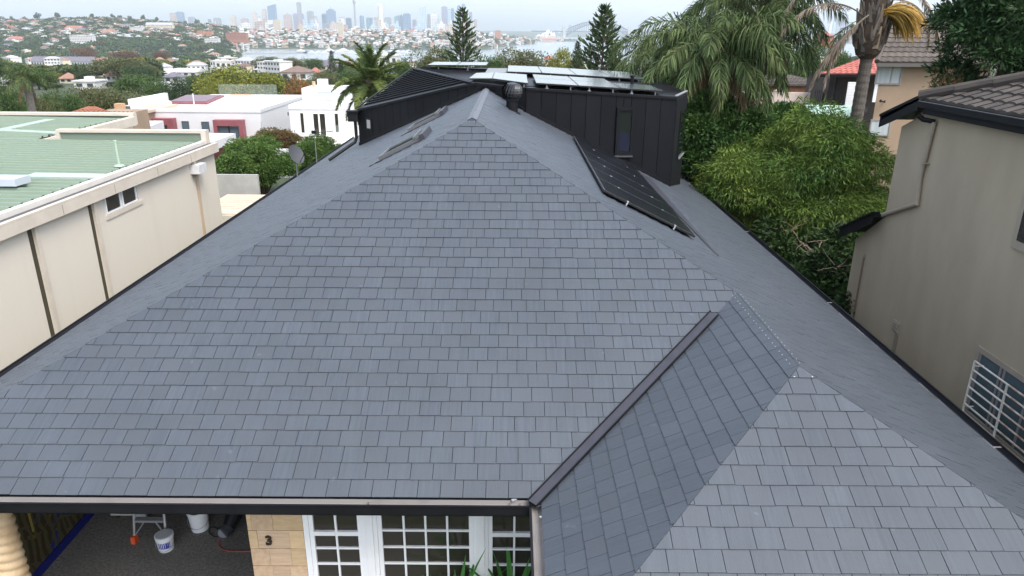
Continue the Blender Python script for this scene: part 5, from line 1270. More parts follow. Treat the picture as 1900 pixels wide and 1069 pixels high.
def branches(base, clumps, mt, r0=.12):
    parts = []
    base = np.asarray(base, float)
    for c, R in clumps[:-1]:
        c = np.asarray(c); mid = base + (c - base) * .5 + np.array([0, 0, .15 * np.linalg.norm(c - base) * .4]); v, f = np_tube([base, base + (mid - base) * .5, mid, c], [r0, r0 * .7, r0 * .45, r0 * .15], 6); parts.append((v, f, 0))
    v, f, mi = join(parts); return npmesh('limbs', v, f, mt)
def shrub(label, cat, name, c, R, k, n, ll, lw, mt, seed, droop=.4, ground=-.8, bark=M_barkd, sub=.42, full=False):
    c = np.asarray(c, float); t = thing(name, (c[0], c[1], ground), label, cat); cl = clumpset(c, R, k, seed, sub, full)
    link('trunk', branches((c[0], c[1], ground), cl, bark), t); link('crown', crown('crown', cl, n, ll, lw, mt, seed + 1, droop), t)
    return t
# right hand side shrubs
p = to(1485, 350, 23.5); shrub('big weeping yellow-green shrub between the slate roof and the taupe house', 'shrub', 'weeping_shrub', p + [0, 0, -.2], (3.3, 2.6, 2.75), 64, 125000, .20, .030, L_yel, 21, .8, -1.2, sub=.27, full=True)
p = to(1400, 330, 25.0); shrub('weeping green shrub low behind the right gutter, left of the big one', 'shrub', 'weeping_shrub', p + [0, 0, -.4], (1.9, 1.8, 1.9), 34, 52000, .19, .028, leafmat('weeping_foliage_dark', (0.045, 0.09, 0.018), (0.14, 0.185, 0.03), .28, .45), 26, .8, -1.2, sub=.32, full=True)
p = to(1345, 262, 25.6); shrub('dense dark green shrub behind the black side wall', 'shrub', 'dense_shrub', p + [0, 0, -.3], (1.9, 1.0, 1.9), 34, 46000, .15, .065, L_dk, 31, .3, -1.5, sub=.33, full=True)
p = to(1430, 232, 38); shrub('dense green shrub in front of the pale pink wall', 'shrub', 'dense_shrub', p + [0, 0, -.2], (3.4, 2.0, 1.5), 30, 40000, .17, .075, L_dk, 35, .3, -2, sub=.3, full=True)
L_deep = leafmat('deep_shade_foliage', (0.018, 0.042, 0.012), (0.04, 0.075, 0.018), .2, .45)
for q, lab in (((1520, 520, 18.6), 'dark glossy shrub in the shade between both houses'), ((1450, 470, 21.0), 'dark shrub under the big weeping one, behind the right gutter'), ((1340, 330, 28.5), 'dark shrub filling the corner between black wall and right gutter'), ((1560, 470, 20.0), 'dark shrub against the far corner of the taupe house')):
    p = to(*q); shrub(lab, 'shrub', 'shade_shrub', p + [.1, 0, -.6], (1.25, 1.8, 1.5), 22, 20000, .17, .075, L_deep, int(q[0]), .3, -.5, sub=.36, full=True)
p = to(1290, 170, 36); shrub('light green bush behind the corner of the upper roof', 'shrub', 'dense_shrub', p, (2.2, 2.2, 1.5), 20, 24000, .16, .06, L_hedge, 43, .3, -2, sub=.34)
for j, (px, py, Y_) in enumerate(((1478, 452, 20.3), (1500, 470, 19.6), (1455, 430, 21.6), (1530, 500, 18.8), (1520, 440, 20.6))):   # bare twigs in the shade
    r = np.random.default_rng(90 + j); c = to(px, py, Y_) + [0, -.5, .2]; parts = []
    for i in range(6):
        P = [c + r.normal(0, .06, 3)]; d = nrm(r.normal(size=3) + [0, -.3, .3])
        for q in range(6): P.append(P[-1] + d * r.uniform(.08, .15)); d = nrm(d + r.normal(0, .25, 3) + [0, 0, -.06])
        v, f = np_tube(P, [.014, .012, .010, .008, .006, .005, .003], 5); parts.append((v, f, 0))
    v, f, mi = join(parts); tag(link('bare_branch', npmesh('bare_branch', v, f, mat('pale_twig', (.22, .17, .12), .8))), 'bare pale twigs sticking out of the shaded shrubs', 'branch', 'bare twigs')
# left hedges
p = to(482, 308, 37); shrub('bushy bright green hedge tree left of the satellite dish', 'tree', 'hedge_tree', p, (2.25, 1.7, 1.35), 24, 42000, .13, .05, L_hedge, 51, .15, -.5, sub=.36)
p = to(596, 282, 44); shrub('bright green hedge behind the television aerial', 'tree', 'hedge_tree', p + [0, 0, -.2], (1.9, 1.5, 1.0), 14, 24000, .13, .05, L_hedge, 55, .15, -.6)
p = to(545, 300, 46); shrub('olive-leaved hedge between satellite dish and aerial', 'tree', 'hedge_tree', p + [0, 0, -.4], (1.6, 1.4, .9), 12, 18000, .13, .05, L_hedge, 57, .15, -.6)
p = to(515, 262, 52); shrub('low garden bush with reddish tips beside the white house terrace', 'shrub', 'garden_bush', p + [0, 0, -.1], (1.9, 1.4, .9), 14, 15000, .14, .05, leafmat('mixed_bush', (.07, .10, .02), (.17, .09, .05), .25, .4), 59, .1, -3)
p = to(300, 275, 48); 
# conifer at top right
p = to(1885, 60, 21); q = to(1850, 150, 21)
cn = thing('dark_conifer', (p[0], 21, -.5), 'dark green conifer above the taupe house roof, at the upper right edge', 'tree')
MB().tube([(p[0], 21, -.5), (p[0] - .1, 21, 6), (p[0], 21, 11)], [.3, .2, .06], 8).build('trunk', M_barkd, cn)
r = np.random.default_rng(9); cl = []
for i in range(80):
    z = r.uniform(5.6, 11.2); w = 1.75 * (1 - max(0, z - 9.5) / 4); a = r.uniform(0, 6.28); rr = w * r.uniform(.45, 1.0); cl.append((np.array([p[0] + rr * math.cos(a), 21 + rr * math.sin(a) * .9, z]), (.62, .62, .42)))
link('crown', crown('crown', cl, 90000, .17, .045, L_con, 10, -.1, .2), cn)
cl = [(np.array([p[0] + r.normal(0, .7), 21 + r.normal(0, .7), r.uniform(6, 10)]), (.5, .5, .5)) for i in range(12)]
link('dry_inner_foliage', crown('dry_inner_foliage', cl, 5000, .13, .02, L_brown, 12, .2, .2), cn)

# ---- Norfolk pines
def norfolk_mesh(H, Wd, seed, nw=26):
    r = np.random.default_rng(seed); parts = []; v, f = np_tube([(0, 0, 0), (0, 0, H * .5), (0, 0, H)], [H * .016, H * .010, H * .002], 8); parts.append((v, f, 1))
    for i in range(nw):
        s = i / (nw - 1); z = H * (.16 + .83 * s ** .92); Lb = Wd * .5 * (1 - s) ** .72 * (.9 + .2 * r.random()) + .12; nb = 6 if s < .8 else 5; a0 = r.uniform(0, 6.28)
        for b in range(nb):
            a = a0 + b * 6.2832 / nb + r.normal(0, .12); L = Lb * r.uniform(.75, 1.12); el = r.uniform(.02, .16) + .25 * s
            d = np.array([math.cos(a) * math.cos(el), math.sin(a) * math.cos(el), math.sin(el)]); k = max(8, int(26 * L / (Wd * .5)) + 6)
            t = r.uniform(.22, 1.0, k)[:, None]; side = np.array([-d[1], d[0], 0]); c = np.array([0, 0, z]) + d * L * t + np.array([0, 0, 1]) * (.14 * L * t ** 2) + side * r.normal(0, .05 * L, (k, 1))
            dr = d * .8 + side * r.normal(0, .7, (k, 1)) + np.array([0, 0, .75]) + r.normal(0, .2, (k, 3)); v, f = quads_of_leaves(c, dr, .085 * Wd * r.uniform(.7, 1.3, k), .026 * Wd, r); parts.append((v, f, 0))
            v, f = np_tube([(0, 0, z), np.array([0, 0, z]) + d * L * .95], [.006 * Wd, .002 * Wd], 4); parts.append((v, f, 1))
    v, f, mi = join(parts); return npmesh('norfolk_pine', v, f, [L_nor, M_barkd], mi)
L_nor = leafmat('norfolk_needles', (0.028, 0.058, 0.022), (0.07, 0.10, 0.036), .12, .45)
NP = [norfolk_mesh(18, 9.0, 1, 26), norfolk_mesh(18, 8.0, 2, 30), norfolk_mesh(18, 10.5, 3, 24)]
def norfolk(px, ytop, Y, label, k, wide=1.0):
    tp_ = at_y(px, ytop, Y); zb_ = float(elev(tp_[0], Y)) - .3; h = tp_[2] - zb_
    o = bpy.data.objects.new('norfolk_pine', NP[k]); COL.objects.link(o); o.location = (tp_[0], Y, zb_); s = h / 18.0; o.scale = (s * wide, s * wide, s); o.rotation_euler = (0, 0, px * .7)
    return tag(o, label, 'tree', 'norfolk pines')
norfolk(858, 20, 122, 'tall norfolk pine rising before the city skyline above the rear solar panels', 0, 1.0)
norfolk(1122, 17, 84, 'broad norfolk pine standing before the arched bridge', 2, .95)
norfolk(1072, 79, 150, 'smaller dark norfolk pine left of the broad one, before the water', 1, .85)
norfolk(1443, 36, 120, 'bluish norfolk pine behind the dead palm fronds', 1, 1.0)
norfolk(632, 112, 200, 'young norfolk pine left of the date palm crown', 1, .9)
norfolk(614, 95, 420, 'dark norfolk pine on the near shore of the bay', 0, .9)
norfolk(78, 122, 260, 'dark norfolk pine before the long slate-roofed school', 1, 1.0)
norfolk(140, 118, 300, 'dark norfolk pine right of the school gables', 2, .7)
norfolk(292, 133, 170, 'narrow dark pine among the trees left of the yellow-green canopy', 1, .6)
# ------------------------------------------------------------------ middle distance: trees
TG = [('olive', (0.075, 0.088, 0.034), (0.12, 0.125, 0.05)), ('green', (0.045, 0.085, 0.026), (0.085, 0.135, 0.04)), ('dark', (0.026, 0.052, 0.022), (0.052, 0.082, 0.032)),
      ('lime', (0.11, 0.135, 0.022), (0.21, 0.21, 0.036)), ('rust', (0.11, 0.055, 0.028), (0.16, 0.09, 0.045)), ('brown', (0.17, 0.085, 0.03), (0.24, 0.13, 0.045))]
TL = {n: leafmat('tree_' + n, a, b, .2, .4) for n, a, b in TG}
def tree_mesh(seed, mt, nleaf=900, kcl=9, flat=.62, ll=.17):
    """unit tree: 1 high, crown about 1 wide"""
    r = np.random.default_rng(seed); parts = []; v, f = np_tube([(0, 0, -.1), (.01, 0, .3), (0, .01, .55)], [.045, .03, .012], 6); parts.append((v, f, 1))
    cs = []
    for i in range(kcl):
        a = r.uniform(0, 6.28); rr = .33 * math.sqrt(r.uniform(.1, 1)); cs.append((np.array([rr * math.cos(a), rr * math.sin(a), r.uniform(.42, .80 - .35 * rr)]), r.uniform(.14, .24)))
    for c, R in cs:
        k = nleaf // kcl; d = r.normal(size=(k, 3)); d /= np.linalg.norm(d, axis=1, keepdims=True); d[:, 2] = np.abs(d[:, 2]) * np.where(r.random(k) < .75, 1, -.7)
        p = c + d * R * np.array([1, 1, flat + .2]) * r.uniform(.6, 1.05, (k, 1)); v, f = quads_of_leaves(p, d + r.normal(0, .6, (k, 3)), ll * .55 * r.uniform(.6, 1.2, k), ll * .35, r); parts.append((v, f, 0))
    v, f, mi = join(parts); return npmesh('tree', v, f, [mt, M_barkd], mi)
PROTO = {n: [tree_mesh(100 + i * 7 + j, TL[n]) for j in range(3)] for i, (n, _, _) in enumerate(TG)}
NEARP = {n: [tree_mesh(300 + i * 7 + j, TL[n], 9000, 22, .7, .055) for j in range(1)] for i, (n, _, _) in enumerate(TG)}
def tree_at(x, y, zb, h, w, kind, near, label, group, seed):
    me = (NEARP if near else PROTO)[kind]; o = bpy.data.objects.new('broadleaf_tree', me[seed % len(me)]); COL.objects.link(o)
    o.location = (x, y, zb); o.scale = (w, w, h); o.rotation_euler = (0, 0, seed * 1.3); return tag(o, label, 'tree', group)
EXPL = [  # px centre, top y, width px, distance, kind, label
    (440, 124, 150, 112, 'lime', 'wide yellow-green tree canopy behind the white roof terrace'), (558, 146, 84, 96, 'brown', 'rust-brown leafless looking tree behind the white stair box'),
    (334, 146, 66, 118, 'dark', 'round dark green tree above the maroon roof lantern'), (395, 150, 60, 92, 'lime', 'smaller yellow-green tree at the edge of the white terrace'),
    (205, 160, 96, 98, 'olive', 'olive tree thicket right behind the terracotta pavilion'), (155, 158, 80, 104, 'olive', 'brownish olive tree above the pavilion roof'), (262, 172, 70, 88, 'olive', 'low olive tree beside the maroon lantern'),
    (110, 168, 70, 92, 'green', 'green tree to the right of the left palm'), (10, 158, 70, 72, 'green', 'green tree behind the left palm at the picture edge'), (75, 176, 60, 80, 'olive', 'leafy olive tree under the left palm fronds'),
    (955, 88, 112, 175, 'olive', 'large domed olive tree behind the main solar array'), (803, 86, 92, 185, 'olive', 'domed olive tree left of the tall norfolk pine'), (910, 102, 56, 150, 'green', 'rounded green tree right of the tall norfolk pine'),
    (1004, 103, 40, 128, 'olive', 'dark olive tree between the two terracotta roofs'), (1050, 92, 64, 165, 'lime', 'yellowish tree left of the smaller norfolk pine'), (1150, 108, 60, 120, 'green', 'green tree right of the broad norfolk pine'),
    (655, 128, 60, 150, 'green', 'green tree behind the left fronds of the date palm'), (600, 132, 60, 170, 'olive', 'olive tree below the small white pine'), (745, 108, 40, 160, 'green', 'bright green tree right of the white angular house'),
    (520, 140, 60, 150, 'dark', 'dark tree right of the wide yellow-green canopy'), (250, 138, 90, 160, 'green', 'green tree above the white flat roofed building'), (290, 150, 50, 140, 'green', 'mid green tree between white buildings at left'),
    (1250, 96, 60, 150, 'green', 'green tree glimpsed through the large palm fronds'), (1480, 98, 70, 90, 'green', 'green tree beneath the dead palm frond'), (1510, 78, 60, 160, 'green', 'rounded green tree right of the dead frond arch'), (1560, 90, 60, 130, 'green', 'green tree behind the drooping golden fronds'),
    (1700, 75, 60, 120, 'dark', 'dark tree behind the flower spray'), (580, 108, 44, 430, 'green', 'round green tree on the near bay shore'), (545, 106, 50, 470, 'olive', 'olive shore tree left of the round green one'), (495, 104, 60, 520, 'olive', 'wide olive shore tree at the left end of the bay'),
    (665, 108, 44, 300, 'olive', 'olive tree left of the big white waterfront building'), (152, 86, 44, 1050, 'rust', 'large russet tree behind the school spires'), (232, 93, 56, 900, 'rust', 'wide russet-brown tree right of the school'), (300, 93, 30, 950, 'rust', 'small russet tree in the middle of the left valley'),
    (272, 108, 70, 420, 'lime', 'light green tree beside the grassy bank'), (215, 118, 90, 330, 'olive', 'olive tree left of the grassy bank'), (95, 133, 30, 320, 'lime', 'bright green young tree below the school'),
]
rt_ = random.Random(8)
for i, (px, yt, wp, D, kind, lab) in enumerate(EXPL):
    tp_ = at_y(px, yt, D); zb_ = float(elev(tp_[0], D)) - .3; w = wp / FPX * D * .96 * 1.15
    top_h = max(tp_[2] - zb_, w * .45); tree_at(tp_[0], D, zb_, top_h / .88, w, kind, True, lab, 'trees in the middle distance', i)

# ------------------------------------------------------------------ middle distance: houses
HM = dict(white=mat('far_white_wall', (.56, .55, .53), .8, var=.06, vs=.3), cream=mat('far_cream_wall', (.58, .50, .38), .8, var=.06, vs=.3), brick=mat('far_brick_wall', (.32, .15, .10), .85, var=.15, vs=.5),
          pink=mat('far_pink_wall', (.58, .40, .32), .8, var=.08, vs=.3), grey=mat('far_grey_wall', (.42, .43, .43), .8, var=.08, vs=.3), salmon=mat('far_salmon_wall', (.48, .22, .14), .8, var=.1, vs=.3))
RM = dict(terra=mat('far_terracotta_roof', (.24, .135, .098), .8, c2=(.29, .175, .13), vs=.4), red=mat('far_red_roof', (.30, .11, .085), .8, c2=(.34, .15, .115), vs=.4), slate=mat('far_slate_roof', (.13, .125, .15), .7, var=.15, vs=.4),
          white=mat('far_white_roof', (.54, .54, .53), .7, var=.05, vs=.3), brown=mat('far_brown_roof', (.16, .11, .09), .8, var=.15, vs=.4), grey=mat('far_grey_roof', (.34, .35, .36), .7, var=.1, vs=.3))
M_fwin = mat('far_window', (.05, .06, .07), .15, spec=.6)
def house_parts(w, d, h, style, rise):
    """wall / roof / list of windows, centred on the origin"""
    wl, rf = MB(), MB(); wl.box(-w / 2, w / 2, -d / 2, d / 2, -6, h); e = .5
    if style == 'hip':
        rl = max(0, (w - d) / 2) if w > d else .01; a = [(-w / 2 - e, -d / 2 - e, h), (w / 2 + e, -d / 2 - e, h), (w / 2 + e, d / 2 + e, h), (-w / 2 - e, d / 2 + e, h)]; r = [(-rl - .3, 0, h + rise), (rl + .3, 0, h + rise)]
        rf.add(a + r, [(0, 1, 5, 4), (1, 2, 5), (2, 3, 4, 5), (3, 0, 4), (3, 2, 1, 0)]); rf.box(-w / 2 - e, w / 2 + e, -d / 2 - e, d / 2 + e, h - .25, h - .01)
    elif style == 'gable':
        a = [(-w / 2 - e, -d / 2 - e, h), (w / 2 + e, -d / 2 - e, h), (w / 2 + e, d / 2 + e, h), (-w / 2 - e, d / 2 + e, h), (-w / 2 - e, 0, h + rise), (w / 2 + e, 0, h + rise)]
        rf.add(a, [(0, 1, 5, 4), (2, 3, 4, 5), (1, 2, 5), (3, 0, 4), (3, 2, 1, 0)])
    else:
        rf.box(-w / 2 - .3, w / 2 + .3, -d / 2 - .3, d / 2 + .3, h, h + .5); rf.box(-w * .2, w * .12, -d * .1, d * .25, h + .5, h + 1.6)
    wins = []; fl = max(1, int(h / 3)); n = max(2, int(w / 3.2))
    for j in range(fl):
        for i in range(n):
            x = -w / 2 + (i + .5) * w / n; z = j * h / fl + h / fl * .35; wins.append((x - w / n * .27, x + w / n * .27, -d / 2 - .06, -d / 2 - .002, z, z + h / fl * .45))
    return wl, rf, wins
_hc = {}
def house_proto(wm, rm, style, var):
    key = (wm, rm, style, var)
    if key not in _hc:
        w, d, h = ((14, 10, 5.5), (18, 11, 7), (11, 9, 4.5))[var]; wl, rf, wins = house_parts(w, d, h, style, 2.6)
        m = MB(); m.add(wl.v, wl.f, 0); m.add(rf.v, rf.f, 1)
        for q in wins: m.box(*q, 2)
        me = bpy.data.meshes.new('house'); me.from_pydata(m.v, [], m.f)
        for q in (HM[wm], RM[rm], M_fwin): me.materials.append(q)
        me.polygons.foreach_set('material_index', m.m); me.update(); _hc[key] = (me, m)
    return _hc[key]
BB = []
def building(name, x0, x1, ytop, ybase, D, style, wm, rm, label, rise=2.2, depth=None, rz=0.0, cat='house', dz=0.0):
    if D is None:
        q = hit((x0 + x1) / 2, ybase); D = q[1]
    if x0 < 1200:
        q = hit((x0 + x1) / 2, ybase)
        if q is not None and q[2] > SEA + .6: D = min(D, q[1])
    BB.append((x0 - 2, x1 + 2, ytop - 3, ybase, D))
    p, q, b = at_y(x0, ytop, D), at_y(x1, ytop, D), at_y((x0 + x1) / 2, ybase, D); w = q[0] - p[0]; zb_ = b[2]; h = max(2.0, p[2] - zb_); d = depth or min(w, 14)
    c = ((p[0] + q[0]) / 2, D + d / 2, zb_); t = thing(name, c, label, cat); wl, rf, wins = house_parts(w, d, h, style, rise)
    def sh(m): m.v = [(a + c[0], b_ + c[1], g + c[2]) for a, b_, g in m.v]; return m
    sh(wl).build('wall', HM[wm], t); sh(rf).build('roof', RM[rm], t)
    for a in wins: sh(MB().box(*a)).build('window', M_fwin, t)
    return t
B = building
B('stepped_flats', 404, 431, 108, 132, 560, 'flat', 'cream', 'white', 'stepped cream block of flats left of the long low buildings', cat='building')
B('stepped_flats', 389, 436, 127, 140, 520, 'flat', 'grey', 'grey', 'pale grey low building in front of the stepped flats', cat='building')
B('long_building', 436, 512, 120, 133, 540, 'flat', 'cream', 'grey', 'long low cream building with flat roof right of the stepped flats', cat='building')
B('long_building', 470, 556, 129, 137, 470, 'hip', 'white', 'grey', 'wide white building with shallow grey roof below the bay', cat='building')
B('house', 520, 570, 134, 152, 330, 'hip', 'white', 'brown', 'white house with brown-grey hip roof left of the maroon roof', 2.5)
B('house', 572, 594, 136, 146, 560, 'hip', 'white', 'red', 'white house with maroon hip roof below the dark roofed terrace', 3)
B('house', 574, 626, 122, 132, 430, 'gable', 'cream', 'slate', 'long house with dark grey gabled roof near the bay', 3)
B('block', 545, 602, 116, 128, 560, 'flat', 'cream', 'grey', 'low cream block with flat roof at the bay shore', cat='building')
B('white_building', 680, 736, 104, 124, 430, 'flat', 'white', 'white', 'big white waterfront building above the date palm', cat='building')
B('white_building', 718, 746, 124, 142, 400, 'flat', 'white', 'white', 'angular white house right of the date palm', cat='building')
B('white_building', 252, 322, 168, 182, 190, 'flat', 'white', 'white', 'white flat roofed building among trees above the white modern house', cat='building')
B('house', 304, 332, 143, 156, 480, 'hip', 'white', 'slate', 'white house with blue-grey roof left of the dark round tree', 2)
B('house', 312, 364, 134, 142, 420, 'gable', 'white', 'white', 'row of white roofs below the grassy bank', 2)
B('house', 195, 216, 140, 152, 560, 'hip', 'white', 'terra', 'white house with terracotta roof in the left valley', 2.5)
B('house', 110, 133, 146, 155, 480, 'hip', 'cream', 'terra', 'cream house with terracotta roof below the bright young tree', 2.2)
B('house', 136, 176, 152, 166, 320, 'flat', 'white', 'white', 'white flat roofed house in the trees right of the left palm')
B('house', -8, 20, 150, 160, 480, 'hip', 'white', 'white', 'white roofed house at the left picture edge behind the palm', 2)
B('house', 965, 986, 116, 124, 560, 'hip', 'white', 'terra', 'white house with orange terracotta roof left of the dark olive tree', 3)
B('house', 1010, 1028, 110, 118, 640, 'hip', 'cream', 'red', 'house with bright red hip roof left of the yellowish tree', 3.5)
B('house', 1031, 1057, 119, 132, 420, 'hip', 'cream', 'white', 'cream house with white hip roof just above the main solar array', 2.2)
B('house', 1085, 1100, 107, 116, 760, 'hip', 'white', 'slate', 'white walled house with dark roof between the two pines', 2)
B('house', 930, 944, 116, 124, 700, 'flat', 'brick', 'grey', 'small brick building right of the rear left solar panels')
B('house', 1510, 1541, 108, 122, 330, 'flat', 'cream', 'white', 'cream flat roofed house with blue windows beyond the dead fronds')
B('house', 1540, 1572, 100, 116, 380, 'flat', 'grey', 'grey', 'grey-green house with flat roof right of the cream flat roofed one')
B('house', 1525, 1548, 66, 74, 560, 'hip', 'brick', 'red', 'red roofed brick house on the right hill under the frond arch', 2.5)
B('house', 1700, 1760, 56, 70, 220, 'hip', 'white', 'terra', 'white house with terracotta roof right of the flower spray', 2)
B('brick_flats', 365, 376.5, 57, 72, 1900, 'flat', 'salmon', 'terra', 'orange brick apartment block, left one of the pair on the hill', cat='building')
B('brick_flats', 381, 392, 58, 73, 1880, 'flat', 'salmon', 'terra', 'orange brick apartment block, right one of the pair on the hill', cat='building')
B('brick_flats', 418, 456, 61, 74, 1850, 'flat', 'brick', 'red', 'wide red brick apartment building on the hill below the skyline', cat='building')
B('white_building', 379, 404, 71, 83, 1650, 'flat', 'white', 'white', 'white terraced apartment building below the orange brick pair', cat='building')
B('cream_mansion', 270, 319, 46, 59, 2100, 'gable', 'cream', 'grey', 'cream castle-like mansion on the ridge below two towers', 6, cat='building')
B('white_building', 240, 263, 50, 63, 2050, 'flat', 'white', 'white', 'white block left of the cream mansion on the ridge', cat='building')
B('red_mansion', 118, 155, 53, 60, 1950, 'hip', 'pink', 'red', 'large red roofed mansion on the left hill', 7, cat='building')
B('house', 11, 42, 72, 79, 1700, 'hip', 'pink', 'red', 'wide dark red roofed house low on the left hill', 5)
B('house', 195, 214, 59, 66, 1850, 'hip', 'cream', 'terra', 'orange roofed villa on the left hill right of the mansion', 6)
B('white_building', 128, 170, 66, 79, 1600, 'flat', 'white', 'white', 'stack of white modern terraces in the middle of the left hill', cat='building')
B('brick_tower', 918, 929, 57, 74, 3300, 'flat', 'salmon', 'terra', 'salmon brick apartment tower standing alone right of the skyline', cat='tower')
B('cream_tower', 626, 635, 42, 69, 3000, 'flat', 'cream', 'white', 'slim cream apartment tower on the headland below the needle tower', cat='tower')
B('cream_tower', 555, 561, 46, 69, 3000, 'flat', 'cream', 'white', 'very slim cream tower on the headland left of the blue towers', cat='tower')
B('cream_tower', 506, 519, 37, 60, 3300, 'flat', 'cream', 'white', 'cream slab tower at the left foot of the skyline', cat='tower')
B('white_tower', 869, 878, 42, 60, 3900, 'flat', 'white', 'white', 'white slab tower right behind the tall norfolk pine', cat='tower')
# the long school with gables and twin spires
D = hit(115, 122)[1]; D = min(D, 900)
t = B('school', 57, 172, 114, 123, D, 'gable', 'grey', 'slate', 'long school with purple-grey slate roof, gables and twin spires in the left valley', 5.5, cat='building', depth=14)
sc_ = D / FPX
for px, wd in ((100, 6), (150, 7), (170, 5)):
    p, z0, z1 = at_y(px, 117, D - 1), at_y(px, 121, D)[2], at_y(px, 112, D)[2]; hw = wd * sc_ / 2
    MB().add([(p[0] - hw, D - 1.5, z0), (p[0] + hw, D - 1.5, z0), (p[0] + hw, D - 1.5, p[2]), (p[0], D - 1.5, z1), (p[0] - hw, D - 1.5, p[2]), (p[0], D + 6, z1), (p[0] + hw, D + 6, p[2]), (p[0] - hw, D + 6, p[2]), (p[0] - hw, D + 6, z0), (p[0] + hw, D + 6, z0)], [(0, 1, 2, 3, 4), (2, 6, 5, 3), (4, 3, 5, 7), (1, 9, 6, 2), (0, 4, 7, 8)]).build('gable_bay', HM['white'], t)
p, q = at_y(127, 121, D - 2), at_y(142, 109, D - 2); MB().box(p[0], q[0], D - 2, D + 8, p[2], q[2]).build('tower_block', HM['brick'], t)
for px in (131, 141): p = at_y(px, 112, D + 3); q = at_y(px, 97, D + 3); MB().lathe((p[0], D + 3, p[2]), [(2.2, 0), (1.6, .2), (.5, (q[2] - p[2]) * .45), (.08, q[2] - p[2])], 8).build('spire', RM['slate'], t)
# grassy bank
p = [at_y(310, 118, 800), at_y(338, 128, 700), at_y(318, 129, 700), at_y(306, 122, 760)]; 
o = MB().slab([hit(308, 119) + [0, 0, 2], hit(340, 127) + [0, 0, 2], hit(312, 129) + [0, 0, 2], hit(303, 124) + [0, 0, 2]], (0, 0, -3)).build('grass_bank', leafmat('lawn', (.09, .17, .03), (.12, .2, .04), .1, .1)); o['kind'] = 'structure'

# ------------------------------------------------------------------ fill of small houses and trees on the slopes
rf_ = random.Random(31); cand = []
def water(P): return P[2] <= SEA + .5
y = 30.0
while y < 172:
    x = -12.0
    hzl = HY + ROLL * (-950)
    while x < 1912:
        X, Y_ = x + rf_.uniform(-3, 3), y + rf_.uniform(-1.3, 1.3)
        cand.append((X, Y_)); x += max(3.4, (y - 40) * .085) * (1.0 if x < 1000 else 1.5)
    y += max(1.5, (y - 50) * .075)
HOUS, TREES = [], []
taken = [(e[0], e[1] + 8, e[2] * .4) for e in EXPL]
for X, Y_ in cand:
    if Y_ > 128 and 765 < X < 1200: continue
    if Y_ > 112 and 880 < X: continue
    P = hit(X, Y_, 150, 7000)
    if P is None or water(P) or P[1] < 125 or P[1] > 5300: continue
    if 940 < X < 1100 and P[1] > 4000 and rf_.random() < .3: continue
    zone = 'hill' if X < 440 and P[1] > 1200 else 'headland' if P[1] > 2200 else 'valley'
    ph = {'hill': .25, 'headland': .29, 'valley': .09 if P[1] > 420 else 0}[zone]
    if zone == 'headland' and P[1] < 2620 and 560 < X < 800: ph = .03           # the wooded shore
    if zone == 'hill' and P[1] < 1700: ph = .04
    if rf_.random() < ph: HOUS.append((P, zone)); continue
    h = rf_.uniform(6.5, 12.5) * {'hill': 1.35, 'headland': 1.0, 'valley': .8 if P[1] > 420 else .95}[zone]; w = h * rf_.uniform(.9, 1.5); yt_ = Y_ - h / P[1] * 1504; wp_ = w / P[1] * 1332 / 2
    lim = 20.0
    if zone == 'valley': lim = 113 if 425 < X < 772 else 101 if 772 <= X < 1200 else 20
    for b_ in BB:
        if P[1] < b_[4] + 5 and X + wp_ > b_[0] and X - wp_ < b_[1] and Y_ > b_[2]: lim = max(lim, b_[2] + .6 * (b_[3] - b_[2]))
    if yt_ < lim:
        h = (Y_ - lim) * P[1] / 1504
        if h < 2.6: continue
        w = max(min(w, h * 2.0), h)
    TREES.append((P, zone, h, w))
OBJ_ORD = []
HOUS.sort(key=lambda q: q[0][1]); TREES.sort(key=lambda q: q[0][1])
ZT = {'hill': 'on the left hill', 'headland': 'on the headland', 'valley': 'in the valley'}
KW = dict(hill=[('white', 'white', 'flat'), ('white', 'white', 'flat'), ('cream', 'white', 'flat'), ('white', 'terra', 'hip'), ('cream', 'brown', 'hip'), ('pink', 'red', 'hip'), ('white', 'grey', 'hip'), ('cream', 'white', 'flat'), ('grey', 'slate', 'gable'), ('cream', 'brown', 'hip')],
          headland=[('white', 'white', 'flat'), ('white', 'white', 'flat'), ('white', 'grey', 'gable'), ('cream', 'terra', 'hip'), ('white', 'grey', 'hip'), ('cream', 'white', 'flat'), ('pink', 'red', 'hip'), ('white', 'white', 'gable')],
          valley=[('white', 'terra', 'hip'), ('white', 'grey', 'hip'), ('cream', 'terra', 'hip'), ('white', 'white', 'flat'), ('cream', 'brown', 'hip')])
RN = dict(terra='terracotta', red='red', grey='grey', white='white', slate='dark', brown='brown'); SN = dict(hip='hip', gable='gabled', flat='flat')
farh = MB()
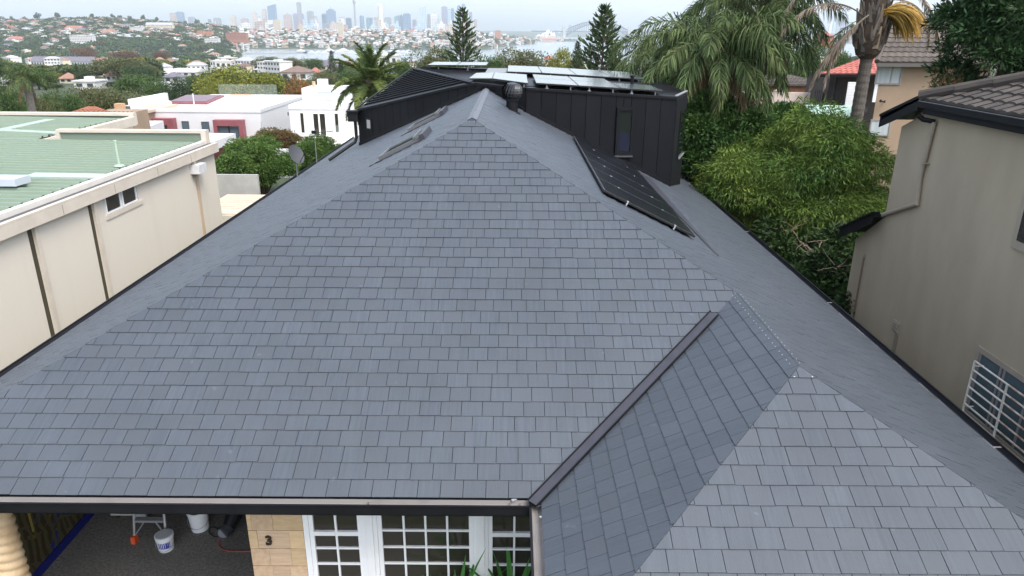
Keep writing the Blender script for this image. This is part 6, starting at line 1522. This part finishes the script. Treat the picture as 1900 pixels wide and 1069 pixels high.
for i, (P, zone) in enumerate(HOUS):
    wm, rm, st = rf_.choice(KW[zone]); me, mm = house_proto(wm, rm, st, rf_.randrange(3)); s = rf_.uniform(.7, 1.2) * (.95 if zone != 'valley' else .7); rz = rf_.uniform(-.7, .7); zb_ = P[2] + rf_.uniform(1.5, 5)
    sz = s * rf_.uniform(.9, 1.7 if zone == 'headland' else 1.3)
    if i < 290:
        o = bpy.data.objects.new('small_house', me); COL.objects.link(o); o.location = (P[0], P[1], zb_); o.scale = (s, s, sz); o.rotation_euler = (0, 0, rz)
        tag(o, f'small {wm} house with {RN[rm]} {SN[st]} roof {ZT[zone]}', 'house', f'small {wm} houses with {RN[rm]} {SN[st]} roofs {ZT[zone]}')
    else:
        k = len(farh.v); cz, sz_ = math.cos(rz), math.sin(rz)
        farh.v.extend([(P[0] + s * (a * cz - b * sz_), P[1] + s * (a * sz_ + b * cz), zb_ + sz * g) for a, b, g in mm.v]); farh.f.extend([tuple(q + k for q in f_) for f_ in mm.f])
        li = list(HM).index(wm); lj = len(HM) + list(RM).index(rm); farh.m.extend([(li, lj, len(HM) + len(RM))[q] for q in mm.m])
if farh.v:
    o = farh.build('far_houses', list(HM.values()) + list(RM.values()) + [M_fwin]); tag(o, 'mass of tiny pale houses on the far slopes below the skyline', 'houses', kind='stuff')
LOW = [tree_mesh(500 + j, TL['dark'], 130, 6, .6, .34) for j in range(4)]
lowd = []
for me in LOW:
    vv = np.empty(len(me.vertices) * 3, np.float32); me.vertices.foreach_get('co', vv); ff = np.empty(len(me.loops), np.int32); me.loops.foreach_get('vertex_index', ff); mi = np.empty(len(me.polygons), np.int32); me.polygons.foreach_get('material_index', mi)
    lowd.append((vv.reshape(-1, 3), ff.reshape(-1, 4)[mi == 0]))
wood = {n: [] for n in TL}; KT = ['olive', 'olive', 'green', 'green', 'green', 'dark', 'dark']
KN = dict(olive='olive', green='green', dark='dark green', lime='yellow-green', rust='russet', brown='brown')
for i, (P, zone, h, w) in enumerate(TREES):
    kind = rf_.choice(['dark', 'dark', 'green'] if zone == 'hill' else KT) if rf_.random() > .04 else rf_.choice(['lime', 'rust'])
    if i < 255:
        tree_at(P[0], P[1], P[2] - .5, h, w, kind, P[1] < 330, f'{KN[kind]} tree {ZT[zone]}', f'{KN[kind]} trees {ZT[zone]}', i)
    else:
        v, f_ = lowd[i % 4]; a = rf_.uniform(0, 6.28); R = np.array([[math.cos(a), -math.sin(a), 0], [math.sin(a), math.cos(a), 0], [0, 0, 1]]); wood[kind].append(((v * [w * 1.3, w * 1.3, h]) @ R.T + P, f_, 0))
for n, parts in wood.items():
    if parts:
        v, f_, mi = join(parts); o = link('far_woods', npmesh('far_woods', v, f_, TL[n])); tag(o, f'{KN[n]} part of the distant woods on the far slopes', 'woods', kind='stuff')
# wooded ridge line on the left hill: single big trees against the sky
for i, (px, yt, kind) in enumerate(((68, 24, 'dark'), (105, 23, 'dark'), (168, 25, 'green'), (208, 26, 'dark'), (222, 28, 'dark'), (240, 30, 'dark'), (264, 28, 'dark'), (290, 32, 'green'), (343, 39, 'dark'), (365, 36, 'dark'), (385, 42, 'dark'), (20, 30, 'green'), (45, 31, 'dark'))):
    Y_ = 2430; tp_ = at_y(px, yt, Y_); zb_ = float(elev(tp_[0], Y_)) - 1; h = max(12, tp_[2] - zb_); tree_at(tp_[0], Y_, zb_, h / .88, h * .8, kind, False, f'tree against the sky on the left ridge, {["first", "second", "third", "fourth", "fifth", "sixth", "seventh", "eighth", "ninth", "tenth", "eleventh", "twelfth", "thirteenth"][sorted([68, 105, 168, 208, 222, 240, 264, 290, 343, 365, 385, 20, 45]).index(px)]} from the left', 'ridge trees', i)

# ------------------------------------------------------------------ boats
yp = {}
def yacht(px, py, L, k, label):
    P = hit(px, py); P = P if P is not None else at_z(px, py, SEA); P = at_z(px, py, SEA); t = thing('motor_yacht', P, label, 'boat', 'yachts moored along the far shore')
    X, Y_, Z = P; h = L * .1; bw = L * .2
    MB().hexa([(X - L * .46, Y_ - bw * .35, Z - .3), (X + L * .40, Y_ - bw * .2, Z - .3), (X + L * .40, Y_ + bw * .2, Z - .3), (X - L * .46, Y_ + bw * .35, Z - .3)], [(X - L * .5, Y_ - bw * .5, Z + h), (X + L * .52, Y_ - bw * .1, Z + h * 1.3), (X + L * .52, Y_ + bw * .1, Z + h * 1.3), (X - L * .5, Y_ + bw * .5, Z + h)]).build('hull', M_wht if k % 4 else mat('navy_hull', (.03, .04, .07), .3), t)
    for j, (a, b, q) in enumerate(((-.42, .28, .12), (-.34, .16, .1), (-.22, .05, .08))):
        z0 = Z + h * 1.12 + sum((.12, .1, .08)[:j]) * L * .62; MB().hexa([(X + a * L, Y_ - bw * .4, z0), (X + b * L, Y_ - bw * .4, z0), (X + b * L, Y_ + bw * .4, z0), (X + a * L, Y_ + bw * .4, z0)], [(X + a * L + .02 * L, Y_ - bw * .36, z0 + q * L * .6), (X + b * L - .06 * L, Y_ - bw * .36, z0 + q * L * .6), (X + b * L - .06 * L, Y_ + bw * .36, z0 + q * L * .6), (X + a * L + .02 * L, Y_ + bw * .36, z0 + q * L * .6)]).build('deckhouse', M_wht, t)
    MB().tube([(X - .05 * L, Y_, Z + h), (X - .05 * L, Y_, Z + L * (.42 if k % 3 else .62))], L * .008, 5).build('mast', M_wht, t)
ord_ = ['first', 'second', 'third', 'fourth', 'fifth', 'sixth', 'seventh', 'eighth', 'ninth', 'tenth', 'eleventh', 'twelfth', 'thirteenth', 'fourteenth', 'fifteenth', 'sixteenth']
bx = [(560, 98.5, 34), (580, 99.5, 26), (592, 99, 22), (604, 99.5, 24), (614, 98.5, 40), (630, 99.2, 30), (640, 98.5, 44), (654, 99.5, 26), (668, 99, 26), (741, 98, 24), (750, 98.8, 26), (760, 98.2, 30), (682, 97.5, 22), (696, 97.5, 20), (712, 97.2, 22), (726, 97.6, 22)]
bx.sort()
for k, (px, py, L) in enumerate(bx): yacht(px, py, L, k, f'white motor yacht moored along the far shore, {ord_[k]} from the left')
p, q = at_z(600, 96, SEA), at_z(745, 96.3, SEA); o = MB().box(p[0], q[0], p[1], p[1] + 8, SEA - 1, SEA + 2).build('jetty', mat('jetty_grey', (.25, .25, .26), .8)); tag(o, 'long grey jetty behind the moored yachts', 'jetty')
p, q = at_z(438, 101, SEA), at_z(560, 99, SEA); m = MB(); m.slab([p, q, q + [0, 22, 0], p + [0, 22, 0]], (0, 0, 2.5)); o = m.build('sea_wall', mat('seawall_stone', (.30, .29, .30), .85)); tag(o, 'pale sea wall along the left end of the bay', 'wall')

# ------------------------------------------------------------------ city skyline
def facade(name, c, dark, sx=14.0, sz=11.0):
    if name in MATS: return MATS[name]
    m = mat(name, c, .35, var=.05, vs=.01, spec=.5); t = m.node_tree; N = t.nodes; L = t.links; b = N['Principled BSDF']
    g = N.new('ShaderNodeNewGeometry'); cx = N.new('ShaderNodeSeparateXYZ'); L.new(g.outputs['Position'], cx.inputs[0]); ad = N.new('ShaderNodeMath'); L.new(cx.outputs[0], ad.inputs[0]); L.new(cx.outputs[1], ad.inputs[1])
    cb = N.new('ShaderNodeCombineXYZ'); L.new(ad.outputs[0], cb.inputs[0]); L.new(cx.outputs[2], cb.inputs[1])
    br = N.new('ShaderNodeTexBrick'); br.offset = 0; br.inputs['Scale'].default_value = 1; br.inputs['Brick Width'].default_value = sx; br.inputs['Row Height'].default_value = sz; br.inputs['Mortar Size'].default_value = sz * .22
    L.new(cb.outputs[0], br.inputs['Vector']); br.inputs['Color1'].default_value = (*[q * dark for q in c], 1); br.inputs['Color2'].default_value = (*[q * dark * .85 for q in c], 1); br.inputs['Mortar'].default_value = (*c, 1); L.new(br.outputs[0], b.inputs['Base Color'])
    return m
FC = dict(blue=facade('tower_blue', (.13, .21, .32), .7), dblue=facade('tower_dark_blue', (.07, .12, .20), .65), grey=facade('tower_grey', (.26, .27, .30), .65), beige=facade('tower_beige', (.52, .45, .38), .7), white=facade('tower_white', (.66, .65, .62), .75),
          pink=facade('tower_pink', (.42, .31, .27), .7), pale=facade('tower_pale', (.40, .50, .58), .8), teal=facade('tower_teal', (.12, .24, .28), .7), purple=facade('tower_purple', (.24, .24, .32), .7))
CN = dict(blue='blue glass', dblue='dark blue', grey='grey', beige='beige', white='white', pink='pinkish', pale='pale blue', teal='teal glass', purple='purple-grey')
SK = [(314, 323, 24, 'pink', 0), (325, 337, 21.6, 'blue', 0), (348, 358, 31, 'purple', 0), (395, 406, 33, 'grey', 0), (426, 435, 28, 'beige', 1), (446, 458, 34, 'pink', 0), (466, 474, 20.5, 'beige', 1), (477, 483, 31, 'white', 0), (485, 492, 17, 'beige', 0), (495, 509, 9, 'blue', 2), (495, 505, 36, 'white', 0),
      (525, 538, 25, 'pink', 1), (543, 550, 25, 'purple', 0), (549.5, 556.5, 3.7, 'grey', 0), (557.5, 562, 25, 'purple', 0), (564, 567.5, 28, 'pale', 1), (568.5, 579, 20.5, 'grey', 0), (580, 587, 30, 'pink', 0), (596.5, 604, 25, 'dblue', 0), (604.5, 620, 15.5, 'blue', 1), (626, 639, 32, 'white', 0), (641, 650, 32.6, 'dblue', 0),
      (667, 675, 28, 'blue', 3), (679, 685, 32, 'teal', 0), (686, 691, 32, 'blue', 0), (692, 700, 32, 'pink', 0), (700.5, 709.5, 7, 'white', 3), (712, 724, 32, 'grey', 0), (731.5, 741, 29, 'teal', 2), (741.5, 747, 27, 'dblue', 1), (747.5, 760.5, 24.7, 'blue', 0), (765, 772, 36, 'purple', 0), (777, 789, 13, 'pale', 2), (792, 798, 26, 'grey', 0), (798.5, 812.5, 25, 'white', 1),
      (819, 829.5, 11.6, 'purple', 0), (830, 836, 17, 'pale', 0), (836.5, 842, 14.7, 'blue', 0), (843.7, 856, 17, 'pale', 2), (848, 854, 9.5, 'blue', 0), (856.5, 863, 7, 'blue', 0), (864, 869, 30, 'teal', 0), (870, 876, 22, 'purple', 0), (879, 885, 36, 'pink', 0)]
on = lambda n: f'{n}{"th" if 10 <= n % 100 <= 20 else {1: "st", 2: "nd", 3: "rd"}.get(n % 10, "th")}'
rs = random.Random(12)
for k, (x0, x1, yt, cl, st) in enumerate(SK):
    D = 6000 + rs.uniform(-350, 350) + (250 if st == 0 and yt < 12 else 0); p, q = at_y(x0, yt, D), at_y(x1, yt, D); w = q[0] - p[0]; zt3 = p[2]; zb_ = -40; dp_ = min(w, 45)
    t = thing('city_tower', ((p[0] + q[0]) / 2, D, zb_), f'{CN[cl]} tower in the city skyline, {on(k + 1)} from the left', 'tower', 'towers of the city skyline'); H = zt3 - zb_; cx_ = (p[0] + q[0]) / 2
    if st == 3:
        MB().lathe((cx_, D, zb_), [(w / 2, 0), (w / 2, H * .93), (w * .42, H * .97), (w * .25, H)], 20).build('shaft', FC[cl], t)
    elif st == 2:
        s = H * .05; MB().hexa([(p[0], D, zb_), (q[0], D, zb_), (q[0], D + dp_, zb_), (p[0], D + dp_, zb_)], [(p[0], D, zt3 - s), (q[0], D, zt3 + s * .4), (q[0], D + dp_, zt3 + s * .4), (p[0], D + dp_, zt3 - s)]).build('shaft', FC[cl], t)
    elif st == 1:
        MB().box(p[0], q[0], D, D + dp_, zb_, zt3 - H * .08).build('shaft', FC[cl], t); MB().box(p[0] + w * .2, q[0] - w * .2, D + dp_ * .2, D + dp_ * .8, zt3 - H * .08, zt3 - H * .02).build('crown', FC[cl], t); MB().lathe((cx_, D + dp_ / 2, zt3 - H * .02), [(w * .05, 0), (w * .02, H * .09)], 6).build('spire', FC['grey'], t)
    else:
        MB().box(p[0], q[0], D, D + dp_, zb_, zt3 - 6).build('shaft', FC[cl], t); MB().box(p[0] + w * .15, q[0] - w * .15, D + 4, D + dp_ - 4, zt3 - 6, zt3).build('plant_room', FC['grey'], t)
# needle tower
D = 6200; p = at_y(659.5, 42, D); zt3 = at_y(659.5, -6, D)[2]; zp_ = at_y(659.5, 3.5, D)[2]; ndl = thing('needle_tower', (p[0], D, -40), 'slender needle tower with round observation pod, tallest of the skyline', 'tower')
MB().tube([(p[0] + 0, D, -40), (p[0], D, zp_)], [8, 6.5], 10).build('shaft', mat('needle_shaft', (.25, .25, .26), .5), ndl)
MB().lathe((p[0], D, zp_), [(7, -16), (13, -6), (13, 6), (11, 12), (9, 20), (3, 24)], 18).build('pod', mat('pod_bronze', (.30, .27, .25), .4), ndl); MB().tube([(p[0], D, zp_ + 20), (p[0], D, zt3)], [2.5, 1], 6).build('mast', M_alu, ndl)
# low apartment blocks at the foot of the skyline
for k in range(70):
    px = rs.uniform(385, 890); D = rs.uniform(3700, 5300); w = rs.uniform(18, 45); p = at_y(px, 55, D); h = rs.uniform(20, 60) + 20; zb_ = float(elev(p[0], D)) - 2; c = rs.choice(['white', 'beige', 'white', 'pink', 'grey', 'pale'])
    o = MB().box(p[0] - w / 2, p[0] + w / 2, D, D + w * .7, zb_, min(zb_ + h, CAMZ + rs.uniform(2, 34) * D / 1504 * .55)).box(p[0] - w * .2, p[0] + w * .2, D + w * .2, D + w * .5, zb_, min(zb_ + h, CAMZ + 16 * D / 1504) + 4).build('apartment_block', FC[c]); tag(o, f'{CN[c]} mid-rise block crowded at the foot of the skyline', 'building', f'{CN[c]} mid-rise blocks at the foot of the skyline')
# towers beyond the bridge and at the far right
for k, (x0, x1, yt, cl) in enumerate(((1036, 1040, 50, 'pale'), (1043, 1045, 47, 'grey'), (1050, 1053, 48, 'pale'), (1055, 1060, 46, 'grey'), (1477, 1491, 37, 'grey'), (1499, 1508, 41, 'pale'), (1541, 1546, 38, 'white'), (1554, 1563, 26, 'grey'), (1564, 1575, 27, 'purple'), (1548, 1553, 36, 'pale'))):
    D = 7600 if x0 > 1400 else 8600; p, q = at_y(x0, yt, D), at_y(x1, yt, D); o = MB().box(p[0], q[0], D, D + 30, -30, p[2] - 5).box(p[0] + 4, q[0] - 4, D + 4, D + 25, -30, p[2]).build('city_tower', FC[cl]); tag(o, f'hazy {CN[cl]} tower beyond the harbour, {on(k + 1)} of the group from the left', 'tower', 'hazy towers beyond the harbour')

# ------------------------------------------------------------------ arch bridge, shell-roofed hall, island building
D = 6490; zk = at_y(1100, 58.5, D)[2]; br = thing('arch_bridge', at_y(1105, 70, D), 'steel arch bridge with stone pylons across the harbour', 'bridge'); M_steel = mat('bridge_steel', (.05, .06, .075), .5)
xa, xb = at_y(1052, 60, D)[0], at_y(1164, 60, D)[0]; cx_, hw = (xa + xb) / 2, (xb - xa) / 2; zU, zL = at_y(1108, 39.5, D)[2], at_y(1108, 44.5, D)[2]; z0U, z0L = at_y(1052, 55, D)[2], at_y(1060, 66, D)[2]
up_ = [(cx_ + hw * s, D, z0U + (zU - z0U) * (1 - s * s)) for s in np.linspace(-1, 1, 29)]; lo_ = [(cx_ + hw * s, D, z0L + (zL - z0L) * (1 - s * s)) for s in np.linspace(-1, 1, 29)]
for dy in (0, 30):
    o3 = lambda P: [(a, b + dy, c) for a, b, c in P]
    MB().tube(o3(up_), 4.4, 6).build('upper_chord', M_steel, br); MB().tube(o3(lo_), 4.4, 6).build('lower_chord', M_steel, br)
    m = MB()
    for i in range(29):
        m.tube([o3(up_)[i], o3(lo_)[i]], 1.3, 4)
        if i < 28: m.tube([o3(up_)[i], o3(lo_)[i + 1]] if i > 13 else [o3(lo_)[i], o3(up_)[i + 1]], 1.1, 4)
        if lo_[i][2] > zk: m.tube([o3(lo_)[i], (lo_[i][0], D + dy, zk)], 1.0, 4)
    o = m.build('web_members', M_steel, br); o['kind'] = 'stuff'
MB().box(xa - 300, xb + 260, D - 2, D + 34, zk - 5, zk + 3).build('deck', M_steel, br)
for px in (1047, 1168):
    p = at_y(px, 50, D); q = at_y(px, 70, D)
    for dy in (-14, 36): MB().hexa([(p[0] - 14, D + dy, SEA), (p[0] + 14, D + dy, SEA), (p[0] + 14, D + dy + 16, SEA), (p[0] - 14, D + dy + 16, SEA)], [(p[0] - 10, D + dy + 2, p[2]), (p[0] + 10, D + dy + 2, p[2]), (p[0] + 10, D + dy + 14, p[2]), (p[0] - 10, D + dy + 14, p[2])]).build('pylon', mat('pylon_stone', (.40, .36, .31), .85, var=.1, vs=.05), br)
D = 5000; oh = thing('shell_roofed_hall', at_y(1015, 68, D), 'white hall with sail-like shell roofs on the harbour point', 'building'); sm = at_y(1, 1, D); u_ = D / FPX * 1.06
MB().box(at_y(994, 66, D)[0], at_y(1031, 66, D)[0], D, D + 60, SEA, at_y(1000, 66.5, D)[2]).build('podium', mat('podium_stone', (.5, .44, .38), .8), oh)
for x0, x1, yt in ((1003, 1013, 60), (1009, 1022, 54.5), (1017, 1026, 57.5), (1023, 1030.5, 60), (995, 1003, 64)):
    a, b, tp_ = at_y(x0, 67, D), at_y(x1, 67, D), at_y(x1 - (x1 - x0) * .18, yt, D); vs = []; fs = []; n1_, n2_ = 9, 6
    for i in range(n1_):
        s = i / (n1_ - 1); ce = np.array([a[0] + (b[0] - a[0]) * (.1 + .75 * s), D + 25, a[2] + (tp_[2] - a[2]) * math.sin(s * 1.5)])
        for j in range(n2_):
            t_ = -1 + 2 * j / (n2_ - 1); vs.append((ce[0] + (1 - abs(t_)) * 0, ce[1] + t_ * 20 * math.cos(s * 1.35), a[2] + (ce[2] - a[2]) * (1 - t_ * t_)))
    for i in range(n1_ - 1):
        for j in range(n2_ - 1): fs.append((i * n2_ + j, i * n2_ + j + 1, (i + 1) * n2_ + j + 1, (i + 1) * n2_ + j))
    m = MB().add(vs, fs); m.add([(a[0], D + 10, a[2]), (b[0], D + 10, a[2]), tuple(tp_ + [0, 10, 0]), (a[0] + (tp_[0] - a[0]) * .4, D + 10, a[2] + (tp_[2] - a[2]) * .72)], [(0, 1, 2, 3)]); m.build('shell', mat('shell_tiles', (.80, .79, .76), .4), oh)
B('naval_building', 1006, 1033, 73.5, 77.5, 4650, 'gable', 'pink', 'red', 'long low building with red roof at the water edge below the shell-roofed hall', 8, cat='building')

# things of one group that look alike are told apart by their place: counted from the left in the photo
_by = {}
for o in COL.objects:
    if o.parent is None and o.get('label') and o.get('group') and o.get('kind') is None: _by.setdefault(o['label'], []).append(o)
for lab, os_ in _by.items():
    if len(os_) > 1:
        os_.sort(key=lambda o: ((o.location.x if o.location.y > 1 else o.data.vertices[0].co.x) / (o.location.y if o.location.y > 1 else o.data.vertices[0].co.y)))
        for k, o in enumerate(os_): o['label'] = f'{lab}, {on(k + 1)} from left'
